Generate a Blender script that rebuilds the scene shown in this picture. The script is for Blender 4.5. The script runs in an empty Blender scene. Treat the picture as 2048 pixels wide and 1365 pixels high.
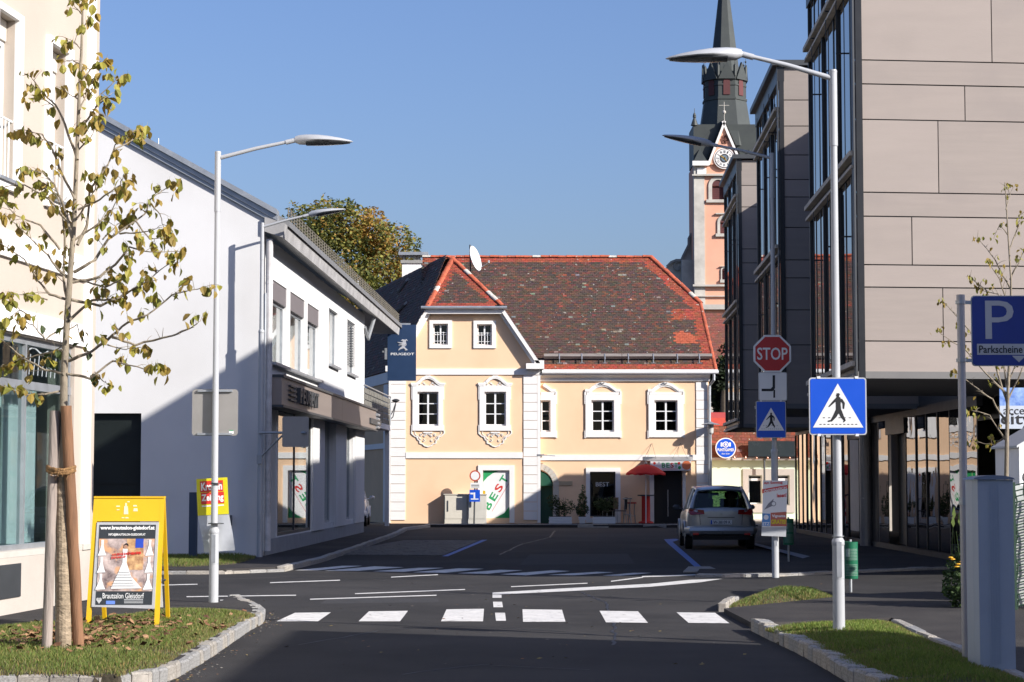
import bpy, bmesh, math, random
from math import sin, cos, tan, atan2, pi, sqrt, radians
from mathutils import Vector as V, Matrix, noise
random.seed(7)
R = random.random
def ru(a, b): return a + (b - a) * random.random()
S = bpy.context.scene
COL = S.collection

# ---------------------------------------------------------------- camera, sky, sun, exposure
EYE = 1.63; FPX = 4100.0; HOR = 965.0
TH = math.atan((HOR - 682.5) / FPX)
cd = bpy.data.cameras.new('camera'); cam = bpy.data.objects.new('camera', cd); COL.objects.link(cam)
cam.location = (0, 0, EYE); cam.rotation_euler = (pi / 2 + TH, 0, 0)
cd.sensor_width = 36; cd.lens = 36 * FPX / 2048; cd.clip_start = .1; cd.clip_end = 3000
S.camera = cam
AZ = radians(57); EL = radians(27.8)
w = bpy.data.worlds.new('World'); S.world = w; w.use_nodes = True
nt = w.node_tree; nt.nodes.clear()
sk = nt.nodes.new('ShaderNodeTexSky'); sk.sky_type = 'NISHITA'; sk.sun_disc = False
sk.sun_elevation = EL; sk.sun_rotation = pi - AZ; sk.altitude = 350; sk.air_density = 1.3; sk.dust_density = 3.0; sk.ozone_density = 4.0
bg = nt.nodes.new('ShaderNodeBackground'); bg.inputs[1].default_value = .075
wo = nt.nodes.new('ShaderNodeOutputWorld')
wb = nt.nodes.new('ShaderNodeMix'); wb.data_type = 'RGBA'; wb.blend_type = 'MULTIPLY'; wb.inputs[0].default_value = 1; wb.inputs[7].default_value = (.955, 1.0, 1.30, 1)   # camera white balance of the sky
nt.links.new(sk.outputs[0], wb.inputs[6]); nt.links.new(wb.outputs[2], bg.inputs[0]); nt.links.new(bg.outputs[0], wo.inputs[0])
sl = bpy.data.lights.new('sun', 'SUN'); sl.energy = 5.0; sl.angle = radians(.53); sl.color = (1, .95, .89)
so = bpy.data.objects.new('sun', sl); COL.objects.link(so)
sd = V((sin(AZ) * cos(EL), -cos(AZ) * cos(EL), sin(EL)))
so.rotation_euler = sd.to_track_quat('Z', 'Y').to_euler(); so.location = (30, -20, 40)
vs = S.view_settings; vs.view_transform = 'Standard'; vs.look = 'None'; vs.exposure = .72; vs.gamma = 1; vs.use_curve_mapping = False
S.cycles.max_bounces = 8; S.cycles.transparent_max_bounces = 12

# ---------------------------------------------------------------- pixel geometry (pixels of the 2048 wide photograph)
def ray(px, py):
    a = (px - 1024) / FPX; b = (682.5 - py) / FPX
    return V((a, cos(TH) - b * sin(TH), sin(TH) + b * cos(TH)))
def P(px, py, Y):
    d = ray(px, py); t = Y / d.y
    return V((d.x * t, Y, EYE + d.z * t))
def G(px, py, z=0.0):
    d = ray(px, py); t = (z - EYE) / d.z
    return V((d.x * t, d.y * t, z))
class Face:
    """a vertical wall plane: O origin (xy), U horizontal direction, N outward normal"""
    def __init__(s, O, U, flip=False):
        s.O = V((O[0], O[1], 0)); s.U = V((U[0], U[1], 0)).normalized()
        s.N = V((s.U.y, -s.U.x, 0))
        if flip: s.N = -s.N
    def uz(s, px, py):
        d = ray(px, py); o = V((0, 0, EYE))
        t = (s.O - o).dot(s.N) / d.dot(s.N); p = o + d * t
        return (p - s.O).dot(s.U), p.z
    def pt(s, u, z, d=0.0): return s.O + s.U * u + V((0, 0, z)) + s.N * d
def isect(px, py, p0, n):
    d = ray(px, py); o = V((0, 0, EYE)); return o + d * ((p0 - o).dot(n) / d.dot(n))

# ---------------------------------------------------------------- materials
MT = {}
def mat(name, col, rough=.7, metal=0, var=.08, vs=3.0, bump=0, bs=40, col2=None, spec=.5, attr=False, coat=0, emit=0, stretch=None, transl=0, dirt=None):
    if name in MT: return MT[name]
    m = bpy.data.materials.new(name); m.use_nodes = True; n = m.node_tree; N = n.nodes; L = n.links
    b = N['Principled BSDF']; b.inputs['Roughness'].default_value = rough; b.inputs['Metallic'].default_value = metal
    b.inputs['Specular IOR Level'].default_value = spec
    if coat: b.inputs['Coat Weight'].default_value = coat; b.inputs['Coat Roughness'].default_value = .05
    tc = N.new('ShaderNodeTexCoord'); vec = tc.outputs['Object']
    if stretch:
        mp = N.new('ShaderNodeMapping'); mp.inputs['Scale'].default_value = stretch; L.new(vec, mp.inputs[0]); vec = mp.outputs[0]
    c2 = col2 if col2 else tuple(max(0, c * (1 - var * 2)) for c in col)
    no = N.new('ShaderNodeTexNoise'); no.inputs['Scale'].default_value = vs; no.inputs['Detail'].default_value = 6; no.inputs['Roughness'].default_value = .62
    L.new(vec, no.inputs['Vector'])
    mr = N.new('ShaderNodeMapRange'); mr.inputs[1].default_value = .3; mr.inputs[2].default_value = .7; L.new(no.outputs[0], mr.inputs[0])
    mx = N.new('ShaderNodeMix'); mx.data_type = 'RGBA'; L.new(mr.outputs[0], mx.inputs[0])
    mx.inputs[6].default_value = (*c2, 1); mx.inputs[7].default_value = (*col, 1)
    out = mx.outputs[2]
    if attr:
        at = N.new('ShaderNodeAttribute'); at.attribute_name = 'Col'
        m2 = N.new('ShaderNodeMix'); m2.data_type = 'RGBA'; m2.blend_type = 'MULTIPLY'; m2.inputs[0].default_value = 1
        L.new(at.outputs[0], m2.inputs[6]); L.new(out, m2.inputs[7]); out = m2.outputs[2]
    if dirt:      # (colour, scale, low, high)
        n2 = N.new('ShaderNodeTexNoise'); n2.inputs['Scale'].default_value = dirt[1]; n2.inputs['Detail'].default_value = 5
        L.new(tc.outputs['Object'], n2.inputs['Vector'])
        r2 = N.new('ShaderNodeMapRange'); r2.inputs[1].default_value = dirt[2]; r2.inputs[2].default_value = dirt[3]; L.new(n2.outputs[0], r2.inputs[0])
        m3 = N.new('ShaderNodeMix'); m3.data_type = 'RGBA'; L.new(r2.outputs[0], m3.inputs[0]); L.new(out, m3.inputs[6]); m3.inputs[7].default_value = (*dirt[0], 1); out = m3.outputs[2]
    L.new(out, b.inputs['Base Color'])
    rr = N.new('ShaderNodeMapRange'); rr.inputs[3].default_value = max(.02, rough - .08); rr.inputs[4].default_value = min(1, rough + .08); L.new(no.outputs[0], rr.inputs[0]); L.new(rr.outputs[0], b.inputs['Roughness'])
    if bump:
        nb = N.new('ShaderNodeTexNoise'); nb.inputs['Scale'].default_value = bs; nb.inputs['Detail'].default_value = 4; L.new(vec, nb.inputs['Vector'])
        bp = N.new('ShaderNodeBump'); bp.inputs['Strength'].default_value = bump; bp.inputs['Distance'].default_value = .02
        L.new(nb.outputs[0], bp.inputs['Height']); L.new(bp.outputs[0], b.inputs['Normal'])
    if transl:
        tr = N.new('ShaderNodeBsdfTranslucent'); L.new(out, tr.inputs[0]); ms = N.new('ShaderNodeMixShader'); ms.inputs[0].default_value = transl
        L.new(b.outputs[0], ms.inputs[1]); L.new(tr.outputs[0], ms.inputs[2]); L.new(ms.outputs[0], N['Material Output'].inputs[0])
    if emit: b.inputs['Emission Color'].default_value = (*col, 1); b.inputs['Emission Strength'].default_value = emit
    MT[name] = m; return m
def glassm(name, tint=(.6, .65, .65), refl=1.0, ior=1.5, wav=0.0):
    if name in MT: return MT[name]
    m = bpy.data.materials.new(name); m.use_nodes = True; n = m.node_tree; N = n.nodes; L = n.links
    N.remove(N['Principled BSDF'])
    g = N.new('ShaderNodeBsdfGlossy'); g.inputs['Roughness'].default_value = .01; g.inputs['Color'].default_value = (refl, refl, refl, 1)
    t = N.new('ShaderNodeBsdfTransparent'); t.inputs[0].default_value = (*tint, 1)
    # Schlick's reflectance, the same on both faces of the thin pane
    lw = N.new('ShaderNodeLayerWeight'); lw.inputs[0].default_value = .5
    pw = N.new('ShaderNodeMath'); pw.operation = 'POWER'; pw.inputs[1].default_value = 5; L.new(lw.outputs['Facing'], pw.inputs[0])
    f0 = ((ior - 1) / (ior + 1)) ** 2; mm = N.new('ShaderNodeMath'); mm.operation = 'MULTIPLY_ADD'; mm.inputs[1].default_value = 1 - f0; mm.inputs[2].default_value = f0; mm.use_clamp = True
    L.new(pw.outputs[0], mm.inputs[0])
    x = N.new('ShaderNodeMixShader'); L.new(mm.outputs[0], x.inputs[0]); L.new(t.outputs[0], x.inputs[1]); L.new(g.outputs[0], x.inputs[2])
    L.new(x.outputs[0], N['Material Output'].inputs[0])
    if wav:
        no = N.new('ShaderNodeTexNoise'); no.inputs['Scale'].default_value = .7; tc = N.new('ShaderNodeTexCoord'); L.new(tc.outputs['Object'], no.inputs['Vector'])
        bp = N.new('ShaderNodeBump'); bp.inputs['Strength'].default_value = wav; bp.inputs['Distance'].default_value = .05; L.new(no.outputs[0], bp.inputs['Height']); L.new(bp.outputs[0], g.inputs['Normal'])
    MT[name] = m; return m

WHITE = mat('white render', (.635, .63, .62), .85, var=.03, vs=.5, bump=.15, bs=60, dirt=((.53, .52, .50), .35, .52, .85))
WHITE2 = mat('white trim', (.75, .73, .70), .8, var=.04, vs=2, bump=.1, bs=50)
LAMPW = mat('lamp post grey white', (.40, .41, .42), .35, var=.05, vs=2)
WHITEP = mat('white painted metal', (.74, .75, .75), .35, var=.04, vs=2)
CREAM = mat('cream render', (.45, .385, .32), .85, var=.04, vs=.8, bump=.15, bs=70)
CREAML = mat('pale cream plinth', (.47, .42, .365), .85, var=.07, vs=1.2, bump=.2, bs=60)
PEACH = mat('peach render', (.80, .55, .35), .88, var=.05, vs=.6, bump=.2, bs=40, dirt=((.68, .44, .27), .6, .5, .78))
PINK = mat('salmon tower render', (.70, .36, .24), .9, var=.08, vs=.3, bump=.1, dirt=((.55, .33, .24), .2, .55, .8))
STONEW = mat('weathered pale stone', (.55, .52, .46), .9, var=.2, vs=.5, bump=.2)
ASPH = mat('asphalt', (.041, .039, .0385), .9, var=.2, vs=1.3, bump=.35, bs=220, spec=.2, dirt=((.056, .053, .051), .22, .45, .75))
ASPH2 = mat('pavement asphalt', (.046, .042, .041), .9, var=.16, vs=2, bump=.35, bs=200, spec=.2, dirt=((.06, .055, .05), .5, .45, .75))
KERB = mat('granite kerb', (.40, .39, .37), .85, var=.28, vs=9, bump=.5, bs=60)
KERB2 = mat('granite kerb warm', (.47, .43, .37), .85, var=.28, vs=9, bump=.5, bs=60)
PAINT = mat('road paint', (.70, .68, .64), .75, var=.14, vs=5, bump=.3, bs=90, dirt=((.22, .21, .20), 9, .60, .70))
BLUEP = mat('blue road paint', (.05, .16, .48), .7, var=.15, vs=6)
SOIL = mat('soil', (.075, .06, .035), .95, var=.3, vs=6, bump=.6, bs=30)
GRASS = mat('grass blades', (1, 1, 1), .7, var=.1, vs=3, attr=True, transl=.25)
LITTER = mat('dry leaves', (1, 1, 1), .8, var=.15, vs=20, attr=True)
TILE = mat('roof tiles', (1, 1, 1), .85, var=.22, vs=9, bump=.3, bs=60, attr=True, dirt=((.36, .34, .29), 8, .675, .70))
TILER = mat('red ridge tiles', (.42, .10, .05), .85, var=.2, vs=5, bump=.2, bs=40)
UNDER = mat('roof underlay', (.035, .022, .018), .95)
METAL = mat('galvanised metal', (.42, .44, .46), .45, .6, var=.12, vs=4)
METALD = mat('dark metal', (.06, .065, .07), .5, .3, var=.1)
SIGNBACK = mat('sign back aluminium', (.30, .285, .265), .55, .25, var=.08, vs=2)
SPIRE = mat('dark spire sheet', (.034, .04, .04), .6, .2, var=.3, vs=.6, col2=(.048, .056, .05))
PANEL = mat('fibre cement panel', (.30, .256, .226), .8, var=.05, vs=1.2, bump=.08, bs=30, stretch=(.5, .5, 4), dirt=((.25, .215, .195), .8, .5, .8))
PANELS = [PANEL, mat('fibre cement panel darker', (.285, .243, .214), .75, var=.06, vs=1.6, bump=.08, bs=30, stretch=(.4, .4, 5), dirt=((.24, .205, .185), 1.1, .5, .8)), mat('fibre cement panel lighter', (.315, .27, .24), .85, var=.05, vs=1.0, bump=.08, bs=30, stretch=(.6, .6, 3), dirt=((.26, .225, .2), .6, .5, .8))]
PANELB = mat('joint black', (.015, .015, .017), .8)
FRAMEB = mat('black window frame', (.02, .021, .023), .45, var=.1)
CONC = mat('concrete grey', (.30, .29, .27), .9, var=.15, vs=3, bump=.3, bs=50)
SOFF = mat('soffit grey', (.16, .155, .15), .8, var=.06)
WOODL = mat('light timber rail', (.62, .52, .40), .8, var=.2, vs=4)
INT = mat('room darkness', (.03, .03, .03), .9)
INT2 = mat('room grey', (.22, .23, .22), .9, var=.3, vs=.8)
GLASSD = glassm('window glass', (.35, .38, .36))
GLASSM = glassm('mirror curtain glass', (.10, .11, .12), .92, 3.0)
GLASSG = glassm('ground floor glass', (.16, .16, .16), .95, 2.6, wav=.12)
GLASSC = glassm('curtain window glass', (.88, .90, .90), 1, 1.2)
GLASSS = glassm('shop glass', (.72, .80, .80), 1, 1.5)
BARK = mat('young bark', (.30, .25, .18), .9, var=.25, vs=14, bump=.5, bs=50, stretch=(1, 1, .4))
BARKD = mat('dark bark', (.09, .07, .05), .95, var=.25, vs=8)
WRAP = mat('jute wrapped trunk', (.40, .31, .21), .95, var=.28, vs=14, bump=.8, bs=24, stretch=(1, 1, 1.6))
STAKEA = mat('weathered timber stake', (.36, .30, .26), .9, var=.25, vs=10, bump=.5, bs=30, stretch=(2, 2, .2))
STAKEB = mat('brown timber stake', (.26, .13, .065), .85, var=.25, vs=9, bump=.4, bs=30, stretch=(2, 2, .2))
ROPE = mat('coir rope', (.33, .18, .07), .95, var=.3, vs=30, bump=.8, bs=80)
BLACK = mat('black print', (.012, .012, .014), .6)
RED = mat('sign red', (.45, .015, .015), .4, var=.05)
REDB = mat('bright red', (.60, .03, .02), .5)
BLUE = mat('sign blue', (.006, .075, .52), .38, var=.03)
BLUED = mat('sign navy', (.013, .036, .24), .4)
NAVY = mat('banner navy', (.012, .035, .09), .45)
SWHITE = mat('sign white', (.72, .72, .71), .4, var=.03)
SGREY = mat('sign edge grey', (.45, .46, .47), .5)
YEL = mat('yellow board', (.66, .40, .008), .45, var=.04)
YEL2 = mat('yellow plate', (.62, .56, .01), .45)
GREEN = mat('bin green', (.012, .14, .07), .45, var=.1)
GREENP = mat('print green', (.02, .30, .10), .5)
MINT = mat('pale green render', (.62, .72, .54), .9, var=.04, vs=1)
SHING = mat('brown red shingle', (.20, .06, .035), .9, var=.25, vs=4)
CABG = mat('cabinet grey', (.33, .375, .44), .5, .1, var=.05)
CABB = mat('cabinet beige', (.60, .56, .47), .6, var=.05)
UMB = mat('red parasol cloth', (.62, .02, .015), .8, var=.08, transl=.15)
SILV = mat('silver car paint', (.42, .42, .41), .3, .55, var=.03, coat=.6)
RUBB = mat('rubber', (.02, .02, .02), .85)
CLEARP = mat('clear plastic bag', (.62, .64, .66), .3, transl=.4)

# ---------------------------------------------------------------- mesh builder
ORG = {}
class MB:
    def __init__(s): s.v = []; s.f = []; s.m = []; s.c = []; s.hascol = False; s.cc = (1, 1, 1); s.marks = []
    def add(s, pts, faces, m=0, col=None):
        s.marks.append((len(s.v), len(s.f))); b = len(s.v); s.v += [tuple(p) for p in pts]
        for f in faces: s.f.append(tuple(b + i for i in f)); s.m.append(m); s.c.append(col or s.cc)
        if col: s.hascol = True
        return s
    def poly(s, pts, m=0, col=None): return s.add(pts, [tuple(range(len(pts)))], m, col)
    def hexa(s, p, m=0, col=None):   # 8 points: bottom 4 ccw, top 4 ccw
        return s.add(p, [(3, 2, 1, 0), (4, 5, 6, 7), (0, 1, 5, 4), (1, 2, 6, 5), (2, 3, 7, 6), (3, 0, 4, 7)], m, col)
    def box(s, x0, x1, y0, y1, z0, z1, m=0, col=None):
        return s.hexa([(x0, y0, z0), (x1, y0, z0), (x1, y1, z0), (x0, y1, z0), (x0, y0, z1), (x1, y0, z1), (x1, y1, z1), (x0, y1, z1)], m, col)
    def obox(s, O, A, B, C, m=0, col=None):
        O = V(O); return s.hexa([O, O + A, O + A + B, O + B, O + C, O + A + C, O + A + B + C, O + B + C], m, col)
    def fbox(s, F, u0, u1, z0, z1, d0, d1, m=0):  # box on a Face
        s.hexa([F.pt(u0, z0, d1), F.pt(u1, z0, d1), F.pt(u1, z0, d0), F.pt(u0, z0, d0), F.pt(u0, z1, d1), F.pt(u1, z1, d1), F.pt(u1, z1, d0), F.pt(u0, z1, d0)], m); return s
    def prism(s, pts, ext, m=0, col=None):
        n = len(pts); pts = [V(p) for p in pts]; e = V(ext)
        s.add(pts + [p + e for p in pts], [tuple(range(n - 1, -1, -1)), tuple(range(n, 2 * n))] + [(i, (i + 1) % n, n + (i + 1) % n, n + i) for i in range(n)], m, col); return s
    def tube(s, path, rad, n=8, m=0, caps=True, col=None):
        path = [V(p) for p in path]; k = len(path)
        if not hasattr(rad, '__len__'): rad = [rad] * k
        vs = []; ref = None
        for i, p in enumerate(path):
            t = (path[min(i + 1, k - 1)] - path[max(i - 1, 0)]).normalized()
            if ref is None: ref = V((0, 0, 1)) if abs(t.z) < .9 else V((1, 0, 0))
            a = t.cross(ref).normalized(); b = t.cross(a).normalized(); ref = -b if False else ref
            for j in range(n):
                th = 2 * pi * j / n; vs.append(p + (a * cos(th) + b * sin(th)) * rad[i])
        fs = []
        for i in range(k - 1):
            for j in range(n):
                j2 = (j + 1) % n; fs.append((i * n + j, (i + 1) * n + j, (i + 1) * n + j2, i * n + j2))
        if caps: fs.append(tuple(range(n))); fs.append(tuple(range((k - 1) * n + n - 1, (k - 1) * n - 1, -1)))
        return s.add(vs, fs, m, col)
    def cyl(s, p0, p1, r0, r1=None, n=12, m=0): return s.tube([p0, p1], [r0, r0 if r1 is None else r1], n, m)
    def lathe(s, prof, c, n=16, m=0, sx=1, sy=1):
        c = V(c); vs = []
        for r, z in prof:
            for j in range(n): vs.append(c + V((r * sx * cos(2 * pi * j / n), r * sy * sin(2 * pi * j / n), z)))
        fs = [(i * n + j, i * n + (j + 1) % n, (i + 1) * n + (j + 1) % n, (i + 1) * n + j) for i in range(len(prof) - 1) for j in range(n)]
        fs.append(tuple(range(n - 1, -1, -1))); fs.append(tuple(range((len(prof) - 1) * n, len(prof) * n)))
        return s.add(vs, fs, m)
    def disc(s, c, A, B, r, depth, n=24, m=0):
        c = V(c); Nn = A.cross(B).normalized()
        return s.prism([c + A * (r * cos(2 * pi * j / n)) + B * (r * sin(2 * pi * j / n)) for j in range(n)], Nn * depth, m)
    def slab(s, F, u0, u1, z0, z1, ops, t, m=0, d=0):     # wall slab with rectangular openings
        us = sorted(set([u0, u1] + [min(max(q, u0), u1) for o in ops for q in o[:2]])); zs = sorted(set([z0, z1] + [min(max(q, z0), z1) for o in ops for q in o[2:4]]))
        def op(i, j):
            if i < 0 or j < 0 or i >= len(us) - 1 or j >= len(zs) - 1: return True
            a = (us[i] + us[i + 1]) / 2; b = (zs[j] + zs[j + 1]) / 2
            return any(o[0] < a < o[1] and o[2] < b < o[3] for o in ops)
        for i in range(len(us) - 1):
            for j in range(len(zs) - 1):
                if op(i, j): continue
                a, b, c, e = us[i], us[i + 1], zs[j], zs[j + 1]; p = F.pt
                s.poly([p(a, c, d), p(b, c, d), p(b, e, d), p(a, e, d)], m); s.poly([p(a, c, d - t), p(a, e, d - t), p(b, e, d - t), p(b, c, d - t)], m)
                if op(i - 1, j): s.poly([p(a, c, d - t), p(a, c, d), p(a, e, d), p(a, e, d - t)], m)
                if op(i + 1, j): s.poly([p(b, c, d), p(b, c, d - t), p(b, e, d - t), p(b, e, d)], m)
                if op(i, j - 1): s.poly([p(a, c, d - t), p(b, c, d - t), p(b, c, d), p(a, c, d)], m)
                if op(i, j + 1): s.poly([p(a, e, d), p(b, e, d), p(b, e, d - t), p(a, e, d - t)], m)
        return s
    def strip(s, F, pts, wd, dp, m=0, d=0.0):    # moulding following 2D points (u,z) on a wall
        for (a, b) in zip(pts[:-1], pts[1:]):
            du, dz = b[0] - a[0], b[1] - a[1]; l = sqrt(du * du + dz * dz) or 1; nu, nz = -dz / l * wd / 2, du / l * wd / 2
            eu, ez = du / l * wd * .25, dz / l * wd * .25
            q = [(a[0] - eu + nu, a[1] - ez + nz), (a[0] - eu - nu, a[1] - ez - nz), (b[0] + eu - nu, b[1] + ez - nz), (b[0] + eu + nu, b[1] + ez + nz)]
            s.prism([F.pt(x, z, d) for x, z in q], F.N * (dp * ru(.93, 1.07)), m)
        return s
    def text(s, body, C, U, Vv, wd, ht, m=0, depth=.004, bold=0.0, shear=0, align='C'):
        me = textmesh(body, bold, shear); U = V(U).normalized(); Vv = V(Vv).normalized(); Nn = U.cross(Vv).normalized()
        vs, fs, (x0, x1, y0, y1) = me; sx = (wd / (x1 - x0)) if wd else (ht / (y1 - y0)); sy = ht / (y1 - y0)
        cx = (x0 + x1) / 2; cy = (y0 + y1) / 2
        if align == 'L': cx = x0
        C = V(C); s.add([C + U * ((x - cx) * sx) + Vv * ((y - cy) * sy) + Nn * (z * depth) for x, y, z in vs], fs, m); return s
    def parts(s, name, mats, parent):        # every shape added becomes an object of its own
        marks = s.marks + [(len(s.v), len(s.f))]; out = []
        for (v0, f0), (v1, f1) in zip(marks[:-1], marks[1:]):
            b = MB(); b.v = s.v[v0:v1]; b.f = [tuple(i - v0 for i in f) for f in s.f[f0:f1]]; b.m = s.m[f0:f1]; b.c = s.c[f0:f1]; b.hascol = s.hascol; out.append(b.build(name, mats, parent))
        return out
    def build(s, name, mats, parent=None, smooth=False, origin=None, local=False):
        o0 = V((0, 0, 0))
        if parent is not None and not local: o0 = ORG[parent.name]
        elif origin is not None: o0 = V(origin)
        me = bpy.data.meshes.new(name); me.from_pydata([(x - o0.x, y - o0.y, z - o0.z) for x, y, z in s.v], [], s.f)
        if not isinstance(mats, (list, tuple)): mats = [mats]
        for q in mats: me.materials.append(q)
        if len(mats) > 1: me.polygons.foreach_set('material_index', s.m)
        if smooth: me.polygons.foreach_set('use_smooth', [True] * len(s.f))
        if s.hascol:
            ca = me.color_attributes.new('Col', 'FLOAT_COLOR', 'CORNER'); buf = []
            for p, c in zip(me.polygons, s.c): buf += list((*c, 1)) * p.loop_total
            ca.data.foreach_set('color', buf)
        if smooth:
            bm = bmesh.new(); bm.from_mesh(me); bmesh.ops.recalc_face_normals(bm, faces=bm.faces)
            for e in bm.edges:
                if len(e.link_faces) == 2 and e.calc_face_angle(0) > .7: e.smooth = False
            bm.to_mesh(me); bm.free()
        ob = bpy.data.objects.new(name, me); COL.objects.link(ob)
        if parent is not None: ob.parent = parent; ORG[ob.name] = o0
        else: ob.location = o0; ORG[ob.name] = o0
        return ob
TM = {}
def textmesh(body, bold, shear):
    k = (body, bold, shear)
    if k in TM: return TM[k]
    cu = bpy.data.curves.new('text', 'FONT'); cu.body = body; cu.extrude = .5; cu.offset = bold; cu.resolution_u = 3; cu.shear = shear
    ob = bpy.data.objects.new('text', cu); COL.objects.link(ob); bpy.context.view_layer.update()
    me = bpy.data.meshes.new_from_object(ob.evaluated_get(bpy.context.evaluated_depsgraph_get()))
    vs = [(v.co.x, v.co.y, v.co.z + .5) for v in me.vertices]; fs = [tuple(p.vertices) for p in me.polygons]
    xs = [v[0] for v in vs]; ys = [v[1] for v in vs]
    bpy.data.objects.remove(ob); bpy.data.curves.remove(cu); bpy.data.meshes.remove(me)
    TM[k] = (vs, fs, (min(xs), max(xs), min(ys), max(ys))); return TM[k]
def tag(o, label, cat, group=None, kind=None):
    if label: o['label'] = label
    if cat: o['category'] = cat
    if group: o['group'] = group
    if kind: o['kind'] = kind
    return o
def thing(name, label, cat, loc=(0, 0, 0), group=None):
    o = bpy.data.objects.new(name, None); COL.objects.link(o); o.location = loc; o.empty_display_size = .2; ORG[o.name] = V(loc)
    return tag(o, label, cat, group)
def struct(o): o['kind'] = 'structure'; return o
def stuff(o, label=None, cat=None): o['kind'] = 'stuff'; return tag(o, label, cat)
UP = V((0, 0, 1)); X = V((1, 0, 0)); Yv = V((0, 1, 0))
def inpoly(x, y, poly):
    c = False; j = len(poly) - 1
    for i in range(len(poly)):
        xi, yi = poly[i][0], poly[i][1]; xj, yj = poly[j][0], poly[j][1]
        if (yi > y) != (yj > y) and x < (xj - xi) * (y - yi) / (yj - yi + 1e-12) + xi: c = not c
        j = i
    return c
def edge_dist(x, y, poly):
    d = 1e9
    for i in range(len(poly)):
        a = V(poly[i][:2]); b = V(poly[(i + 1) % len(poly)][:2]); p = V((x, y)); ab = b - a
        t = max(0, min(1, (p - a).dot(ab) / (ab.dot(ab) + 1e-9))); d = min(d, (p - a - ab * t).length)
    return d
# ---------------------------------------------------------------- ground, road, pavements, kerbs, markings
g = MB(); g.poly([(-400, -60, 0), (400, -60, 0), (400, 900, 0), (-400, 900, 0)]); ROAD = struct(g.build('road', ASPH))
def flat(name, pts, z, m, parent=None, thick=0.0):
    b = MB(); q = [V((p[0], p[1], z)) for p in pts]
    # make counter-clockwise
    ar = sum(q[i].x * q[(i + 1) % len(q)].y - q[(i + 1) % len(q)].x * q[i].y for i in range(len(q)))
    if ar < 0: q.reverse()
    if thick: b.prism([p - UP * thick for p in q], UP * thick)
    else: b.poly(q)
    o = b.build(name, m, parent)
    if parent is None: struct(o)
    return o
HP = .12
# stone pieces shared by all kerbs
def stone_mesh(seed, m):
    rr = random.Random(seed); b = MB(); e = .06
    pts = [(0, 0, 0), (1, 0, 0), (1, 1, 0), (0, 1, 0), (0, 0, .86), (1, 0, .86), (1, 1, .9), (0, 1, .9), (.03, .1, 1), (.97, .1, 1), (.97, .95, 1), (.03, .95, 1)]
    pts = [(x + rr.uniform(-.012, .012), y + rr.uniform(-.05, .05), z + rr.uniform(-.05, .05) * (z > 0)) for x, y, z in pts]
    b.add(pts, [(0, 1, 5, 4), (1, 2, 6, 5), (2, 3, 7, 6), (3, 0, 4, 7), (4, 5, 9, 8), (5, 6, 10, 9), (6, 7, 11, 10), (7, 4, 8, 11), (8, 9, 10, 11)])
    o = b.build('kerb_stone', m); me = o.data; bpy.data.objects.remove(o); return me
STM = [stone_mesh(i, KERB if i % 2 else KERB2) for i in range(6)]
def kerb(name, path, w, h, L, mortar=True, hend=None):
    """path: ground points, stone body lies to the left of travel direction"""
    path = [V((p[0], p[1], 0)) for p in path]
    root = bpy.data.objects.new(name, None); COL.objects.link(root); ORG[root.name] = V((0, 0, 0)); struct(root)
    # resample
    seg = []; tot = 0
    for a, b in zip(path[:-1], path[1:]): seg.append((tot, a, b)); tot += (b - a).length
    def at(s):
        for (t0, a, b) in reversed(seg):
            if s >= t0 - 1e-6: return a + (b - a) * min(1, (s - t0) / max(1e-6, (b - a).length))
        return path[0]
    s = 0; mm = MB()
    while s < tot - .05:
        l = min(L * ru(.75, 1.25), tot - s); a = at(s + .008); b = at(s + l - .008); d = b - a
        hh = h if hend is None else h + (hend - h) * (s / tot)
        o = bpy.data.objects.new('kerb_stone', random.choice(STM)); COL.objects.link(o); o.parent = root
        o.location = (a.x, a.y, -.02); o.rotation_euler = (ru(-.01, .01), 0, atan2(d.y, d.x)); o.scale = (d.length, w * ru(.95, 1.03), hh + .02 + ru(-.006, .008))
        s += l
    # bedding mortar between the stones
    for (t0, a, b) in seg:
        d = (b - a).normalized(); n = V((-d.y, d.x, 0))
        q = [a + n * .012, b + n * .012, b + n * (w * .9), a + n * (w * .9)]
        hh = (h if hend is None else min(h, hend)) * .86
        mm.prism(q, UP * hh)
    mo = mm.build('mortar', mat('kerb mortar', (.42, .38, .33), .95, var=.2, vs=12), root)
    return root

# near left island (grass) --------------------------------------------------
def gp(px, py, z=0): p = G(px, py, z); return (p.x, p.y)
Lk = [gp(-330, 1392), gp(60, 1380), gp(200, 1383), gp(300, 1376), gp(352, 1358), gp(400, 1330), gp(450, 1297), gp(500, 1262), gp(526, 1248), gp(531, 1238), gp(520, 1228), gp(493, 1216), gp(478, 1208)]
Li_grass = [gp(-330, 1358, HP), gp(60, 1350, HP), gp(240, 1352, HP), gp(320, 1335, HP), gp(400, 1290, HP), gp(470, 1250, HP), gp(512, 1232, HP), gp(470, 1222, HP), gp(340, 1224, HP), gp(200, 1238, HP), gp(60, 1254, HP), gp(-330, 1280, HP)]
kerb('kerb', Lk, .15, HP, .24)
lp_poly = [(-30, gp(-330, 1392)[1] + .1)] + [(p[0] - .07, p[1] + .06) for p in Lk[:8]] + [(p[0] - .09, p[1]) for p in Lk[8:]] + [gp(440, 1204, HP), gp(330, 1198, HP), (-9, 26.9), (-30, 27.2)]
flat('left_pavement', lp_poly, HP, ASPH2, thick=.2)
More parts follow.
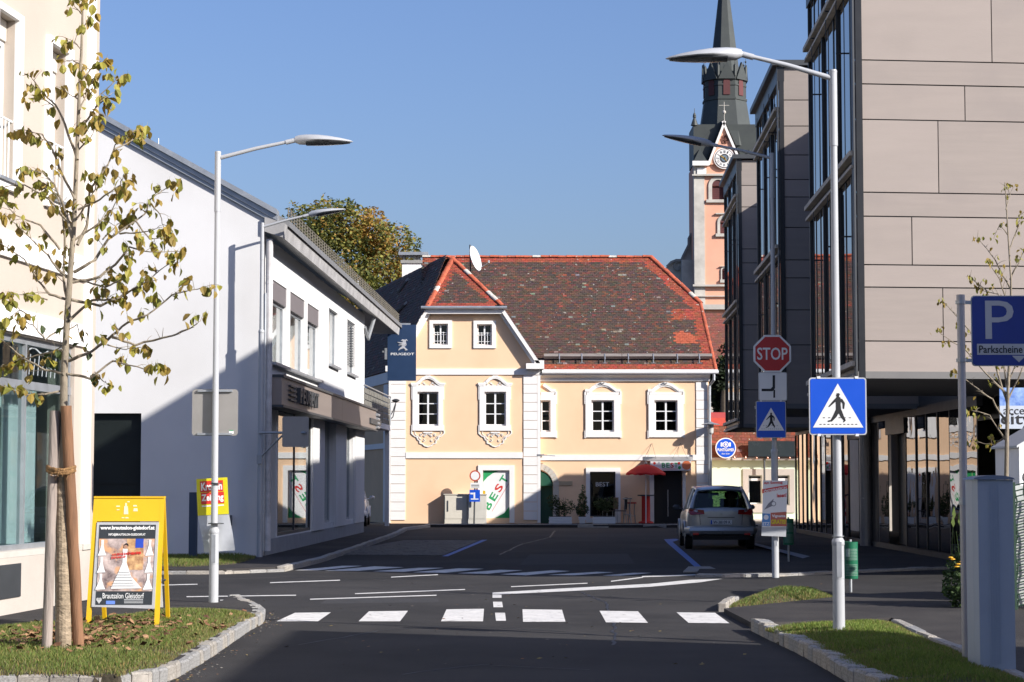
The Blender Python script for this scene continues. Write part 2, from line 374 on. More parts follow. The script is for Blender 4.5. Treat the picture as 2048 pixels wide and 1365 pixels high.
def mound(name, poly, z0, hmax, label):
    b = MB(); xs = [p[0] for p in poly]; ys = [p[1] for p in poly]; st = .09
    nx = int((max(xs) - min(xs)) / st) + 2; ny = int((max(ys) - min(ys)) / st) + 2
    def hh(x, y):
        if not inpoly(x, y, poly): return -.4
        e = edge_dist(x, y, poly); return min(1, e / .5) * hmax * (.7 + .3 * noise.noise(V((x, y, 3)))) + .004
    idx = {}
    for i in range(nx):
        for j in range(ny):
            x = min(xs) + i * st; y = min(ys) + j * st; idx[i, j] = len(b.v); b.v.append((x, y, z0 + hh(x, y)))
    for i in range(nx - 1):
        for j in range(ny - 1): b.f.append((idx[i, j], idx[i + 1, j], idx[i + 1, j + 1], idx[i, j + 1])); b.m.append(0); b.c.append((1, 1, 1))
    struct(b.build(name, SOIL, smooth=False)); return hh
def grass(name, poly, z0, hh, n, hlen, label, cols, dry=.15, clump=.5):
    b = MB(); b.hascol = True; xs = [p[0] for p in poly]; ys = [p[1] for p in poly]; k = 0
    while k < n:
        x = ru(min(xs), max(xs)); y = ru(min(ys), max(ys))
        if not inpoly(x, y, poly): n -= .2; continue
        k += 1
        nz = noise.noise(V((x * 1.3, y * 1.3, 0))); e = edge_dist(x, y, poly)
        if nz < -.25 and R() < .5: continue
        z = z0 + hh(x, y); h = hlen * ru(.5, 1.2) * (1 + clump * nz) * (.55 + .45 * min(1, e / .25)); a = ru(0, 2 * pi); wd = .0030 * ru(.8, 1.4); lean = ru(0, .6) * h; c = ru(0, 6.28)
        dr = dry + .35 * max(0, .3 - e) / .3 + .25 * max(0, -nz)
        col = random.choice(cols) if R() > dr else (ru(.17, .25), ru(.14, .19), ru(.045, .075))
        f = ru(.9, 1.5); col = tuple(q * f for q in col)
        px, py = cos(a) * wd, sin(a) * wd; lx, ly = cos(c) * lean, sin(c) * lean
        i0 = len(b.v); b.v += [(x - px, y - py, z - .01), (x + px, y + py, z - .01), (x + lx * .4 + px * .6, y + ly * .4 + py * .6, z + h * .6), (x + lx, y + ly, z + h)]
        b.f.append((i0, i0 + 1, i0 + 2)); b.f.append((i0, i0 + 2, i0 + 3)); b.m += [0, 0]; b.c += [col, col]
    return stuff(b.build(name, GRASS), label, 'grass')
GC = [(.095, .135, .02), (.12, .155, .026), (.15, .17, .035), (.075, .115, .018)]
hL = mound('soil_bed', Li_grass, HP, .05, '')
grass('grass', [p for p in Li_grass], HP, hL, 105000, .045, 'sunlit grass on the kerbed island round the staked tree and yellow board', GC, .16)
# fallen brown leaves round the tree foot
b = MB(); b.hascol = True
tc0 = gp(150, 1285, HP + .05)
for _ in range(620):
    if R() < .7: px, py = random.gauss(150, 85), random.gauss(1288, 13)
    else: px, py = random.gauss(290, 90), random.gauss(1258, 12)
    p = G(px, py, HP)
    if not inpoly(p.x, p.y, Li_grass): continue
    z = HP + hL(p.x, p.y) + ru(.02, .055); s = ru(.018, .052); a = ru(0, 6.28); c = random.choice([(.36, .20, .10), (.16, .07, .03), (.20, .095, .04), (.11, .045, .02), (.27, .15, .07)])
    A = V((cos(a), sin(a), ru(-.5, .5))) * s; B = V((-sin(a), cos(a), ru(-.5, .5))) * s * .7; c0 = V((p.x, p.y, z))
    b.add([c0 - A, c0 - B * .9 - A * .2, c0 + A * .6 - B * .4 + UP * s * .3, c0 + A, c0 + B, c0 - A * .3 + B * .8 + UP * s * .4], [(0, 1, 2), (0, 2, 5), (2, 3, 4), (2, 4, 5)], 0, c)
stuff(b.build('leaf_litter', LITTER), 'fallen brown leaves scattered in the grass round the staked tree', 'fallen leaves')
# far left corner pavement and grass strip -----------------------------------
FLk = [(-26, 37.0), gp(200, 1148), gp(340, 1149.5), gp(450, 1149), gp(520, 1146), (-4.15, 37.6)]
kerb('kerb', FLk, .16, HP, .42, hend=.05)
flp = [(-26, 37.1)] + [(p[0], p[1] + .08) for p in FLk[1:-1]] + [(-4.2, 37.8), (-3.9, 42), (-3.75, 50), (-3.55, 62), (-3.6, 70), (-3.0, 74.5), (-4.4, 90), (-26, 90)]
flat('corner_pavement', flp, HP - .03, ASPH2, thick=.2)
kerb('kerb', [(-4.15, 37.6), (-3.86, 42), (-3.7, 50), (-3.5, 62), (-3.55, 70), (-2.95, 74.5)], .14, HP - .02, 1.0)
sg = [gp(250, 1131, HP), gp(380, 1131, HP), gp(470, 1126, HP), gp(508, 1116, HP), gp(512, 1111, HP), gp(250, 1111, HP)]
hS = mound('soil_bed', sg, HP - .03, .03, '')
grass('grass', sg, HP - .03, hS, 16000, .07, 'strip of shaded grass at the foot of the white gable wall', GC[:2], .1)
# right far pavement ----------------------------------------------------------
RP = .05
kerb('kerb', [(14, 36.9), gp(1900, 1139), gp(1700, 1147), gp(1560, 1153.5), gp(1450, 1156), gp(1390, 1155)][::-1], .22, RP, .55)
flat('right_pavement', [(40, 37.0), gp(1900, 1138), gp(1700, 1145.5), gp(1560, 1152), gp(1450, 1154), gp(1392, 1153), gp(1405, 1136), (6.25, 44.5), (6.3, 56), (6.9, 60), (8.2, 72), (8.3, 80), (40, 80)], RP, ASPH2, thick=.2)
flat('far_pavement', [(-4.7, 75.2), (-3, 74.6), (1.2, 74.2), (8.1, 74.0), (14, 76), (14, 84), (-4.7, 84)], HP - .02, ASPH2, thick=.2)
kerb('kerb', [(-3.2, 74.7), (1.2, 74.2), (8.1, 74.0), (14, 76)], .16, HP, 1.1)
# near right: mini island, path, big grass island ------------------------------
Rk = [gp(1501, 1262), gp(1545, 1284), gp(1600, 1310), gp(1660, 1345), gp(1705, 1372), gp(1760, 1392), gp(2080, 1392), gp(2600, 1392)]
kerb('kerb', Rk, .17, .13, .3)
rg = [gp(1530, 1254, .14), gp(1620, 1246, .14), gp(1750, 1239, .14), gp(1782, 1240, .14), gp(1850, 1272, .14), gp(1925, 1302, .14), gp(2100, 1378, .14), gp(1800, 1372, .14), gp(1735, 1345, .14), gp(1690, 1322, .14), gp(1630, 1288, .14), gp(1570, 1264, .14)]
flat('right_path', [gp(1506, 1258), gp(1448, 1227), gp(1640, 1206), gp(1660, 1199), gp(1900, 1190), gp(2500, 1180), gp(2900, 1270), gp(2900, 1386), gp(2105, 1386), gp(1925, 1308), gp(1850, 1277), gp(1784, 1246), gp(1620, 1252), gp(1525, 1258)], .06, ASPH2, thick=.15)
kerb('kerb', [gp(1782, 1243, .1), gp(1850, 1275, .1), gp(1925, 1306, .1), gp(2100, 1385, .1)], .1, .12, .9)
hR = mound('soil_bed', rg, .10, .08, '')
grass('grass', rg, .10, hR, 75000, .045, 'half shaded grass island round the foot of the near right lamp post', [(.12, .17, .02), (.15, .2, .03), (.09, .14, .015)], .08)
mi = [gp(1455, 1221), gp(1490, 1206), gp(1560, 1196), gp(1650, 1196), gp(1672, 1203), gp(1560, 1215)]
kerb('kerb', [gp(1452, 1224), gp(1478, 1210)], .1, .12, .35)
hM = mound('soil_bed', mi, .03, .20, '')
grass('grass', mi, .03, hM, 22000, .06, 'small grass mound on the traffic island behind the near right lamp post', [(.09, .14, .02), (.12, .17, .03), (.06, .1, .015)], .15)
# markings --------------------------------------------------------------------
def mark(name, pts, m=PAINT, z=.004):
    b = MB(); q = [G(x, y, z) for x, y in pts]
    ar = sum(q[i].x * q[(i + 1) % len(q)].y - q[(i + 1) % len(q)].x * q[i].y for i in range(len(q)))
    if ar < 0: q.reverse()
    b.poly(q); return b.build(name, m, ROAD)
for q in [[(590, 1226), (662, 1225), (636, 1243), (553, 1243)], [(738, 1223), (816, 1222), (800, 1243), (717, 1243)], [(893, 1219), (968, 1218), (966, 1243), (882, 1243)],
          [(1045, 1219), (1124, 1220), (1131, 1244), (1046, 1244)], [(1199, 1222), (1276, 1223), (1296, 1246), (1212, 1245)], [(1353, 1225), (1430, 1226), (1459, 1247), (1377, 1246)]]: mark('zebra_stripe', q)
for q in [[(589, 1141), (685, 1132), (725, 1132), (636, 1141)], [(649, 1142), (749, 1133), (808, 1135), (715, 1142)], [(745, 1143), (838, 1136), (888, 1136), (808, 1144)], [(825, 1145), (918, 1137), (968, 1138), (891, 1146)],
          [(915, 1147), (1000, 1140), (1045, 1141), (975, 1148)], [(1000, 1149), (1105, 1141), (1140, 1142.5), (1052, 1151)], [(1096, 1150), (1193, 1144), (1228, 1145), (1149, 1151)], [(1205, 1151.5), (1266, 1146), (1304, 1146), (1240, 1152)]]: mark('zebra_stripe', q)
for q in [[(985, 1190), (1003, 1190), (1003, 1196), (985, 1196)], [(986, 1204), (1004, 1204), (1006, 1215), (987, 1215)], [(990, 1226), (1010, 1226), (1012, 1242), (992, 1242)]]: mark('road_dash', q)
mark('stop_line', [(985, 1185.5), (1130, 1177), (1300, 1168), (1380, 1160), (1445, 1158), (1400, 1165), (1300, 1174), (1130, 1183), (1002, 1189), (985, 1189.5)])
for (a, b_, c, d, t) in [(1022, 1173, 1175, 1166, 1.6), (1222, 1162, 1286, 1154, 2), (710, 1187, 930, 1178.5, 1.7), (620, 1198, 873, 1190, 1.8), (540, 1165, 680, 1160, 1.6), (782, 1154, 876, 1149, 1.5), (373, 1193, 592, 1190, 1.7), (440, 1200, 490, 1199.4, 1.5), (240, 1172, 395, 1168, 1.6)]:
    mark('road_line', [(a, b_), (c, d), (c, d + t), (a, b_ + t)])
mark('road_line', [(1284, 1152.5), (1390, 1149), (1425, 1150), (1284, 1155)], z=.006)
mark('blue_bay_line', [(884, 1113), (964, 1080), (975, 1080), (896, 1113)], BLUEP)
mark('blue_bay_line', [(1328, 1079), (1352, 1078), (1358, 1080), (1345, 1084), (1404, 1135), (1393, 1137), (1335, 1087)], BLUEP)
mark('bay_line', [(1500, 1088), (1512, 1087), (1620, 1113), (1606, 1117)], mat('worn bay line', (.25, .26, .29), .8, var=.2), z=RP + .004)
# setts of the parking bay on the left: real blocks
b = MB(); A = G(650, 1111); B = G(884, 1112); C = G(960, 1082); D = G(806, 1082)
nr, nc = 26, 34
for i in range(nr):
    for j in range(nc):
        def q(a, c): return (A * (1 - a) + B * a) * (1 - c) + (D * (1 - a) + C * a) * c
        a0, a1 = (j + .04) / nc, (j + .96) / nc; c0, c1 = (i + .05) / nr, (i + .95) / nr; hgt = ru(.012, .02)
        b.prism([q(a0, c0), q(a1, c0), q(a1, c1), q(a0, c1)], UP * hgt)
so_ = b.build('sett_paving', mat('concrete setts', (.15, .145, .135), .9, var=.25, vs=2)); so_['kind'] = 'stuff'; tag(so_, 'grey sett paved parking bay in front of the white showroom', 'paving')
# drain covers
b = MB(); c = G(1400, 1143, .01); b.add([c + V((-.35, -.5, .02)), c + V((.35, -.5, .02)), c + V((.25, .7, .06)), c + V((-.15, .7, .06)), c + V((-.35, -.5, 0)), c + V((.35, -.5, 0)), c + V((.25, .7, 0)), c + V((-.15, .7, 0))], [(0, 1, 2, 3), (4, 5, 1, 0), (5, 6, 2, 1), (6, 7, 3, 2), (7, 4, 0, 3)])
struct(b.build('kerb_ramp', CONC))

# tar sealed cracks, a patched trench and cast iron covers in the road
TAR = mat('tar seal', (.016, .016, .017), .55, var=.2, vs=8)
def crack(pts, w_, m=TAR):
    fine = []
    for (a, c) in zip(pts[:-1], pts[1:]):
        n = max(2, int((V(a) - V(c)).length / .25))
        for i in range(n): f = i / n; fine.append((a[0] * (1 - f) + c[0] * f + ru(-.03, .03), a[1] * (1 - f) + c[1] * f + ru(-.03, .03)))
    fine.append(pts[-1]); b = MB()
    for (a, c) in zip(fine[:-1], fine[1:]):
        d = V((c[0] - a[0], c[1] - a[1])).normalized(); nx, ny = -d.y * w_ * ru(.6, 1.3) / 2, d.x * w_ * ru(.6, 1.3) / 2
        b.poly([(a[0] - nx, a[1] - ny, .0022), (c[0] - nx, c[1] - ny, .0022), (c[0] + nx, c[1] + ny, .0022), (a[0] + nx, a[1] + ny, .0022)])
    b.build('tar_crack', m, ROAD)
crack([gp(1230, 1290), gp(1225, 1240), gp(1212, 1205), gp(1160, 1185), gp(1100, 1178)], .035)
crack([gp(600, 1290), gp(760, 1262), gp(900, 1252), gp(1100, 1262), gp(1300, 1280)], .02)
crack([gp(420, 1160), gp(560, 1155), gp(700, 1158), gp(900, 1156)], .03)
crack([gp(1000, 1110), gp(1040, 1090), gp(1100, 1075), gp(1110, 1062)], .05)
crack([gp(800, 1350), gp(960, 1330), gp(1180, 1340)], .018)
PATCH = mat('asphalt patch', (.033, .032, .033), .92, var=.2, vs=3, bump=.3, bs=160)
flat('road_patch', [gp(1040, 1130), gp(1270, 1128), gp(1255, 1108), gp(1060, 1109)], .0014, PATCH, ROAD)
flat('road_patch', [gp(640, 1208), gp(880, 1205), gp(875, 1196), gp(655, 1198)], .0016, PATCH, ROAD)
# grit and leaves blown along the kerbs
b = MB(); b.hascol = True
for _ in range(420):
    i = random.randrange(len(Lk) - 2); f = R(); q0, q1 = Lk[i], Lk[i + 1]; x = q0[0] * (1 - f) + q1[0] * f + abs(random.gauss(0, .12)) ; y = q0[1] * (1 - f) + q1[1] * f - abs(random.gauss(0, .10)); s_ = ru(.006, .016); a = ru(0, 6.28)
    c = random.choice([(.28, .26, .22), (.2, .18, .15), (.20, .10, .04), (.26, .20, .06)]); A = V((cos(a), sin(a), 0)) * s_; B = V((-sin(a), cos(a), .3)) * s_ * .8; c0 = V((x, y, .008)); b.add([c0 - A, c0 + B, c0 + A, c0 - B * .6], [(0, 1, 2, 3)], 0, c)
for _ in range(160):
    p = G(ru(300, 1700), ru(1160, 1330), .008); s_ = ru(.008, .03); a = ru(0, 6.28); A = V((cos(a), sin(a), .1)) * s_; B = V((-sin(a), cos(a), .3)) * s_ * .6; c = random.choice([(.20, .10, .04), (.26, .20, .06), (.14, .12, .10)]); b.add([p - A, p + B, p + A, p - B * .6], [(0, 1, 2, 3)], 0, c)
stuff(b.build('road_litter', LITTER), 'grit and small leaves scattered along the kerb and road', 'litter')
# ---------------------------------------------------------------- window helper
def window(parent, F, u0, u1, z0, z1, rec, cols, rows, fw=.07, mw=.035, fm=WHITEP, gm=GLASSD, sash=True, name='window', glz=None, d0=0.0, depth=.05):
    """frame mesh with panes as sub-parts; the frame sits rec behind the wall face"""
    d = d0 - rec; b = MB()
    b.fbox(F, u0, u0 + fw, z0, z1, d, d + depth); b.fbox(F, u1 - fw, u1, z0, z1, d, d + depth)
    b.fbox(F, u0 + fw, u1 - fw, z0, z0 + fw, d, d + depth); b.fbox(F, u0 + fw, u1 - fw, z1 - fw, z1, d, d + depth)
    iu0, iu1, iz0, iz1 = u0 + fw, u1 - fw, z0 + fw, z1 - fw; us = [iu0]; zs = [iz0]
    for i in range(1, cols):
        u = iu0 + (iu1 - iu0) * i / cols; ww = mw * (1.9 if sash and i == cols // 2 else 1); b.fbox(F, u - ww / 2, u + ww / 2, iz0, iz1, d + .004, d + depth - .006); us.append(u)
    for j in range(1, rows):
        z = iz0 + (iz1 - iz0) * j / rows
        for i in range(cols):
            ua = us[i] + (mw if i else 0) ; ub = (us[i + 1] if i + 1 < len(us) else iu1) - (mw if i + 1 < len(us) else 0)
            b.fbox(F, ua, ub, z - mw / 2, z + mw / 2, d + .008, d + depth - .012)
        zs.append(z)
    us.append(iu1); zs.append(iz1)
    o = b.build(name, fm, parent)
    for i in range(cols):
        for j in range(rows):
            if glz and glz(i, j): continue
            p = MB(); p.fbox(F, us[i] + .002, us[i + 1] - .002, zs[j] + .002, zs[j + 1] - .002, d + .016, d + .022); p.build('pane', gm, o)
    return o
def fuz(F, px, py): return F.uz(px, py)

# ================================================================ main peach house
YM = 77.0
FL = Face((0, YM - .25), (1, 0)); FW = Face((0, YM), (1, 0)); u0l = lambda px, F: F.uz(px, 965)[0]
MAIN = thing('town_house', 'peach and white baroque town house with old red tiled roof closing the street', 'house', (1.5, YM, 0))
def R4(F, x0, x1, y0, y1): return (F.uz(x0, (y0 + y1) / 2)[0], F.uz(x1, (y0 + y1) / 2)[0], F.uz((x0 + x1) / 2, y1)[1], F.uz((x0 + x1) / 2, y0)[1])
LU0, LU1 = u0l(777, FL), u0l(1081, FL); WU0, WU1 = LU1 + .002, u0l(1419, FW)
ZB = FL.uz(900, 742)[1]; ZW = FW.uz(1200, 744)[1]
ops = [R4(FL, 835, 877, 784, 852), R4(FL, 969, 1012, 784, 852), (*R4(FL, 966, 1019, 941, 1033)[:2], .3, R4(FL, 966, 1019, 941, 1033)[3])]
b = MB(); b.slab(FL, LU0, LU1, 0, ZB, ops, .4)
b.build('wall', PEACH, MAIN)
# gable part above the band with two small windows: polygon slab with holes made of strips
gz0 = ZB; gop = [R4(FL, 866, 896, 648, 690), R4(FL, 954, 984, 649, 691)]
rl = [FL.uz(790, 736), FL.uz(855, 622)]; rr = [FL.uz(1004, 622), FL.uz(1076, 736)]
zt = rl[1][1]
b = MB()
def rake(z):  # left and right limit of the gable at height z
    t = (z - rl[0][1]) / (zt - rl[0][1]); t = max(0, t)
    return rl[0][0] + (rl[1][0] - rl[0][0]) * t, rr[1][0] + (rr[0][0] - rr[1][0]) * t
zz = sorted([gz0, gop[0][2], gop[0][3], gop[1][2], gop[1][3], zt])
for za, zb in zip(zz[:-1], zz[1:]):
    if zb - za < 1e-4: continue
    segs = []; la, ra = rake(za); lb, rb = rake(zb); cuts = []
    for o in gop:
        if o[2] - 1e-4 <= za and zb <= o[3] + 1e-4: cuts.append((o[0], o[1]))
    cur = (la, lb)
    for c in cuts: segs.append((cur[0], cur[1], c[0], c[0])); cur = (c[1], c[1])
    segs.append((cur[0], cur[1], ra, rb))
    for (a0, a1, b0, b1) in segs: b.prism([FL.pt(a0, za, -.4), FL.pt(b0, za, -.4), FL.pt(b1, zb, -.4), FL.pt(a1, zb, -.4)], FL.N * .4)
b.build('gable_wall', PEACH, MAIN)
wops = [R4(FW, 1076, 1101, 801, 864), R4(FW, 1183, 1228, 801, 864), R4(FW, 1309, 1355, 801, 864), (*R4(FW, 1180, 1231, 944, 1040)[:2], .35, R4(FW, 1180, 1231, 944, 1040)[3]), (*R4(FW, 1308, 1365, 942, 1040)[:2], .1, R4(FW, 1308, 1365, 942, 1040)[3])]
ar = R4(FW, 1076, 1106, 948, 1045); arc = (u0l(1078, FW), u0l(1106, FW))
wops.append((WU0 - .5 + .5, arc[1], .1, ar[3] - .45))
b = MB(); b.slab(FW, WU0, WU1, 0, ZW + .15, wops, .4)
b.build('wall', PEACH, MAIN)
# arched door head: quarter arch infill (dark cut) proud stone surround
b = MB(); cx = arc[1] - .62; cz = ar[3] - .45
pts = [(cx + .62 * cos(t), cz + .58 * sin(t)) for t in [i * pi / 16 for i in range(0, 9)]]
b.prism([FW.pt(WU0, cz, .002)] + [FW.pt(u, z, .002) for u, z in pts] + [FW.pt(WU0, cz + .58, .002)], FW.N * .006)
b.build('arch_opening', mat('dark green door', (.008, .07, .04), .5), MAIN)
b = MB(); b.fbox(FW, WU0, arc[1], .1, cz, -.3, -.26); b.build('door', mat('dark green door', (.008, .07, .04), .5), MAIN)
for i in range(7):
    b = MB(); t0, t1 = i * pi / 14, (i + .93) * pi / 14
    q = [(cx + r_ * cos(t), cz + r_ * sin(t)) for r_, t in [(.63, t0), (.85, t0), (.85, t1), (.63, t1)]]; b.prism([FW.pt(u, z, 0) for u, z in q], FW.N * ru(.045, .055)); b.build('arch_stone', STONEW, MAIN)
for i in range(4):
    b = MB(); b.fbox(FW, arc[1], arc[1] + .22, .1 + i * (cz - .1) / 4 + .005, .1 + (i + 1) * (cz - .1) / 4 - .005, 0, ru(.045, .055)); b.build('arch_stone', STONEW, MAIN)
# dark inside
b = MB()
b.box(LU0 + .3, LU1 - .3, YM + .75, YM + .8, .1, ZB); b.box(gop[0][0] - .3, gop[1][1] + .3, YM + .5, YM + .55, gop[0][2] - .3, gop[0][3] + .2); b.box(WU0, WU1 - .2, YM + 1.0, YM + 1.05, .1, ZW)
b.build('interior', INT, MAIN)
# white trims
b = MB()
for F, a, c, y0, y1 in [(FL, LU0, LU1, 738, 750), (FL, LU0 + .64, LU1 - .66, 905, 917), (FW, WU0, WU1, 910, 921)]:
    z1, z0 = F.uz(1000, y0)[1], F.uz(1000, y1)[1]; b.fbox(F, a, c, z0, z1, 0, .045)
b.build('string_course', WHITE2, MAIN)
# quoins: three strips of single blocks
def quoins(F, ua, ub, ztop, n, d=.03):
    z = .22; h = (ztop - z) / n
    for i in range(n):
        q = MB(); q.fbox(F, ua + ru(0, .006), ub - ru(0, .006), z + i * h + .009, z + (i + 1) * h - .009, 0, d + ru(0, .008)); q.build('quoin', WHITE2, MAIN)
quoins(FL, LU0 + .08, u0l(811, FL), FL.uz(1000, 751)[1], 16)
quoins(FL, u0l(1047, FL), LU1 - .12, FL.uz(1000, 751)[1], 16)
quoins(FW, u0l(1393, FW), WU1 - .04, FW.uz(1000, 764)[1], 15)
b = MB(); b.fbox(FL, LU0, LU0 + .078, .12, FL.uz(1000, 751)[1], 0, .05); b.fbox(FL, LU1 - .115, LU1, .12, FL.uz(1000, 751)[1], 0, .03); b.build('corner_strip', WHITE2, MAIN)
# cornice under the wing roof
b = MB(); zc0, zc1 = FW.uz(1200, 763)[1], FW.uz(1200, 747)[1]
prof = [(0, zc0), (.07, zc0), (.09, zc0 + .05), (.10, zc0 + .12), (.28, zc0 + .22), (.30, zc1), (0, zc1)]
b.prism([FW.pt(WU0, z, d) for d, z in prof], X * (WU1 - WU0 + .03)); b.build('cornice', WHITE2, MAIN)
# gable rakes: white boards with depth
def board(bm, F, a, c, wd, d0, d1, m=0):
    du, dz = c[0] - a[0], c[1] - a[1]; l = sqrt(du * du + dz * dz); nu, nz = -dz / l * wd, du / l * wd
    bm.prism([F.pt(a[0], a[1], d0), F.pt(a[0] + nu, a[1] + nz, d0), F.pt(c[0] + nu, c[1] + nz, d0), F.pt(c[0], c[1], d0)], F.N * (d1 - d0), m)
b = MB()
pl = [FL.uz(779, 742), FL.uz(853, 617)]; pr = [FL.uz(1006, 617), FL.uz(1084, 733)]
board(b, FL, pl[0], pl[1], -.24, 0, .12); board(b, FL, pr[0], pr[1], -.24, 0, .12)
board(b, FL, pl[0], pl[1], -.13, .12, .30); board(b, FL, pr[0], pr[1], -.13, .12, .30)
b.fbox(FL, FL.uz(853, 640)[0], FL.uz(1006, 640)[0], FL.uz(900, 629)[1], FL.uz(900, 617)[1], 0, .28)
b.fbox(FL, FL.uz(1052, 740)[0], FL.uz(1088, 740)[0], FL.uz(1000, 739)[1], FL.uz(1000, 728)[1], 0.046, .34)
b.fbox(FL, FL.uz(1069, 740)[0], FL.uz(1088, 740)[0], FL.uz(1000, 728)[1], FL.uz(1000, 722)[1], 0.0, .30)
b.fbox(FL, FL.uz(772, 740)[0], FL.uz(792, 740)[0], FL.uz(1000, 744)[1], FL.uz(1000, 733)[1], 0.046, .34)
b.build('gable_moulding', WHITE2, MAIN)
# small gable windows with surround and bars
for q, fr in zip(gop, [R4(FL, 859, 904, 641, 697), R4(FL, 947, 992, 642, 697)]):
    b = MB(); b.slab(FL, fr[0], fr[1], fr[2], fr[3], [q], .05, 0, .05); s = b.build('window_surround', WHITE2, MAIN)
    wn = window(MAIN, FL, q[0], q[1], q[2], q[3], .16, 2, 2, .05, .03)
    b = MB(); zm = (q[2] + q[3]) / 2
    for i in range(5):
        u = q[0] + .06 + (q[1] - q[0] - .12) * i / 4; b.cyl(FL.pt(u, q[2] + .02, -.03), FL.pt(u, q[3] - .3, -.03), .011, n=6)
    for z in (q[2] + .14, q[3] - .33): b.cyl(FL.pt(q[0], z, -.03), FL.pt(q[1], z, -.03), .011, n=6)
    b.build('window_grille', WHITEP, wn)
# big windows of the left block
for k, (q, fr, cxp) in enumerate(zip(ops[:2], [R4(FL, 823, 888, 773, 862), R4(FL, 957, 1022, 773, 862)], (856, 990))):
    b = MB(); b.slab(FL, fr[0] + .04, fr[1] - .04, fr[2], fr[3], [q], .05, 0, .05)
    for s_ in (0, 1):
        ue = fr[0] if s_ == 0 else fr[1] - .05; b.fbox(FL, ue, ue + .05, fr[2] - .0, fr[2] + .22, 0.0, .04); b.fbox(FL, ue, ue + .05, fr[3] - .5, fr[3] + .02, 0.0, .04)
    b.build('window_surround', WHITE2, MAIN)
    window(MAIN, FL, q[0], q[1], q[2], q[3], .10, 2, 3, .055, .035)
    c = (q[0] + q[1]) / 2; zt_ = fr[3]; h = (fr[1] - fr[0]) / 2
    b = MB()
    arc1 = [(-h - .02, .05), (-h * .72, .06), (-h * .55, .14), (-h * .35, .25), (-h * .15, .31), (0, .325), (h * .15, .31), (h * .35, .25), (h * .55, .14), (h * .72, .06), (h + .02, .05)]
    b.strip(FL, [(c + u, zt_ + z + .04) for u, z in arc1], .07, .06); b.strip(FL, [(c + u * .96, zt_ + z - .02) for u, z in arc1], .045, .055)
    b.strip(FL, [(c - h * .9, zt_ + .012), (c + h * .9, zt_ + .012)], .03, .04)
    for sx in (-1, 1):      # leaf scrolls under the hood
        sp = [(c + sx * (.08 + .30 * t + .05 * sin(9 * t)), zt_ + .06 + .07 * sin(5 * t)) for t in [i / 9 for i in range(10)]]; b.strip(FL, sp, .022, .025)
        for (du, dz) in [(.16, .12), (.30, .07), (.10, .05)]:
            sp = [(c + sx * (du + .035 * (1 - t / 7) * cos(t)), zt_ + dz + .035 * (1 - t / 7) * sin(t)) for t in [i * .8 for i in range(8)]]; b.strip(FL, sp, .015, .03)
        sp = [(c + sx * (.06 + .03 * (1 - t / 7) * cos(t)), zt_ + .38 + .03 * (1 - t / 7) * sin(t)) for t in [i * .8 for i in range(8)]]; b.strip(FL, sp, .016, .05)
    b.build('window_hood', WHITE2, MAIN)
    b = MB(); zb_ = fr[2]
    half = [(h, 0), (h, -.10), (h * .82, -.20), (h * .70, -.22), (h * .60, -.34), (h * .50, -.36), (h * .50, -.46), (h * .30, -.50), (h * .22, -.56), (0, -.60)]
    for sx in (-1, 1):
        b.strip(FL, [(c + sx * u, zb_ + z) for u, z in half], .035, .035)
        b.strip(FL, [(c + sx * u * .80, zb_ + z * .82 - .03) for u, z in half[:6]], .02, .025)
        rr_ = random.Random(3)
        for _ in range(9):
            du, dz, r_ = rr_.uniform(.04, .42), rr_.uniform(-.38, -.06), rr_.uniform(.03, .06)
            sp = [(c + sx * (du + r_ * (1 - t / 7) * cos(t + _)), zb_ + dz + r_ * (1 - t / 7) * sin(t + _)) for t in [i * .75 for i in range(8)]]; b.strip(FL, sp, .016, .028)
    b.strip(FL, [(c - .16, zb_ - .07), (c + .16, zb_ - .07)], .05, .04); b.build('apron_ornament', WHITE2, MAIN)
# wing windows
for q, ox in zip(wops[:3], [(1064, 1112), (1171, 1241), (1297, 1367)]):
    fr = R4(FW, ox[0], ox[1], 790, 875); fr = (max(fr[0], WU0 + .01), fr[1], fr[2], fr[3])
    b = MB(); b.slab(FW, fr[0], fr[1], fr[2], fr[3], [q], .06, 0, .06)
    for uu in ([] if ox[0] == 1064 else [fr[0] - .04]) + [fr[1] - .02]: b.fbox(FW, uu, uu + .06, fr[2] - .03, fr[2] + .25, 0, .05); b.fbox(FW, uu, uu + .06, fr[3] - .35, fr[3] + .12, 0, .05)
    b.build('window_surround', WHITE2, MAIN)
    window(MAIN, FW, max(q[0], WU0 + .02), q[1], q[2], q[3], .10, 2 if ox[0] != 1064 else 1, 3, .055, .035)
    c = (ox[0] + ox[1]) / 2; c = u0l(1206 - 1206 + c, FW) if ox[0] != 1064 else u0l(1076, FW); h = .64; zt_ = fr[3] + .10
    arc1 = [(-h, .06), (-h * .80, .06), (-h * .6, .16), (-h * .35, .27), (-h * .12, .31), (0, .32), (h * .12, .31), (h * .35, .27), (h * .6, .16), (h * .80, .06), (h, .06)]
    pts = [(c + u, zt_ + z) for u, z in arc1 if c + u > WU0 + .03]
    b = MB(); b.strip(FW, pts, .10, .06); b.strip(FW, [(u, z - .08) for u, z in pts], .06, .035)
    b.strip(FW, [(max(WU0 + .05, c - h * .9), zt_ - .05), (c + h * .9, zt_ - .05)], .09, .05)
    for sx in (-1, 1):
        sp = [(c + sx * (.05 + .03 * (1 - t / 7) * cos(t)), zt_ + .34 + .03 * (1 - t / 7) * sin(t)) for t in [i * .8 for i in range(8)]]
        if c + sx * .1 > WU0 + .05: b.strip(FW, sp, .016, .14)
    b.build('window_hood', WHITE2, MAIN)
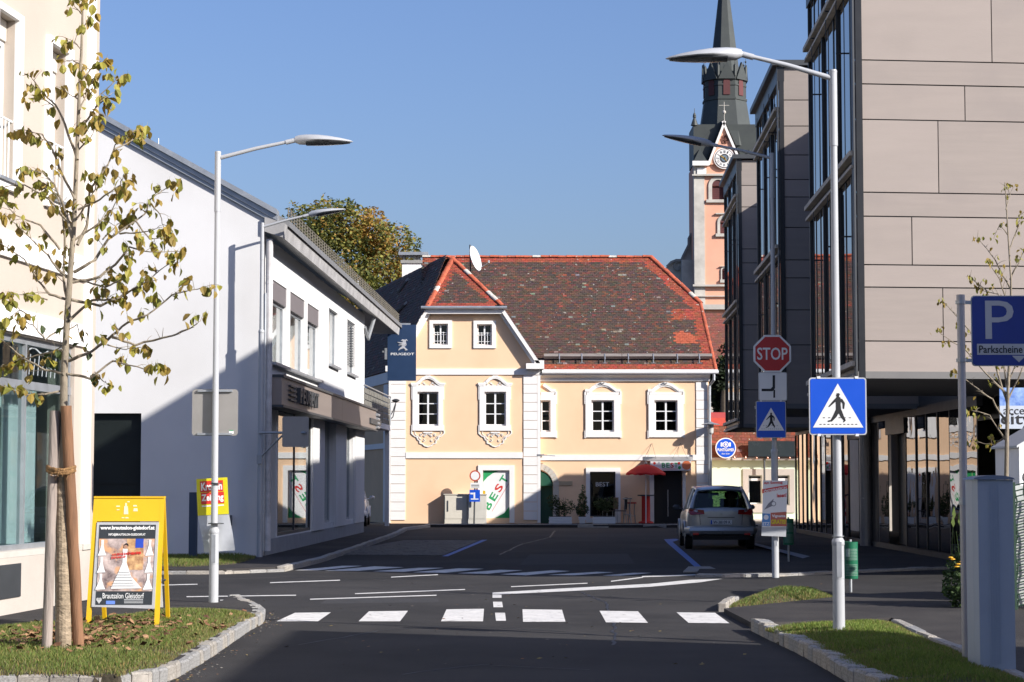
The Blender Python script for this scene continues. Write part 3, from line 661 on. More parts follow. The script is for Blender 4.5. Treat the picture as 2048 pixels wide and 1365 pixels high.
# ground floor: shop window, door frames, poster panel
q = wops[3]; fr = R4(FW, 1172, 1241, 936, 1040)
b = MB(); b.slab(FW, fr[0], fr[1], .12, fr[3], [(q[0], q[1], .3, q[3])], .05, 0, .05); b.build('window_surround', WHITE2, MAIN)
sw = window(MAIN, FW, q[0], q[1], q[2], q[3], .22, 1, 1, .05, .03, FRAMEB); 
b = MB(); b.text('BEST', FW.pt((q[0] + q[1]) / 2 - .0, FW.uz(1205, 969)[1], -.19), X, UP, .5, .16); b.build('lettering', SWHITE, sw)
b = MB(); b.fbox(FW, q[0] + .1, q[1] - .1, .4, 1.2, -.5, -.45); b.fbox(FW, q[0] + .1, q[1] - .3, 1.5, 1.75, -.6, -.55); b.build('window_display', mat('window display', (.05, .06, .06), .8, var=.5, vs=8, col2=(.01, .01, .01)), MAIN)
q = wops[4]
b = MB(); b.fbox(FW, q[0] - .16, q[0] - .002, .12, q[3] + .1, 0, .05); b.fbox(FW, q[1] + .002, q[1] + .12, .12, q[3] + .1, 0, .05); b.build('door_surround', WHITE2, MAIN)
b = MB(); b.fbox(FW, q[0], q[1], .1, q[3], -.3, -.25); dr = b.build('door', mat('dark timber door', (.012, .012, .012), .5), MAIN)
b = MB(); b.cyl(FW.pt((q[0] + q[1]) / 2, .35, -.19), FW.pt((q[0] + q[1]) / 2, 1.35, -.19), .02, n=8); b.build('handle', METAL, dr)
q = ops[2]; fr = R4(FL, 956, 1029, 931, 1043)
b = MB(); b.slab(FL, fr[0], fr[1], .12, fr[3], [(q[0], q[1], .12, q[3])], .05, 0, .05); b.build('window_surround', WHITE2, MAIN)
# curtains behind some of the upper windows
for F, q, k in [(FL, ops[0], 1), (FL, ops[1], 3), (FW, wops[1], 2), (FW, wops[2], 3)]:
    for h_ in (0, 1):
        if not (k >> h_) & 1: continue
        b = MB(); n = 12; u0 = q[0] + (q[1] - q[0]) * (.66 if h_ == 0 else .03); u1 = q[0] + (q[1] - q[0]) * (.97 if h_ == 0 else .26); vs_ = []
        for i in range(n + 1): d = -.26 - .03 * (i % 2); vs_ += [F.pt(u0 + (u1 - u0) * i / n, q[2] + .05, d), F.pt(u0 + (u1 - u0) * i / n, q[3] - .03, d)]
        b.add(vs_, [(2 * i, 2 * i + 2, 2 * i + 3, 2 * i + 1) for i in range(n)]); b.build('curtain', mat('grey curtain', (.34, .37, .36), .85, var=.2, vs=4), MAIN)
# side walls and back
LD = V((-.2546, 1, 0)).normalized()
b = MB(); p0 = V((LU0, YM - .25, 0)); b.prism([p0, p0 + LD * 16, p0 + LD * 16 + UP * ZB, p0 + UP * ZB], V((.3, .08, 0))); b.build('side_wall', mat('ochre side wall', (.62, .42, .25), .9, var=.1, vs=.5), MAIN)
b = MB()
for z0_, z1_ in [(ZB - .45, ZB - .05), (2.9, 3.1)]: b.prism([p0 + V((0, 0.01, z0_)), p0 + LD * 16 + UP * z0_, p0 + LD * 16 + UP * z1_, p0 + V((0, .01, z1_))], V((-.05, -.01, 0)))
b.prism([p0 + V((0, 0.01, .15)), p0 + LD * .75 + UP * .15, p0 + LD * .75 + UP * (ZB - .5), p0 + V((0, .01, ZB - .5))], V((-.06, -.012, 0)))
b.build('side_trim', WHITE2, MAIN)
b = MB(); b.box(WU1 - .3, WU1, YM + .4, YM + 10, 0, ZW + .1); b.box(WU0, WU1, YM + 10, YM + 10.3, 0, ZW + .1); b.build('rear_wall', PEACH, MAIN)
# ---- roofs -------------------------------------------------------------
YE = YM - .22                               # wing eave
e0 = P(1086, 741, YE); rdg = P(1200, 514, YM + 5.2); nW = V((0, -(rdg.z - e0.z), rdg.y - e0.y)).normalized()
def onW(px, py): return isect(px, py, e0, nW)
roofW = [onW(1080, 741), onW(1432, 741), onW(1401, 606), onW(1302, 515), onW(845, 515), onW(845, 600), onW(1000, 735)]
def tiles(bm, poly, p0, n, du=.17, dv=.115, mode='old', lift=.02, redge=None, seed=1):
    rr = random.Random(seed); n = n.normalized(); U = V((n.y, -n.x, 0)).normalized() * -1; U = UP.cross(n).normalized(); W = n.cross(U).normalized()
    if W.z < 0: W = -W
    q = [((p - p0).dot(U), (p - p0).dot(W)) for p in poly]; us = [a for a, _ in q]; ws = [c for _, c in q]
    nr = int((max(ws) - min(ws)) / dv) + 1
    for j in range(nr):
        w0 = min(ws) + j * dv; off = (j % 2) * du / 2 + rr.uniform(-.012, .012); u = min(us) + off; wob = rr.uniform(-.004, .004)
        while u < max(us):
            if inpoly(u + du / 2, w0 + dv / 2, q):
                L_ = dv * 1.55; a0, a1 = u + .004, u + du - .004; tl = lift * rr.uniform(.75, 1.35); sk = rr.uniform(-.006, .006); w = w0 + wob + rr.uniform(-.008, .008)
                ed = redge(p0 + U * (u + du / 2) + W * (w + dv / 2)) if redge else 9
                nz = noise.noise(V((u * .35, w * .5, seed * 3.1))) + .35 * noise.noise(V((u * 1.6, w * 2.2, 5)))
                if ed < 1: c = (.33, .068, .034); c = tuple(x * rr.uniform(.75, 1.2) for x in c)
                elif ed == 2: c = (.44, .10, .045)
                else:
                    t = rr.random() * 1.04 + nz * .16
                    if t > 1.08: c = (.24, .07, .04)
                    elif t > .86: c = (.15, .054, .034)
                    elif t > .35: c = (.095, .052, .037)
                    else: c = (.072, .048, .037)
                    if rr.random() < .012 + max(0, nz) * .04: c = (.22, .20, .17)
                    c = tuple(x * rr.uniform(.8, 1.2) for x in c)
                top = .004
                P_ = lambda a, b_, h: p0 + U * a + W * b_ + n * h
                bm.add([P_(a0, w + sk, 0), P_(a1, w - sk, 0), P_(a1, w + L_, 0), P_(a0, w + L_, 0), P_(a0, w + sk, tl), P_(a1, w - sk, tl), P_(a1, w + L_, top), P_(a0, w + L_, top)], [(4, 5, 6, 7), (0, 1, 5, 4), (1, 2, 6, 5), (3, 0, 4, 7)], 0, c)
            u += du
def distline(p, a, b):
    ab = b - a; t = max(0, min(1, (p - a).dot(ab) / ab.dot(ab))); return (p - a - ab * t).length
A_, B_, C_, D_ = roofW[1], roofW[2], roofW[3], roofW[4]
p1 = onW(1400, 668); p2 = onW(1385, 690)
def redW(p):
    if distline(p, A_, B_) < .42 or distline(p, B_, C_) < .50 or distline(p, C_, D_) < .36: return 0
    if (p - A_).dot(n_up) < .36: return 0
    px = 1024 + FPX * p.x / p.y
    ppy = 965 - (p.z - EYE) / p.y * FPX
    if 1345 < px < 1420 and 617 < ppy < 640 + (px - 1345) * .02: return 0
    if abs(px - 1372) < 22 and 664 < ppy < 688 and ppy > 664 + max(0, (px - 1372)) * .5: return 2
    return 5
n_up = V((0, nW.z, -nW.y)).normalized()
if n_up.z < 0: n_up = -n_up
b = MB(); tiles(b, roofW, e0, nW, redge=redW, seed=2)
rt = b.build('roof_tiles', TILE, MAIN); rt['kind'] = 'stuff'
b = MB(); b.poly([p - nW * .01 for p in roofW]); r = 12
bk = V((0, 2 * (rdg.y - e0.y), 0)); b.poly([C_ - nW * .01, D_ - nW * .01, V((D_.x, e0.y + bk.y, e0.z)), V((A_.x, e0.y + bk.y, e0.z))])
b.poly([C_, B_, V((B_.x, 2 * rdg.y - B_.y, B_.z))]); b.poly([B_, A_, V((A_.x, e0.y + bk.y, e0.z)), V((B_.x, 2 * rdg.y - B_.y, B_.z))])
b.build('roof_base', UNDER, MAIN)
# left block roof
YG = YM - .55
kL, kR = P(779, 742, YG), P(1086, 735, YG); tL, tR = P(854, 614, YG), P(1004, 612, YG); apx = P(905, 518, YG + 2.7)
nH = (tR - tL).cross(apx - tL).normalized()
if nH.y > 0: nH = -nH
b = MB(); rt_ = lambda p: 0 if min(distline(p, tL, apx), distline(p, tR, apx)) < .34 or p.z < tL.z + .17 else 5
tiles(b, [tL, tR, apx], tL, nH, redge=rt_, seed=5)
nL = LD.cross(tL - kL).normalized()
if nL.x > 0: nL = -nL
far = 17
lp = [kL, tL, apx, apx + LD * far, kL + LD * (far + 3)]
tiles(b, lp, kL, nL, du=.2, dv=.15, redge=lambda p: 5, seed=8)
nR_ = LD.cross(tR - kR).normalized()
if nR_.x < 0: nR_ = -nR_
rt = b.build('roof_tiles', TILE, MAIN); rt['kind'] = 'stuff'
b = MB(); b.poly([p - nH * .01 for p in (tL, tR, apx)]); b.poly([p - nL * .01 for p in lp]); b.poly([kR - nR_ * .01, tR - nR_ * .01, apx - nR_ * .01, apx + LD * 9, kR + LD * 9]); b.build('roof_base', UNDER, MAIN)
b = MB(); tiles(b, [kR + LD * .25, tR + LD * .25, apx + LD * .2, apx + LD * 7, kR + LD * 7], kR, nR_, redge=lambda p: 0 if distline(p, kR, tR) < .3 else 5, seed=9); rt = b.build('roof_tiles', TILE, MAIN); rt['kind'] = 'stuff'
# ridge and hip tiles
def ridge_line(bm, a, b_, r=.11, L=.33, up=.0):
    a = V(a); b_ = V(b_); d = b_ - a; n = max(1, int(d.length / L)); side = d.cross(UP).normalized(); nn = side.cross(d).normalized()
    for i in range(n):
        p = a + d * (i / n); q = a + d * ((i + 1.12) / n); o = nn * (ru(-.01, .012) + up)
        vs = []
        for (pt, rr_) in ((p, r * 1.08), (q, r * .92)):
            for k in range(7):
                th = pi * k / 6; vs.append(pt + o + side * (rr_ * cos(th)) + nn * (rr_ * .75 * sin(th)))
        f = ru(.8, 1.2); bm.add(vs, [(k, k + 1, 8 + k, 7 + k) for k in range(6)] + [tuple(range(6, -1, -1))], 0, (.45 * f, .10 * f, .045 * f) if R() > .12 else (.6, .55, .48))
b = MB(); ridge_line(b, D_ , C_); ridge_line(b, C_, B_); ridge_line(b, apx, tL); ridge_line(b, apx, tR); ridge_line(b, apx, apx + LD * far); ridge_line(b, B_, A_, .07)
rt = b.build('ridge_tiles', TILE, MAIN); rt['kind'] = 'stuff'
# gutters
b = MB(); gz = e0.z - .09
b.tube([P(1084, 745, YE - .08), P(1437, 745, YE - .08)], .065, 10); b.obox(P(1084, 742, YE - .08), X * 6.6, V((0, .06, 0)), UP * .05)
b.build('gutter', WHITEP, MAIN)
b = MB(); b.tube([P(842, 615.5, YG - .1), P(1014, 615.5, YG - .1)], .06, 10); b.build('gutter', METAL, MAIN)
b = MB(); b.tube([P(1428, 748, YE - .05), P(1428, 760, YE - .05), P(1419, 772, YM - .1), P(1419, 1040, YM - .1)], .055, 10); b.build('downpipe', METAL, MAIN)
b = MB(); b.tube([kR + V((0, -.0, -.02)), kR + V((0, .4, 0))], .05, 8); b.build('gutter_end', METAL, MAIN)
# snow guard beams
for xa, xb in [(1088, 1243), (1244, 1424)]:
    a = onW(xa, 722) + nW * .09; c = onW(xb, 722) + nW * .09; bb = MB(); bb.obox(a, c - a, n_up * .16, nW * .13); bb.build('snow_guard_beam', mat('grey timber beam', (.36, .31, .27) if xa > 1200 else (.24, .21, .19), .85, var=.2, vs=6, stretch=(.3, 2, 2)), MAIN)
for x in (1118, 1163, 1209, 1256, 1306, 1354, 1398):
    a = onW(x, 729); bb = MB(); bb.obox(a + nW * .02, X * .035, n_up * .42, nW * .025); bb.obox(a + nW * .22 - X * .0, X * .035, n_up * .35, nW * .02); bb.obox(a + nW * .02 - X * .07, X * .18, n_up * .03, nW * .03); bb.build('snow_guard_bracket', METAL, MAIN)
# snow guard beams and light gutter strip on shaded slope
for (xa, ya, xb, yb) in [(783, 643, 812, 612), (797, 590, 815, 565)]:
    a = isect(xa, ya, kL, nL) + nL * .05; c = isect(xb, yb, kL, nL) + nL * .05; bb = MB(); bb.obox(a, c - a, V((.12, 0, .12)), nL * .08); bb.build('valley_flashing', METAL, MAIN)
# chimney
ch = MB(); pc = P(824, 560, 88); S_ = 88 / FPX
x0, x1 = pc.x - 19 * S_, pc.x + 18 * S_
ch.box(x0, x1, 87.6, 88.4, P(800, 640, 88).z, P(800, 529, 88).z); cho = ch.build('chimney', WHITE2, MAIN)
ch = MB(); ch.box(x0 - .06, x1 + .06, 87.54, 88.46, P(800, 529, 88).z, P(800, 523, 88).z)
for xx in (x0 + .02, (x0 + x1) / 2 + .12, x1 - .14): ch.box(xx, xx + .1, 87.65, 87.75, P(800, 523, 88).z, P(800, 513, 88).z); ch.box(xx, xx + .1, 88.25, 88.35, P(800, 523, 88).z, P(800, 513, 88).z)
ch.build('chimney_collar', CONC, cho)
ch = MB(); ch.box(x0 - .15, x1 + .32, 87.45, 88.55, P(800, 513, 88).z, P(800, 507, 88).z); ch.build('chimney_cap', METAL, cho)
# satellite dish
dY = YM + 3.6; dc = P(951, 517, dY)
dish = thing('satellite_dish', 'white satellite dish on a mast at the ridge of the peach house', 'satellite dish', tuple(P(943, 555, dY)))
b = MB(); ax = V((.90, -.38, .26)).normalized(); s1 = ax.cross(UP).normalized(); s2 = s1.cross(ax).normalized(); vs = []
for i, (r_, dd) in enumerate([(0.001, -.10), (.18, -.085), (.34, -.045), (.47, 0), (.475, .012)]):
    for k in range(24): vs.append(dc + ax * dd + s1 * (r_ * cos(2 * pi * k / 24)) + s2 * (r_ * 1.08 * sin(2 * pi * k / 24)))
fs = [(i * 24 + k, i * 24 + (k + 1) % 24, (i + 1) * 24 + (k + 1) % 24, (i + 1) * 24 + k) for i in range(4) for k in range(24)]
b.add(vs, fs); b.add([v - ax * .015 for v in vs], [f[::-1] for f in fs]); b.build('reflector', WHITEP, dish, smooth=True)
b = MB(); b.cyl(P(941, 545, dY), P(940, 490, dY), .03, n=8); b.build('mast', METALD, dish)
b = MB(); lnb = dc + ax * .5 - s2 * .35; b.cyl(dc - s2 * .45, lnb, .012, n=6); b.cyl(lnb, lnb + UP * .1, .03, n=8); b.build('feed_arm', METAL, dish)
# plaque
# ---- hanging things on the facade --------------------------------------
po = thing('shop_poster', 'white shop poster with slanted green and red lettering in the peach house wall', 'poster', tuple(FL.pt(ops[2][0], .12, 0)))
q = ops[2]; b = MB(); b.fbox(FL, q[0] + .01, q[1] - .01, .14, q[3] - .01, -.07, -.05); b.build('panel', SWHITE, po)
hq = q[3] - .01; b = MB(); d_ = -.049
c1 = [FL.pt(q[0] + .012, hq - .42, d_), FL.pt(q[0] + .16, hq - .25, d_), FL.pt(q[0] + .35, hq - .11, d_), FL.pt(q[0] + .6, hq - .012, d_), FL.pt(q[0] + .012, hq - .012, d_)]; b.prism(c1, FL.N * .003)
c1 = [FL.pt(q[1] - .012, .30, d_), FL.pt(q[1] - .012, .72, d_), FL.pt(q[1] - .2, .48, d_), FL.pt(q[1] - .55, .30, d_)]; b.prism(c1, FL.N * .003); b.parts('green_corner', GREENP, po)
dirv = V((.52, 0, .85)).normalized(); perp = V((-dirv.z, 0, dirv.x)); cc = FL.pt((q[0] + q[1]) / 2, (hq + .25) / 2 + .1, -.047)
for ch_, off, m_ in [('B', -.58, GREENP), ('E', -.19, GREENP), ('S', .19, REDB), ('T', .56, GREENP)]:
    b = MB(); b.text(ch_, cc + dirv * off - perp * 0, dirv, perp, .27, .27, bold=.02); b.build('letter', m_, po)
b = MB(); b.obox(cc - dirv * .7 - perp * .24, dirv * 1.5, perp * .012, FL.N * .003); b.build('red_line', REDB, po)
# light box above the door
YA = YM - .42; a0 = P(1296, 925, YA)
sgn = thing('light_box_sign', 'white light box sign with green and red lettering over the cafe door', 'shop sign', (P(1345, 930, YM).x, YM - .5, P(1345, 941, YA).z))
x0, x1 = P(1301, 930, YA).x, P(1382, 930, YA).x; z0, z1 = P(1345, 941.5, YA).z, P(1345, 922, YA).z
b = MB(); b.box(x0, x1, YA, YM - .02, z0, z1); b.build('box', SWHITE, sgn)
b = MB(); b.hexa([(x0 - .1, YA - .02, z1), (x1, YA - .02, z1), (x1 + .1, YM - .06, z1 + .02), (x0 - .25, YM - .06, z1 + .02), (x0 + .2, YA + .2, z1 + .14), (x1 - .1, YA + .2, z1 + .14), (x1 + .1, YM - .06, z1 + .16), (x0 - .25, YM - .06, z1 + .16)]); b.build('roof_sheet', METAL, sgn)
FA = Face((0, YA), (1, 0)); b = MB()
for ch_, px, m_ in [('B', 1327, GREENP), ('E', 1336, GREENP), ('S', 1344, REDB), ('T', 1352, GREENP)]:
    b = MB(); b.text(ch_, FA.pt(FA.uz(px, 931)[0], FA.uz(px, 931)[1], .001), X, UP, .125, .19, bold=.02); b.build('letter', m_, sgn)
for px, py, r_, m_ in [(1373, 931, .17, mat('pizza orange', (.75, .2, .08), .5)), (1358, 927, .05, REDB), (1359, 936, .06, GREENP), (1309, 927, .05, REDB), (1318, 926, .04, SGREY)]:
    b = MB(); u, z = FA.uz(px, py); b.disc(FA.pt(u, z, .001), X, UP, r_, .003); b.build('printed_picture', m_, sgn)
b = MB(); u, z = FA.uz(1340, 939); b.obox(FA.pt(u - .3, z, .001), X * .6, UP * .02, FA.N * .003); b.build('underline', REDB, sgn)
b = MB()
for px, ty, xx in [(1304, 887, 1288), (1304, 887, 1312), (1361, 887, 1345), (1361, 887, 1375)]: b.cyl(P(px, ty, YM - .02), P(xx, 918, YA + .1), .006, n=4)
b.build('stay_wires', METALD, sgn)
# corner street lantern in front of the downpipe
lt = thing('street_lantern', 'grey lantern with a wide flat hat at the right corner of the peach house', 'street lamp', (P(1422, 965, YM - .5).x, YM - .5, HP))
cx_, cy_ = P(1422, 965, YM - .5).x, YM - .5; zl = P(1422, 850, YM - .5).z
b = MB(); b.cyl((cx_, cy_, 0), (cx_, cy_, zl - .35), .045, .035, 10); b.build('pole', METAL, lt)
b = MB(); b.lathe([(.33, zl), (.34, zl + .02), (.10, zl + .08), (.03, zl + .12)], (cx_, cy_, 0), 24); b.build('hat', METAL, lt)
b = MB(); b.lathe([(.05, zl - .36), (.10, zl - .3), (.12, zl - .02), (.11, zl)], (cx_, cy_, 0), 12); b.build('lamp_glass', mat('frosted lamp glass', (.5, .5, .48), .3), lt)
# ================================================================ white showroom building (left, middle)
FG = Face((-5.23, 43.0), (1, 0)); FS = Face((-5.23, 43.0), (.030, 1))
if FS.N.x < 0: FS = Face((-5.23, 43.0), (.030, 1), True)
SHOW = thing('showroom_building', 'white two storey car showroom with glazed ground floor on the left of the street', 'building', (-8, 50, 0))
ze = 6.95
gv0, gv1 = FG.uz(190, 250), FG.uz(535, 440); sl_ = (gv0[1] - gv1[1]) / (gv1[0] - gv0[0])
def gz(u): return gv1[1] - (u - gv1[0]) * sl_
gd = (FG.uz(185, 965)[0] - .5, FG.uz(281, 965)[0], 0, FG.uz(250, 827)[1])
b = MB(); b.slab(FG, -8, 0, 0, 5.0, [(gd[0], gd[1], .05, gd[3])], .3)
b.prism([FG.pt(-8, 5.0, -.3), FG.pt(0, 5.0, -.3), FG.pt(0, gz(0), -.3), FG.pt(-8, gz(-8), -.3)], FG.N * .3)
b.build('gable_wall', WHITE, SHOW)
b = MB(); b.fbox(FG, gd[0], gd[1], .1, gd[3], -.2, -.15); b.fbox(FG, gd[0], gd[1], 1.6, 1.66, -.15, -.12); b.build('gate', mat('near black gate', (.012, .016, .015), .35), SHOW)
# verge flashing, three steps
b = MB()
for (o, h, d1) in [(0, .09, .06), (.092, .11, .10), (.205, .12, .16)]:
    b.prism([FG.pt(-8, gz(-8) + o, -.3), FG.pt(.28, gz(.28) + o, -.3), FG.pt(.28, gz(.28) + o + h, -.3), FG.pt(-8, gz(-8) + o + h, -.3)], FG.N * (.3 + d1))
b.build('verge_flashing', METAL, SHOW)
b = MB(); yy = 71.6; dx = .03 * (yy - 43) / 1
b.prism([FG.pt(.50, gz(.50) + .12, -.3), FG.pt(-8, gz(-8) + .12, -.3), FG.pt(-8, gz(-8) + .25, -.3), FG.pt(.50, gz(.50) + .25, -.3)], V((dx, yy - 43, 0)))
b.build('roof', mat('grey roof sheet', (.20, .20, .20), .6, .2), SHOW)
b = MB(); vp = V((FG.pt(-1.9, 0).x, 43.4, 0)); vp = P(292, 300, 44); b.cyl(vp, vp + UP * .22, .05, n=10); b.lathe([(.09, .2), (.10, .24), (.02, .3)], vp, 10); b.build('roof_vent', METALD, SHOW)
b = MB(); vp = P(317, 320, 44); b.cyl(vp, P(317, 277, 44), .012, n=6); b.cyl(P(716, 640, 70), P(716, 560, 70), .02, n=6); b.build('lightning_rod', METAL, SHOW)
# street wall openings
def UZ(px, py): return FS.uz(px, py)
ztop = [UZ(540, 560)[1], UZ(577, 580)[1], UZ(614, 602)[1]]; zt1 = sum(ztop) / 3; zb1 = (UZ(540, 724)[1] + UZ(614, 752)[1]) / 2
wu = [(UZ(540, 965)[0], UZ(571, 965)[0]), (UZ(578, 965)[0], UZ(607, 965)[0]), (UZ(613, 965)[0], UZ(636, 965)[0])]
w4 = (UZ(656, 965)[0], UZ(674, 965)[0], UZ(656, 727)[1], UZ(656, 614)[1]); w5 = (UZ(693, 965)[0], UZ(709, 965)[0], UZ(693, 744)[1], UZ(693, 637)[1])
uo = [(a, c, zb1, zt1) for a, c in wu] + [w4, w5]
UE = UZ(726, 965)[0]
zband0, zband1 = UZ(640, 838)[1], UZ(640, 793)[1]
go = [(UZ(537, 965)[0], UZ(552, 965)[0], .12, zband0 + .1), (UZ(555, 965)[0], UZ(621, 965)[0], .45, zband0 + .1), (UZ(646, 965)[0], UZ(667, 965)[0], .55, zband0 + .1), (UZ(690, 965)[0], UZ(706, 965)[0], .55, zband0 + .1)]
b = MB(); b.slab(FS, .3, UE, 0, ze - .1, uo + go, .3, 0, 0); b.build('wall', WHITE, SHOW)
b = MB(); b.obox(FS.pt(UE, 0, 0), FS.N * -6, FS.U * .3, UP * (ze - .1)); b.build('wall', WHITE, SHOW)
b = MB(); b.fbox(FS, .3, UE, 0.05, .42, 0, .03); b.build('plinth', mat('grey plinth', (.33, .34, .35), .9, var=.1), SHOW)
# pier columns between shop panes stand proud
b = MB()
for a, c in [(621, 645), (667, 689), (707, 725)]: b.fbox(FS, UZ(a, 965)[0] + .03, UZ(c, 965)[0] - .03, .42, zband0, 0, .06)
b.parts('pier', WHITE, SHOW)
# room behind
b = MB(); b.obox(FS.pt(.4, .1, -4), FS.U * (UE - .8), FS.N * -.1, UP * 6.5); b.obox(FS.pt(.4, 3.0, -.32), FS.U * (UE - .8), FS.N * -3.6, UP * .3); b.build('interior', INT2, SHOW)
b = MB(); b.fbox(FS, .4, UE - .3, .12, .3, -3.9, -.35); b.build('interior_floor', CONC, SHOW)
CURT = mat('white curtain', (.75, .76, .76), .8, var=.12, vs=1.5, stretch=(4, 4, .05))
for k, o in enumerate(uo):
    wn = window(SHOW, FS, o[0], o[1], o[2], o[3] - (.42 if k < 3 else .0), .14, 1, 1, .06, .03, METAL, GLASSC)
    if k < 4:
        b = MB(); n = 14; vs = []; W_ = o[1] - o[0]
        for i in range(n + 1):
            d = -.30 - .04 * (i % 2); vs += [FS.pt(o[0] + W_ * i / n, o[2] + .05, d), FS.pt(o[0] + W_ * i / n, o[3] - .35, d)]
        b.add(vs, [(2 * i, 2 * i + 2, 2 * i + 3, 2 * i + 1) for i in range(n)]); b.build('curtain', CURT, SHOW)
    else:
        z = o[3]
        while z > o[3] - 1.15:
            b = MB(); b.obox(FS.pt(o[0] + .02, z - .075, -.06), FS.U * (o[1] - o[0] - .04), FS.N * .05 + UP * -.02, UP * .008 + FS.N * .002); b.build('blind_slat', METAL, SHOW); z -= .075
    if k < 3:
        b = MB(); b.fbox(FS, o[0] + .01, o[1] - .01, o[3] - .42, o[3] - .005, -.16, -.02); b.build('shutter_box', mat('brown grey shutter box', (.16, .14, .14), .6), SHOW)
b = MB(); b.fbox(FS, wu[0][0] - .05, wu[2][1] + .1, zb1 - .06, zb1 - .002, 0, .12); b.fbox(FS, w4[0] - .05, w4[1] + .1, w4[2] - .06, w4[2] - .002, 0, .1); b.fbox(FS, w5[0] - .05, w5[1] + .1, w5[2] - .06, w5[2] - .002, 0, .1); b.parts('window_sill', METAL, SHOW)
for k, o in enumerate(go[1:]): window(SHOW, FS, o[0], o[1], o[2], o[3], .16 if k else .05, 2 if k == 0 else 1, 1, .07, .05, METALD if k == 0 else METAL, GLASSS, sash=False)
b = MB(); o = go[0]; b.fbox(FS, o[0], o[1], .12, o[3], -.25, -.2); b.build('door', FRAMEB, SHOW)
# sign band
b = MB(); ub = UZ(741, 965)[0]; uj = UZ(655, 965)[0]
b.fbox(FS, .12, uj - .01, zband0, zband1, 0, .38); b.fbox(FS, uj + .01, UE + .25, zband0, zband1, 0, .38); b.parts('sign_band', mat('brown metal fascia', (.30, .25, .22), .5, .35, var=.12, vs=1.5, stretch=(1, .1, 1)), SHOW)
b = MB(); b.fbox(FS, .10, UE + .27, zband1, zband1 + .06, 0, .42); b.fbox(FS, .10, UE + .27, zband0 - .05, zband0, 0, .42); b.parts('sign_band_edge', METALD, SHOW)
zm = (zband0 + zband1) / 2; ul0, ul1 = UZ(556, 965)[0], UZ(597, 965)[0]
for i, ch_ in enumerate('PEUGEOT'):
    u = ul0 + (ul1 - ul0) * (i + .5) / 7; b = MB(); b.text(ch_, FS.pt(u, zm, .385), FS.U if FS.U.y > 0 and False else FS.U * 1, UP, (ul1 - ul0) / 7 * .8, .34, depth=-.10 if FS.U.cross(UP).dot(FS.N) < 0 else .10, bold=.03); b.build('letter', METALD, SHOW)
b = MB()
for i in range(4): b.fbox(FS, UZ(540, 965)[0], UZ(553, 965)[0], zm - .16 + i * .1, zm - .12 + i * .1, .38, .44)
b.fbox(FS, UZ(713, 965)[0], UZ(735, 965)[0], zm - .15, zm + .02, .38, .43); b.build('band_plate', METALD, SHOW)
b = MB()
for i in range(4): b.cyl(FS.pt(UE + .1, zband0 + .08 + i * .13, .40), FS.pt(UE + .9, zband0 + .08 + i * .13, .40), .045, n=8)
b.parts('band_tubes', METAL, SHOW)
# eave: soffit, fascia gutter
E0 = FS.pt(-.35, 0, .36); 
def ept(Y, off): return V((-5.23 + .03 * (Y - 43) + off, Y, 0))
b = MB(); b.prism([ept(42.96, .005) + UP * (ze - .02), ept(42.96, .36) + UP * (ze - .16), ept(71.6, .36) + UP * (ze - .16), ept(71.6, -2.5) + UP * (ze - .02), ept(63.4, -2.5) + UP * (ze - .02), ept(63.4, .005) + UP * (ze - .02)], UP * .05); b.build('eave_soffit', mat('grey eave boards', (.28, .275, .27), .85), SHOW)  # plain grey boarding under the eave
b = MB(); a, c = ept(42.93, .36), ept(71.6, .36)
b.prism([a + UP * (ze - .18), a + V((.05, 0, ze - .18)), a + V((.09, 0, ze + .12)), a + UP * (ze + .12)], c - a); b.prism([a + V((-.34, .0, ze - .05)), a + V((0.05, 0, ze - .18)), a + V((.09, 0, ze + .12)), a + V((-.34, 0, ze + .26))], V((0, -.03, 0)))
b.build('eave_fascia', mat('weathered white fascia', (.42, .41, .40), .7, .1, var=.2, vs=2), SHOW)
# snow rail
b = MB()
zr_ = gz(.45) + .27
for o in (.03, .10, .17, .24): b.cyl(ept(43.4, .45) + UP * (zr_ + o), ept(71.2, .45) + UP * (zr_ + o), .014, n=5)
y = 43.4
while y < 71.3: b.cyl(ept(y, .45) + UP * (zr_ - .05), ept(y, .45) + UP * (zr_ + .25), .014, n=5); y += .45
b.build('snow_rail', mat('brass grey rail', (.20, .18, .14), .7, .2), SHOW)
b = MB(); b.tube([FS.pt(.05, ze - .2, .11), FS.pt(.05, .2, .11)], .075, 12)
for z in (1, 2.6, 4.2, 5.8): b.cyl(FS.pt(.05, z, .11), FS.pt(.05, z + .05, .11), .082, n=12)
b.build('downpipe', mat('stained white pipe', (.62, .60, .59), .6, var=.25, vs=2.5), SHOW)
b = MB(); b.tube([FS.pt(-.02, 5.6, .04), FS.pt(-.02, .2, .04)], .03, 8); b.build('conduit', METAL, SHOW)
b = MB(); b.tube([FS.pt(UE, ze - .5, .02), FS.pt(UE + .3, ze - .85, .1), FS.pt(UE + .35, ze - .2, .28)], .07, 8); b.build('gutter_bend', METAL, SHOW)
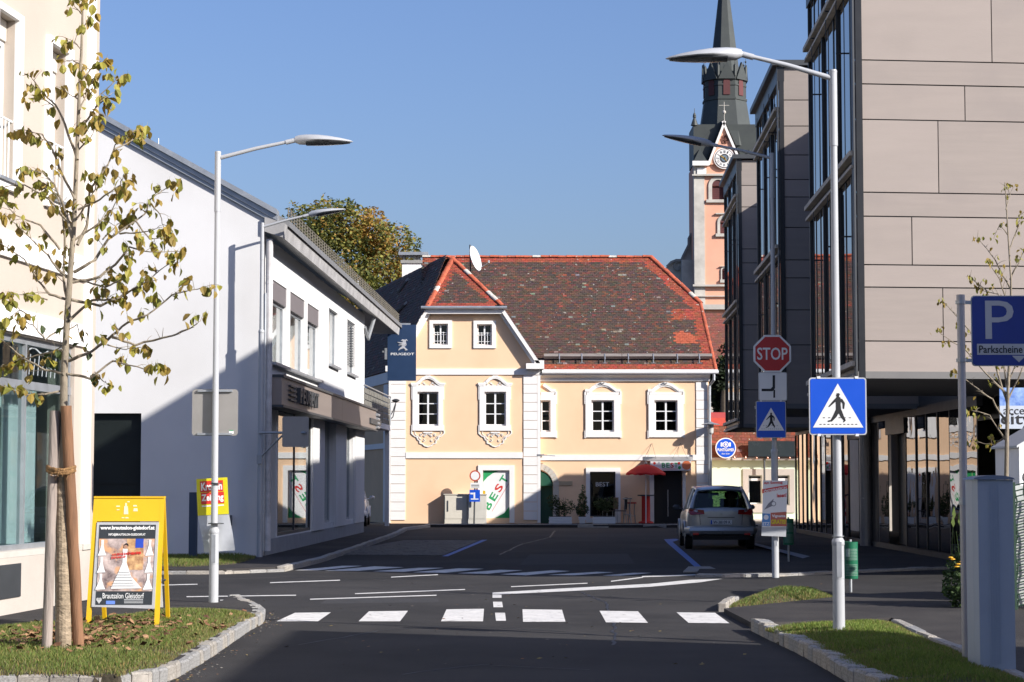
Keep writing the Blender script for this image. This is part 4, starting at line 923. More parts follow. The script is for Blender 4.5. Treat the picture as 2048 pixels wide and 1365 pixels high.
# loggia balcony behind the end of the wall
zb0 = 3.45; b = MB(); ue2 = UE + 9.2
b.obox(FS.pt(UE + .01, zb0, .04), FS.U * (ue2 - UE), FS.N * -1.6, UP * .18); b.build('balcony_slab', WHITE, SHOW)
b = MB(); n = 30
for i in range(n):
    u = UE + .1 + (ue2 - UE - .2) * i / n
    for j in range(5): b.fbox(FS, u, u + (ue2 - UE) / n * .8, zb0 + .2 + j * .19, zb0 + .36 + j * .19, -.01, .02 + ru(0, .01))
b.build('balcony_panel', mat('woven grey balcony panels', (.22, .21, .18), .85, var=.3, vs=8), SHOW)
b = MB(); b.cyl(FS.pt(UE, zb0 + 1.2, .02), FS.pt(ue2, zb0 + 1.2, .02), .025, n=8); b.cyl(FS.pt(ue2, zb0 + .1, .02), FS.pt(ue2, zb0 + 1.2, .02), .025, n=8); b.build('balcony_rail', METAL, SHOW)
b = MB(); b.fbox(FS, ue2 - .3, ue2 - .15, 0, zb0, -.15, 0.0); b.build('balcony_post', WHITE, SHOW)
b = MB(); p = FS.pt(ue2 + .1, zb0 + 1.0, .2); b.lathe([(.02, 0), (.13, .06), (.14, .1), (.05, .14)], p, 12); b.tube([p, p + V((-.1, 0, -.3)), p + V((-.35, 0, -.75)), p + V((-.1, 0, -.5)), p + V((0, 0, -.05))], .02, 6); b.cyl(FS.pt(ue2, zb0 + 1.0, 0), p + UP * .05, .015, n=6); b.build('wall_lamp', METALD, SHOW)

# banner sign hanging from the eave end
YB = 71.9; BN = thing('banner_sign', 'navy blue hanging sign with a silver lion emblem and white lettering', 'sign', tuple(P(803, 762, YB)))
FB = Face((0, YB), (1, 0)); q = R4(FB, 775, 832, 650, 762); b = MB(); b.fbox(FB, q[0], q[1], q[2], q[3], -.12, 0); b.build('panel', NAVY, BN)
b = MB(); u, z = FB.uz(805, 708.5); b.text('PEUGEOT', FB.pt(u, z, .001), X, UP, .82, .085, bold=.01); b.build('lettering', SWHITE, BN)
b = MB(); s = YB / FPX; cu, cz_ = FB.uz(805, 690)
def lp(pts, r, m=0, dd=.004): 
    for (a, c), (ra, rc) in zip(zip(pts[:-1], pts[1:]), zip(r[:-1], r[1:])):
        A = FB.pt(cu + a[0] * s, cz_ - a[1] * s, dd); B = FB.pt(cu + c[0] * s, cz_ - c[1] * s, dd); d = (B - A).normalized(); nn = V((-d.z, 0, d.x))
        b.prism([A - nn * ra * s, B - nn * rc * s, B + nn * rc * s, A + nn * ra * s], FB.N * ru(.012, .02)); b.disc(B, X, UP, rc * s, -.015, 10)
lp([(4, -8), (3, -3), (2, 2), (0, 6)], [3.2, 3.4, 3, 2.2]); lp([(0, 5), (-5, 8), (-8, 11)], [2.2, 1.4, .6]); lp([(1, 4), (6, 8), (9, 10), (5, 11)], [2.2, 1.4, 1.1, .6]); lp([(1, -3), (-5, -4), (-10, -5)], [1.6, 1.1, .5]); lp([(2, 0), (-4, 0), (-8, 1)], [1.3, .9, .4])
lp([(4, -8), (0, -9.5), (-3, -8)], [2.2, 1.3, .4]); lp([(4, -8), (8, -10), (10, -8)], [1.3, 1, .5]); lp([(6, -5), (7.5, 0), (5, 3)], [.9, .7, .4])
b.build('lion_emblem', mat('silver emblem', (.72, .72, .74), .25, .5), BN)
b = MB(); b.fbox(FB, q[0] - .18, q[0], q[2] + 1.0, q[2] + 1.06, -.08, -.03); b.fbox(FB, q[0] - .7, q[1] - .2, q[3], q[3] + .06, -.08, -.03); b.fbox(FB, q[0] - .10, q[0] - .01, q[3] - 1.22, q[3] - .82, -.07, -.01); b.parts('bracket', METAL, BN)
# low white building with flat roof seen over the eave
YR = 112; q0, q1 = P(712, 600, YR), P(748, 600, YR)
b = MB(); b.box(q0.x, q1.x, YR, YR + 6, 0, P(700, 581, YR).z); o = b.build('white_outbuilding', WHITE, origin=(q0.x, YR, 0)); tag(o, 'small white flat roofed building just visible beyond the showroom eave', 'building')
b = MB(); b.box(q0.x - .2, q1.x + .15, YR - .2, YR + 6.2, P(700, 581, YR).z, P(700, 576, YR).z); b.build('flat_roof', mat('brown roof edge', (.14, .11, .09), .8), o)
# white small car partly hidden behind the showroom end (added with the cars)

# ================================================================ cream building (left foreground)
FC = Face((-5.55, 26.8), (.1, 1))
if FC.N.x < 0: FC = Face((-5.55, 26.8), (.1, 1), True)
CRB = thing('cream_building', 'cream and white building with a glass shop front at the left edge of the picture', 'building', (-7, 20, 0))
cw = FC.uz
zA1, zA0 = cw(12, 60)[1], cw(12, 352)[1]
wB = (cw(93, 300)[0], cw(128, 300)[0], cw(100, 403)[1], cw(100, 88)[1]); fBo = (cw(88, 300)[0], cw(137, 300)[0], cw(88, 412)[1], cw(88, 67)[1])
wid = wB[1] - wB[0]; sp = 3.05
cuA = cw(26, 300)[0]; wA = (cuA - wid, cuA, wB[2], wB[3]); fA = (cuA - wid - .14, cw(35, 300)[0], fBo[2], fBo[3])
zs1, zs0 = 3.36, cw(100, 1094)[1]
us1 = cw(148, 800)[0]
shop = (-14, us1, zs0, zs1)
b = MB(); b.slab(FC, -18, 0, 0, 8.6, [wA, wB, shop, (wA[0] - 3.2, wA[1] - 3.2, wA[2], wA[3])], .35); b.build('wall', CREAM, CRB)
b = MB(); b.obox(FC.pt(0, 0, 0), FC.N * -8, FC.U * .3, UP * 8.6); b.obox(FC.pt(-18, 0, -.4), FC.N * -8, FC.U * -.3, UP * 8.6); b.obox(FC.pt(-18, 8.6, .3), FC.U * 18.4, FC.N * -9, UP * .2); b.parts('wall', CREAM, CRB)
b = MB(); b.fbox(FC, cw(170, 400)[0], .0, .1, 8.4, 0, .05); b.fbox(FC, -18, 0, 8.1, 8.3, .0, .10); b.fbox(FC, -18, .12, 8.3, 8.45, 0, .28); b.fbox(FC, -18, .25, 8.45, 8.62, 0, .45)
zc_ = cw(0, 460)[1]; b.fbox(FC, -18, cw(170, 400)[0], zs1 + .02, zs1 + .30, 0, .04); b.fbox(FC, -18, cw(170, 400)[0] - .001, cw(60, 530)[1], cw(60, 478)[1], 0, .045)
b.build('pilaster_and_cornice', WHITE2, CRB)
for w_, f_ in ((wA, fA), (wB, fBo), ((wA[0] - 3.2, wA[1] - 3.2, wA[2], wA[3]), (fA[0] - 3.2, fA[1] - 3.2, fA[2], fA[3]))):
    b = MB(); b.slab(FC, f_[0], f_[1], f_[2], f_[3], [w_], .06, 0, .06); b.build('window_surround', WHITE2, CRB)
    wn = window(CRB, FC, w_[0], w_[1], w_[2], w_[3] - .25, .18, 2, 1, .07, .05, WHITEP, GLASSS)
    b = MB(); b.fbox(FC, w_[0] + .01, w_[1] - .01, w_[3] - .25, w_[3] - .01, -.2, -.1); b.build('shutter_box', mat('beige shutter box', (.62, .58, .5), .6), CRB)
    b = MB(); b.fbox(FC, w_[0], w_[1] + .02, w_[2] - .001, w_[2] + .03, -.14, .10); b.build('window_sill', METAL, CRB)
    b = MB(); n = 16; vs = []
    for i in range(n + 1): d = -.32 - .05 * (i % 2); vs += [FC.pt(w_[0] + wid * i / n, w_[2], d), FC.pt(w_[0] + wid * i / n, w_[3], d)]
    b.add(vs, [(2 * i, 2 * i + 2, 2 * i + 3, 2 * i + 1) for i in range(n)]); b.build('curtain', CURT, CRB)
    b = MB()
    for z in [w_[2] + .15 + i * .1 for i in range(0)]: pass
    for i in range(5): b.cyl(FC.pt(w_[0] + .1 + i * (wid - .2) / 4, w_[2] + .03, -.02), FC.pt(w_[0] + .1 + i * (wid - .2) / 4, w_[2] + .75, -.02), .01, n=5)
    b.cyl(FC.pt(w_[0], w_[2] + .75, -.02), FC.pt(w_[1], w_[2] + .75, -.02), .014, n=6); b.build('window_grille', WHITEP, wn)
# shop front: transom glass and panes
ztr = cw(70, 772)[1]
b = MB(); b.fbox(FC, -14, us1, zs1 - .08, zs1, -.12, -.05); b.fbox(FC, -14, us1, ztr - .05, ztr + .05, -.14, -.04); b.fbox(FC, -14, us1, zs0, zs0 + .06, -.14, -.04)
bars = [cw(56, 900)[0], us1 - .06, cw(56, 900)[0] - 1.35, cw(56, 900)[0] - 3.0, -9]
for u in bars: b.fbox(FC, u, u + .045, zs0 + .06, zs1 - .08, -.13, -.045)
fr_ = b.build('shop_front_frame', METAL, CRB)
ub_ = sorted(bars); ub_ = [-14] + ub_
for a, c in zip(ub_[:-1], ub_[1:]):
    for z0_, z1_ in ((zs0 + .06, ztr - .05), (ztr + .05, zs1 - .08)):
        b = MB(); b.fbox(FC, a + .06, c, z0_, z1_, -.10, -.09); b.build('pane', GLASSS, fr_)
b = MB(); b.fbox(FC, -14, us1, zs0 + .06, ztr - .02, -.75, -.70); b.fbox(FC, -14, us1, ztr + .02, zs1 + .3, -1.4, -1.35); b.fbox(FC, -14, us1, zs0 - .1, zs0 + .02, -2.5, -.2); b.build('interior', mat('pale shop interior', (.74, .80, .78), .9, var=.18, vs=.8), CRB)
b = MB(); n = 26; vs = []; ua, uc = cw(62, 900)[0], cw(118, 900)[0]
for i in range(n + 1): d = -.35 - .05 * sin(i * 2.1); vs += [FC.pt(ua + (uc - ua) * i / n, zs0 + .05, d), FC.pt(ua + (uc - ua) * i / n, ztr, d)]
b.add(vs, [(2 * i, 2 * i + 2, 2 * i + 3, 2 * i + 1) for i in range(n)]); b.build('curtain', CURT, CRB)
b = MB(); b.fbox(FC, -14, us1 + .1, zs0 - .07, zs0 - .001, 0, .10); b.fbox(FC, us1 + .1, .02, zs0 - .07, zs0 - .002, .05, .12); b.build('sill', STONEW, CRB)
b = MB(); b.fbox(FC, -18, .0, .0, zs0 - .072, .05, .10); b.build('plinth', CREAML, CRB)
b = MB(); b.fbox(FC, cw(0, 1160)[0] - .9, cw(23, 1160)[0], cw(10, 1195)[1], cw(10, 1128)[1], .1, .115); b.build('vent_panel', METALD, CRB)
u0_, u1_ = cw(106, 1150)[0], cw(119, 1150)[0]; z0_, z1_ = cw(112, 1183)[1], cw(112, 1115)[1]
for i in range(12):
    z = z0_ + (z1_ - z0_) * i / 12; b = MB(); b.fbox(FC, u0_, u1_, z, z + .022, .1, .125); b.build('louvre_slat', METAL, CRB)
b = MB(); b.fbox(FC, u0_ - .02, u1_ + .02, z0_ - .02, z1_ + .02, .1, .108); b.build('louvre_back', METALD, CRB)
b = MB(); uL = cw(72, 740)[0]; zL = (zs1 + ztr) / 2
for i in range(7): b.strip(FC, [(uL + i * .16, zL - .14), (uL + i * .16 + .05, zL + .10 - .05 * (i % 2))], .02, .003, d=-.088)
b.strip(FC, [(uL + .1 * i, zL + .16 + .03 * sin(i)) for i in range(8)], .02, .003, d=-.088); b.build('faint_script', mat('etched letters', (.35, .38, .40), .5), fr_)
# ================================================================ modern office building on the right (three bays and a glazed ground floor)
MOD = thing('office_building', 'modern office building with pale panelled bays and black glazing on the right', 'building', (9, 45, 0))
XB = 8.95; BD = V((.035, 1, 0)).normalized()
FLV = [3.55, 6.6 if False else 6.62, 9.95]
def bay(px0, Y0, px1, ztop, zbot, xr, rails, rows, vj, first=False):
    c0 = P(px0, 965, Y0); c0.z = 0
    # back corner: road-parallel line through c0 seen at px1
    k = (px1 - 1024) / FPX; L_ = (k * c0.y - c0.x) / (.035 - k); c1 = c0 + V((.035 * L_, L_, 0))
    fd = V((1, .10, 0)).normalized() if first else V((1, 0.0, 0))       # front face direction
    FF = Face((c0.x, c0.y), (fd.x, fd.y)); W_ = (xr - c0.x) / fd.x
    # core box
    b = MB(); i_ = .06
    q = [c0 + V((.25, .07, 0)), c0 + fd * W_ + V((0, .07, 0)), V((xr, c1.y - .05, 0)), c1 + V((.25, -.05, 0))]
    b.prism([p + UP * (zbot + .12) for p in q], UP * (ztop - zbot - .2)); b.build('core', PANELB, MOD)
    # panels of the front face
    for r in range(len(rows) - 1):
        z1, z0 = rows[r], rows[r + 1]; cuts = [0] + [u for u in vj[r] if 0 < u < W_] + [W_]
        for a, c in zip(cuts[:-1], cuts[1:]):
            b = MB(); b.fbox(FF, a + .008 + (.03 if a == 0 else 0), c - .008, z0 + .010, z1 - .010, -.065, -.03 + ru(-.002, .002)); b.build('panel', random.choice(PANELS), MOD)
    b = MB(); b.fbox(FF, -.008, .02, zbot, ztop + .05, -.12, .0); b.build('corner_profile', METALD, MOD)
    # roof edge
    b = MB(); b.prism([p + UP * ztop for p in [c0 + V((-.12, -.08, 0)), c0 + fd * W_ + V((0, -.08, 0)), V((xr, c1.y + .1, 0)), c1 + V((-.12, .1, 0))]], UP * .12); b.build('roof_edge', METALD, MOD)
    # soffit
    b = MB(); b.prism([p + UP * zbot for p in [c0, c0 + fd * W_, V((xr, c1.y, 0)), c1]], UP * .11); b.build('soffit', SOFF, MOD)
    # street side: glass wall
    FSd = Face((c1.x, c1.y), ((c0 - c1).x, (c0 - c1).y)); Ls = (c0 - c1).length
    if FSd.N.x > 0: FSd.N = -FSd.N
    zz = [zbot] + [z for z in rails if zbot + .3 < z < ztop - .3] + [ztop - .35]; n = 9
    b = MB(); b.fbox(FSd, 0, Ls, ztop - .35, ztop, -.15, .0); 
    for z in zz[:-1]: b.fbox(FSd, 0, Ls, z, z + .30, -.14, -.055)
    b.fbox(FSd, 0, .05, zbot, ztop, -.14, -.04); b.fbox(FSd, Ls - .06, Ls - .001, zbot, ztop, -.14, -.04)
    fr = b.build('side_frame', FRAMEB, MOD)
    for z in zz[:-1]:
        b = MB(); b.fbox(FSd, -.02, Ls - .06, z + .20, z + .28, -.05, .07); b.build('timber_rail', WOODL, MOD)
        b = MB(); b.fbox(FSd, -.02, Ls - .06, z + .0, z + .05, -.05, .05); b.build('lower_rail', WOODL, MOD)
    for z0, z1 in zip(zz[:-1], zz[1:]):
        za = z0 + .32; zb = z1 - .02
        for i in range(n):
            ua = .1 + (Ls - .2) * i / n; uc = .1 + (Ls - .2) * (i + 1) / n
            b = MB(); e = ru(-.006, .006)
            b.hexa([FSd.pt(ua + .03, za, -.06 + e), FSd.pt(uc - .03, za, -.06 - e), FSd.pt(uc - .03, za, -.08 - e), FSd.pt(ua + .03, za, -.08 + e), FSd.pt(ua + .03, zb, -.06 + e), FSd.pt(uc - .03, zb, -.06 - e), FSd.pt(uc - .03, zb, -.08 - e), FSd.pt(ua + .03, zb, -.08 + e)]); b.build('pane', GLASSM, fr)
            b = MB(); b.fbox(FSd, ua - .03, ua + .03, za, zb, -.10, -.052 if i % 3 else -.02); b.build('mullion', FRAMEB, fr)
        # shade wire brackets
        for i in (2, 5, 7):
            u = .1 + (Ls - .2) * i / n; b = MB(); b.cyl(FSd.pt(u, zb - .9, -.05), FSd.pt(u, zb - .9, .08), .015, n=6); b.cyl(FSd.pt(u, za, .07), FSd.pt(u, zb, .07), .008, n=4); b.build('blind_guide', METALD, fr)
    return c0, c1
def zat(py, Y): return P(1500, py, Y).z
Y1 = 32.3
rows1 = [11.1, 9.9, zat(-60, Y1), zat(119, Y1), zat(167, Y1), zat(238, Y1), zat(384, Y1), zat(432, Y1), zat(529, Y1), zat(574, Y1), zat(682, Y1), zat(757, Y1)]
ux = lambda px: (px - 1716) / FPX * Y1 * 1.02
vj1 = [[3, 6], [2, 5], [ux(2001), 5.2], [ux(2200)], [ux(1944), 5.5], [ux(1888), 5.0], [ux(2150), 6], [ux(1832), 4.8], [ux(2100), 5], [ux(1893), 4.6], [ux(2080), 5.5]]
B1 = bay(1716, Y1, 1620, 11.1, rows1[-1], 15.0, [3.4, 6.62, 9.7], rows1, vj1, True)
Y2 = 45.2; r2 = [zat(135, Y2), zat(200, Y2), zat(252, Y2), zat(310, Y2), zat(359, Y2), zat(394, Y2), zat(455, Y2), zat(520, Y2), zat(556, Y2), zat(620, Y2), zat(690, Y2), 3.25]
B2 = bay(1562, Y2, 1515, zat(132, Y2), 3.25, XB + .3, [3.5, 6.62, 9.7], r2, [[] for _ in r2])
Y3 = 59.0; r3 = [zat(320, Y3), zat(371, Y3), zat(414, Y3), zat(498, Y3), zat(526, Y3), zat(568, Y3), zat(650, Y3), zat(700, Y3), zat(780, Y3), 3.25]
B3 = bay(1478, Y3, 1450, zat(318, Y3), 3.2, XB + .3, [3.4, 6.62, 9.7], r3, [[] for _ in r3])
YB0, YB1 = 39.6, 64.7
b = MB(); b.box(XB + .02, 15, YB0, YB1, 3.3, 10.9); b.build('core', mat('dark cladding', (.05, .052, .055), .7), MOD)
b = MB(); b.box(12.5, 15, 33.6, YB0 + .2, 0, 3.2); b.build('core', mat('dark cladding', (.05, .052, .055), .7), MOD)  # unseen block added to stop sun from passing under the first bay
b = MB(); b.box(XB + .6, 16, YB0 + .01, YB0 + .3, 0, 3.3); b.build('dark_wall', mat('dark green wall', (.035, .045, .04), .7), MOD)
# glazed ground floor: individual panes, each slightly out of plane, so reflections break
FGd = Face((XB, YB0 - .2), (0, 1)); FGd.N = V((-1, 0, 0))
edges = [1952, 1926, 1899, 1875, 1852, 1831, 1811, 1774, 1757, 1742, 1725, 1697, 1686, 1674, 1662, 1650, 1640, 1630, 1620, 1612, 1604, 1596, 1590]
def ypx(px): return XB / ((px - 1024) / FPX)
fr = None; b = MB(); b.box(XB - .01, XB + .1, YB0 - .2, YB1, 0, .17); b.box(XB - .02, XB + .1, YB0 - .2, YB1, 3.1, 3.3); fr = b.build('ground_floor_frame', FRAMEB, MOD)
for a, c in zip(edges[:-1], edges[1:]):
    ya, yb = ypx(a), ypx(c)
    if (a, c) in ((1811, 1774), (1725, 1697)):
        b = MB(); b.box(XB + .25, XB + .3, ya, yb, .17, 2.75); b.build('door', FRAMEB, MOD); b = MB(); b.box(XB - .05, XB + .3, ya, yb, 2.75, 3.1); b.build('door_head', FRAMEB, MOD); continue
    e = ru(-.02, .02) * (yb - ya); b = MB(); z0, z1 = .18, 3.1; m_ = .03
    b.hexa([(XB + e, ya + m_, z0), (XB - e, yb - m_, z0), (XB + .02 - e, yb - m_, z0), (XB + .02 + e, ya + m_, z0), (XB + e, ya + m_, z1), (XB - e, yb - m_, z1), (XB + .02 - e, yb - m_, z1), (XB + .02 + e, ya + m_, z1)])
    b.build('pane', GLASSG, fr); b = MB(); b.box(XB - .015, XB + .06, yb - m_, yb + m_, z0, z1); b.build('mullion', FRAMEB, fr)
b = MB(); b.box(XB + 3, XB + 3.1, YB0, YB1, 0, 3.2); b.box(XB + .3, XB + 3, YB0, YB1, 0, .1); b.build('interior', INT, MOD)
# grey columns behind the lamp
for px, Yc in ((1676, 55.0), (1730, 51.3)):
    b = MB(); x_ = (px - 1024) / FPX * Yc; b.cyl((x_, Yc, 0), (x_, Yc, 3.25), .16, n=16); b.build('column', mat('polished column', (.30, .28, .28), .25, .3), MOD)
# caster blocks: unseen buildings added and shaped to throw the road and facade shade
b = MB(); z = 7.2
q = [V((9.9, 14.6, 0)), V((9.9, -14, 0)), V((24, -14, 0)), V((24, 8.4, 0))]; b.prism(q, UP * z); o = b.build('caster_house', mat('rendered house', (.5, .46, .4), .9), origin=(16, 0, 0)); tag(o, 'plain unseen house on the right behind the camera, added to shade the near road', 'house')
b = MB(); b.prism([V((9.6, 15, z)), V((9.6, -14.4, z)), V((24.4, -14.4, z)), V((24.4, 8.9, z))], UP * .35); b.prism([V((9.9, 14.6, z + .35)), V((9.9, -14, z + .35)), V((17, -14, z + 3.2)), V((17, 10.5, z + 3.2))], UP * .05); b.build('roof', TILER, o)
b = MB(); b.box(11.2, 17.5, 66.0, 71.0, 0, 7.75); o = b.build('caster_building', mat('rendered house', (.5, .46, .4), .9), origin=(14, 68, 0)); tag(o, 'low unseen building behind the office block, shaped to shade the peach facade', 'building')
# city banner on the dark wall
bn = thing('city_banner', 'blue and white city banner with clouds hanging under the office building at the right edge', 'banner', (P(2025, 858, 32.45).x, 32.45, 2.4))
FN = Face((0, 32.45), (1, 0)); u0, z1 = FN.uz(1998, 776); u1 = FN.uz(2110, 776)[0]; z0 = FN.uz(1998, 858)[1]; zm = FN.uz(1998, 812)[1]
b = MB(); b.fbox(FN, u0, u1, z0, zm, 0, .03); b.build('white_half', mat('banner white', (.50, .55, .62), .6), bn)
b = MB(); b.fbox(FN, u0, u1, zm, z1, 0, .03); b.build('sky_half', mat('banner sky print', (.02, .10, .45), .6, vs=6, col2=(.35, .5, .7)), bn)
b = MB(); b.fbox(FN, u0 + .1, u0 + .13, z1, 3.28, .0, .02); b.fbox(FN, u1 - .13, u1 - .1, z1, 3.28, .0, .02); b.parts('strap', METALD, bn)
b = MB(); b.text('accent', FN.pt(FN.uz(2006, 823)[0], FN.uz(2006, 823)[1], .031), X, UP, .50, .10, align='L'); b.text('city', FN.pt(FN.uz(2001, 842)[0], FN.uz(2001, 842)[1], .031), X, UP, .50, .23, align='L', bold=.01); b.build('lettering', BLACK, bn)

# ================================================================ green cafe building behind, right of the peach house
YS = 82.0; FP_ = Face((0, YS), (1, 0)); GR = thing('pale_green_shop', 'pale green shop with brown shingled fascia behind the parked silver car', 'shop', (10, YS, 0))
xl, xr = FP_.uz(1424, 965)[0], FP_.uz(1612, 965)[0]; zt = FP_.uz(1500, 921)[1]
wo1 = R4(FP_, 1497, 1524, 951, 1008); wo2 = R4(FP_, 1545, 1579, 951, 1011)
b = MB(); b.slab(FP_, xl - 1, xr, 0, zt, [wo1, wo2], .3); b.build('wall', MINT, GR); b = MB(); b.box(xl - 1, xr, YS + 5, YS + 5.2, 0, zt); b.build('rear_wall', MINT, GR)
b = MB(); b.box(xl, xr, YS + 1.2, YS + 1.25, 0, zt); b.build('interior', INT, GR)
b = MB(); b.slab(FP_, wo1[0] - .22, wo2[1] + .2, wo1[2] - .35, wo1[3] + .25, [wo1, wo2], .05, 0, .05); b.build('window_surround', CREAML, GR)
for w_ in (wo1, wo2): window(GR, FP_, w_[0], w_[1], w_[2], w_[3], .14, 1, 1, .04, .03, WHITEP); b = MB(); b.fbox(FP_, w_[0], w_[1], w_[3] - .22, w_[3] - .12, -.12, -.06); b.build('blind', SWHITE, GR)
b = MB(); b.fbox(FP_, xl - 1, xr + .6, zt, zt + .09, 0, .30); b.build('eave_board', CREAML, GR)
zf1 = FP_.uz(1500, 852)[1]; b = MB()
rowsn = 12; a0 = V((xl - 1, YS - .28, zt + .1)); wv = V((0, .45, zf1 - zt - .1)); nn = V((0, -(zf1 - zt), .45)).normalized()
tiles(b, [a0, a0 + X * (xr + 1.6 - xl), a0 + X * (xr + 1.6 - xl) + wv, a0 + wv], a0, nn, du=.22, dv=.12, redge=lambda p: 5, seed=14)
for i in range(len(b.c)): c = b.c[i]; b.c[i] = (c[0] * 1.5 + .07, c[1] * .9 + .012, c[2] * .8)
o = b.build('shingles', TILE, GR); o['kind'] = 'stuff'
b = MB(); b.prism([a0 - nn * .01, a0 + X * (xr + 1.6 - xl) - nn * .01, a0 + X * (xr + 1.6 - xl) + wv - nn * .01, a0 + wv - nn * .01], V((0, .1, 0))); b.build('fascia_back', UNDER, GR)
b = MB(); b.box(xl - 1, xr + .6, YS + .1, YS + .25, zf1, FP_.uz(1500, 836)[1]); b.prism([V((xl - 1, YS + .1, FP_.uz(1500, 836)[1])), V((xl - 1, YS + 3, FP_.uz(1500, 820)[1])), V((xl - 1, YS + 3, zf1)), V((xl - 1, YS + .25, zf1))], X * 5); b.build('red_parapet', mat('red flashing', (.45, .06, .04), .6), GR)
b = MB(); b.fbox(FP_, FP_.uz(1494, 880)[0], xr + .3, FP_.uz(1500, 914)[1], FP_.uz(1500, 883)[1], .30, .42); b.build('dark_sign_board', mat('dark glass sign', (.03, .04, .045), .25), GR)
b = MB()
for i in range(9): p = FP_.pt(FP_.uz(1445 + i * 22, 917)[0], FP_.uz(1500, 918)[1], .38); b.lathe([(.01, .10), (.035, .03), (.03, 0), (.008, -.01)], p, 8)
b.build('light_bulbs', mat('orange glass bulbs', (.7, .25, .12), .3), GR)
b = MB(); u = FP_.uz(1527, 950)[0]; b.cyl(FP_.pt(u, 1.6, .3), FP_.pt(u, FP_.uz(1527, 915)[1], .3), .04, n=8); b.build('flue_pipe', METALD, GR)
b = MB(); b.box(xr, xr + 1.3, YS + .6, YS + .7, 0, zt); b.build('dark_passage', INT, GR)
b = MB(); b.box(xr - .02 + .06, xr + .48, YS + .5, YS + .55, FP_.uz(1600, 997)[1], FP_.uz(1600, 968)[1]); b.build('door_poster', mat('bluish paper', (.75, .78, .9), .7), GR)
b = MB(); b.fbox(FP_, xl - 1, xr + 1.2, .0, .16, 0, 1.2); b.build('step', CREAML, GR)
u0_, u1_, z0_, z1_ = R4(FP_, 1481, 1512, 1000, 1010); b = MB(); b.fbox(FP_, u0_, u1_, z0_, z0_ + .5, -.9, -.6); b.build('counter', mat('warm timber', (.30, .18, .07), .6), GR)
# round beer sign
rs = thing('round_sign', 'round blue and white brewery sign on the shingled fascia', 'sign', tuple(FP_.pt(FP_.uz(1449, 897)[0], FP_.uz(1449, 918)[1], .5)))
u, z = FP_.uz(1449, 897); c = FP_.pt(u, z, .42); b = MB(); b.disc(c, X, UP, .41, .06, 32); b.build('rim', SWHITE, rs)
b = MB(); b.disc(c + FP_.N * .061, X, UP, .37, .004, 32); b.build('face', BLUE, rs)
b = MB(); b.text('PUNTIGAMER', FP_.pt(u, z - .07, .487), X, UP, .66, .12, bold=.02); b.text('das bier', FP_.pt(u, z - .22, .487), X, UP, .34, .06); b.build('lettering', SWHITE, rs)
b = MB(); b.disc(FP_.pt(u, z + .14, .487), X, UP, .12, .004); b.build('roundel', SWHITE, rs)
b = MB(); b.disc(FP_.pt(u, z + .14, .492), X, UP, .085, .004); b.build('roundel_centre', BLUE, rs); b = MB(); b.disc(FP_.pt(u, z + .14, .497), X, UP, .05, .004); b.fbox(FP_, u - .2, u - .13, z + .06, z + .22, .486, .489); b.fbox(FP_, u + .13, u + .2, z + .06, z + .22, .486, .489); b.build('roundel_badge', SWHITE, rs)
b = MB(); b.fbox(FP_, u - .2, u + .2, z - .0, z + .02, .30, .42); b.build('bracket', METALD, rs)
# house with red roof further back
YK = 128; p0 = P(1335, 655, YK); b = MB(); xa, xb = P(1330, 620, YK).x, P(1500, 620, YK).x; za, zb = P(1400, 735, YK).z, P(1400, 628, YK + 5).z
o = thing('red_roofed_house', 'house with a red tiled roof between the peach house and the church tower', 'house', (xa + 3, YK, 0))
b.box(xa, xb, YK + .5, YK + 9.5, 0, za); b.build('wall', CREAML, o)
b = MB(); a0 = V((xa, YK, za)); nn = V((0, -(zb - za), 5)).normalized(); tiles(b, [a0, V((xb, YK, za)), V((xb, YK + 5, zb)), V((xa, YK + 5, zb))], a0, nn, du=.22, dv=.2, redge=lambda p: 5, seed=21)
for i in range(len(b.c)): c = b.c[i]; b.c[i] = (c[0] * 1.2 + .10, c[1] + .02, c[2] + .01)
b.poly([V((xa, YK + 5, zb)), V((xb, YK + 5, zb)), V((xb, YK + 10, za)), V((xa, YK + 10, za))], 0, (.3, .08, .05)); b.poly([V((xa, YK, za)), V((xb, YK, za)), V((xb, YK + 5, zb - .02)), V((xa, YK + 5, zb - .02))], 0, (.1, .04, .03))
r_ = b.build('roof_tiles', TILE, o); r_['kind'] = 'stuff'

# ================================================================ church
YC = 240.0; s = YC / FPX; CH = thing('church', 'salmon and white church tower with dark octagonal spire, clock and baroque gable', 'church', (25, YC, 0))
def C(px, py, dy=0): return P(px, py, YC + dy)
xL, xR = C(1390, 700).x, C(1508, 700).x; cxm = (xL + xR) / 2; W2 = (xR - xL) / 2; cyy = YC + W2
FT = Face((0, YC), (1, 0)); T = lambda px, py: FT.uz(px, py)
zE = T(1450, 330)[1]
aw1 = R4(FT, 1424, 1448, 372, 400); aw2 = R4(FT, 1440, 1458, 445, 468); aw3 = R4(FT, 1444, 1452, 541, 560)
b = MB(); b.slab(FT, xL, xR, 0, zE, [aw1, aw2, aw3], .5); b.build('tower_wall', PINK, CH); b = MB(); b.box(xL, xR, YC + W2 * 2 - .3, YC + W2 * 2, 0, zE)
b.prism([V((xL, YC + .5, 0)), V((xL, YC + 2 * W2 - .3, 0)), V((xL, YC + 2 * W2 - .3, zE)), V((xL, YC + .5, zE))], V((.4, 0, 0))); b.prism([V((xR, YC + .5, 0)), V((xR, YC + 2 * W2 - .3, 0)), V((xR, YC + 2 * W2 - .3, zE)), V((xR, YC + .5, zE))], V((-.4, 0, 0)))
b.parts('tower_wall', PINK, CH)
b = MB(); b.box(xL + .6, xR - .6, YC + 1.2, YC + 1.3, 0, zE); b.build('interior', INT, CH)
b = MB()
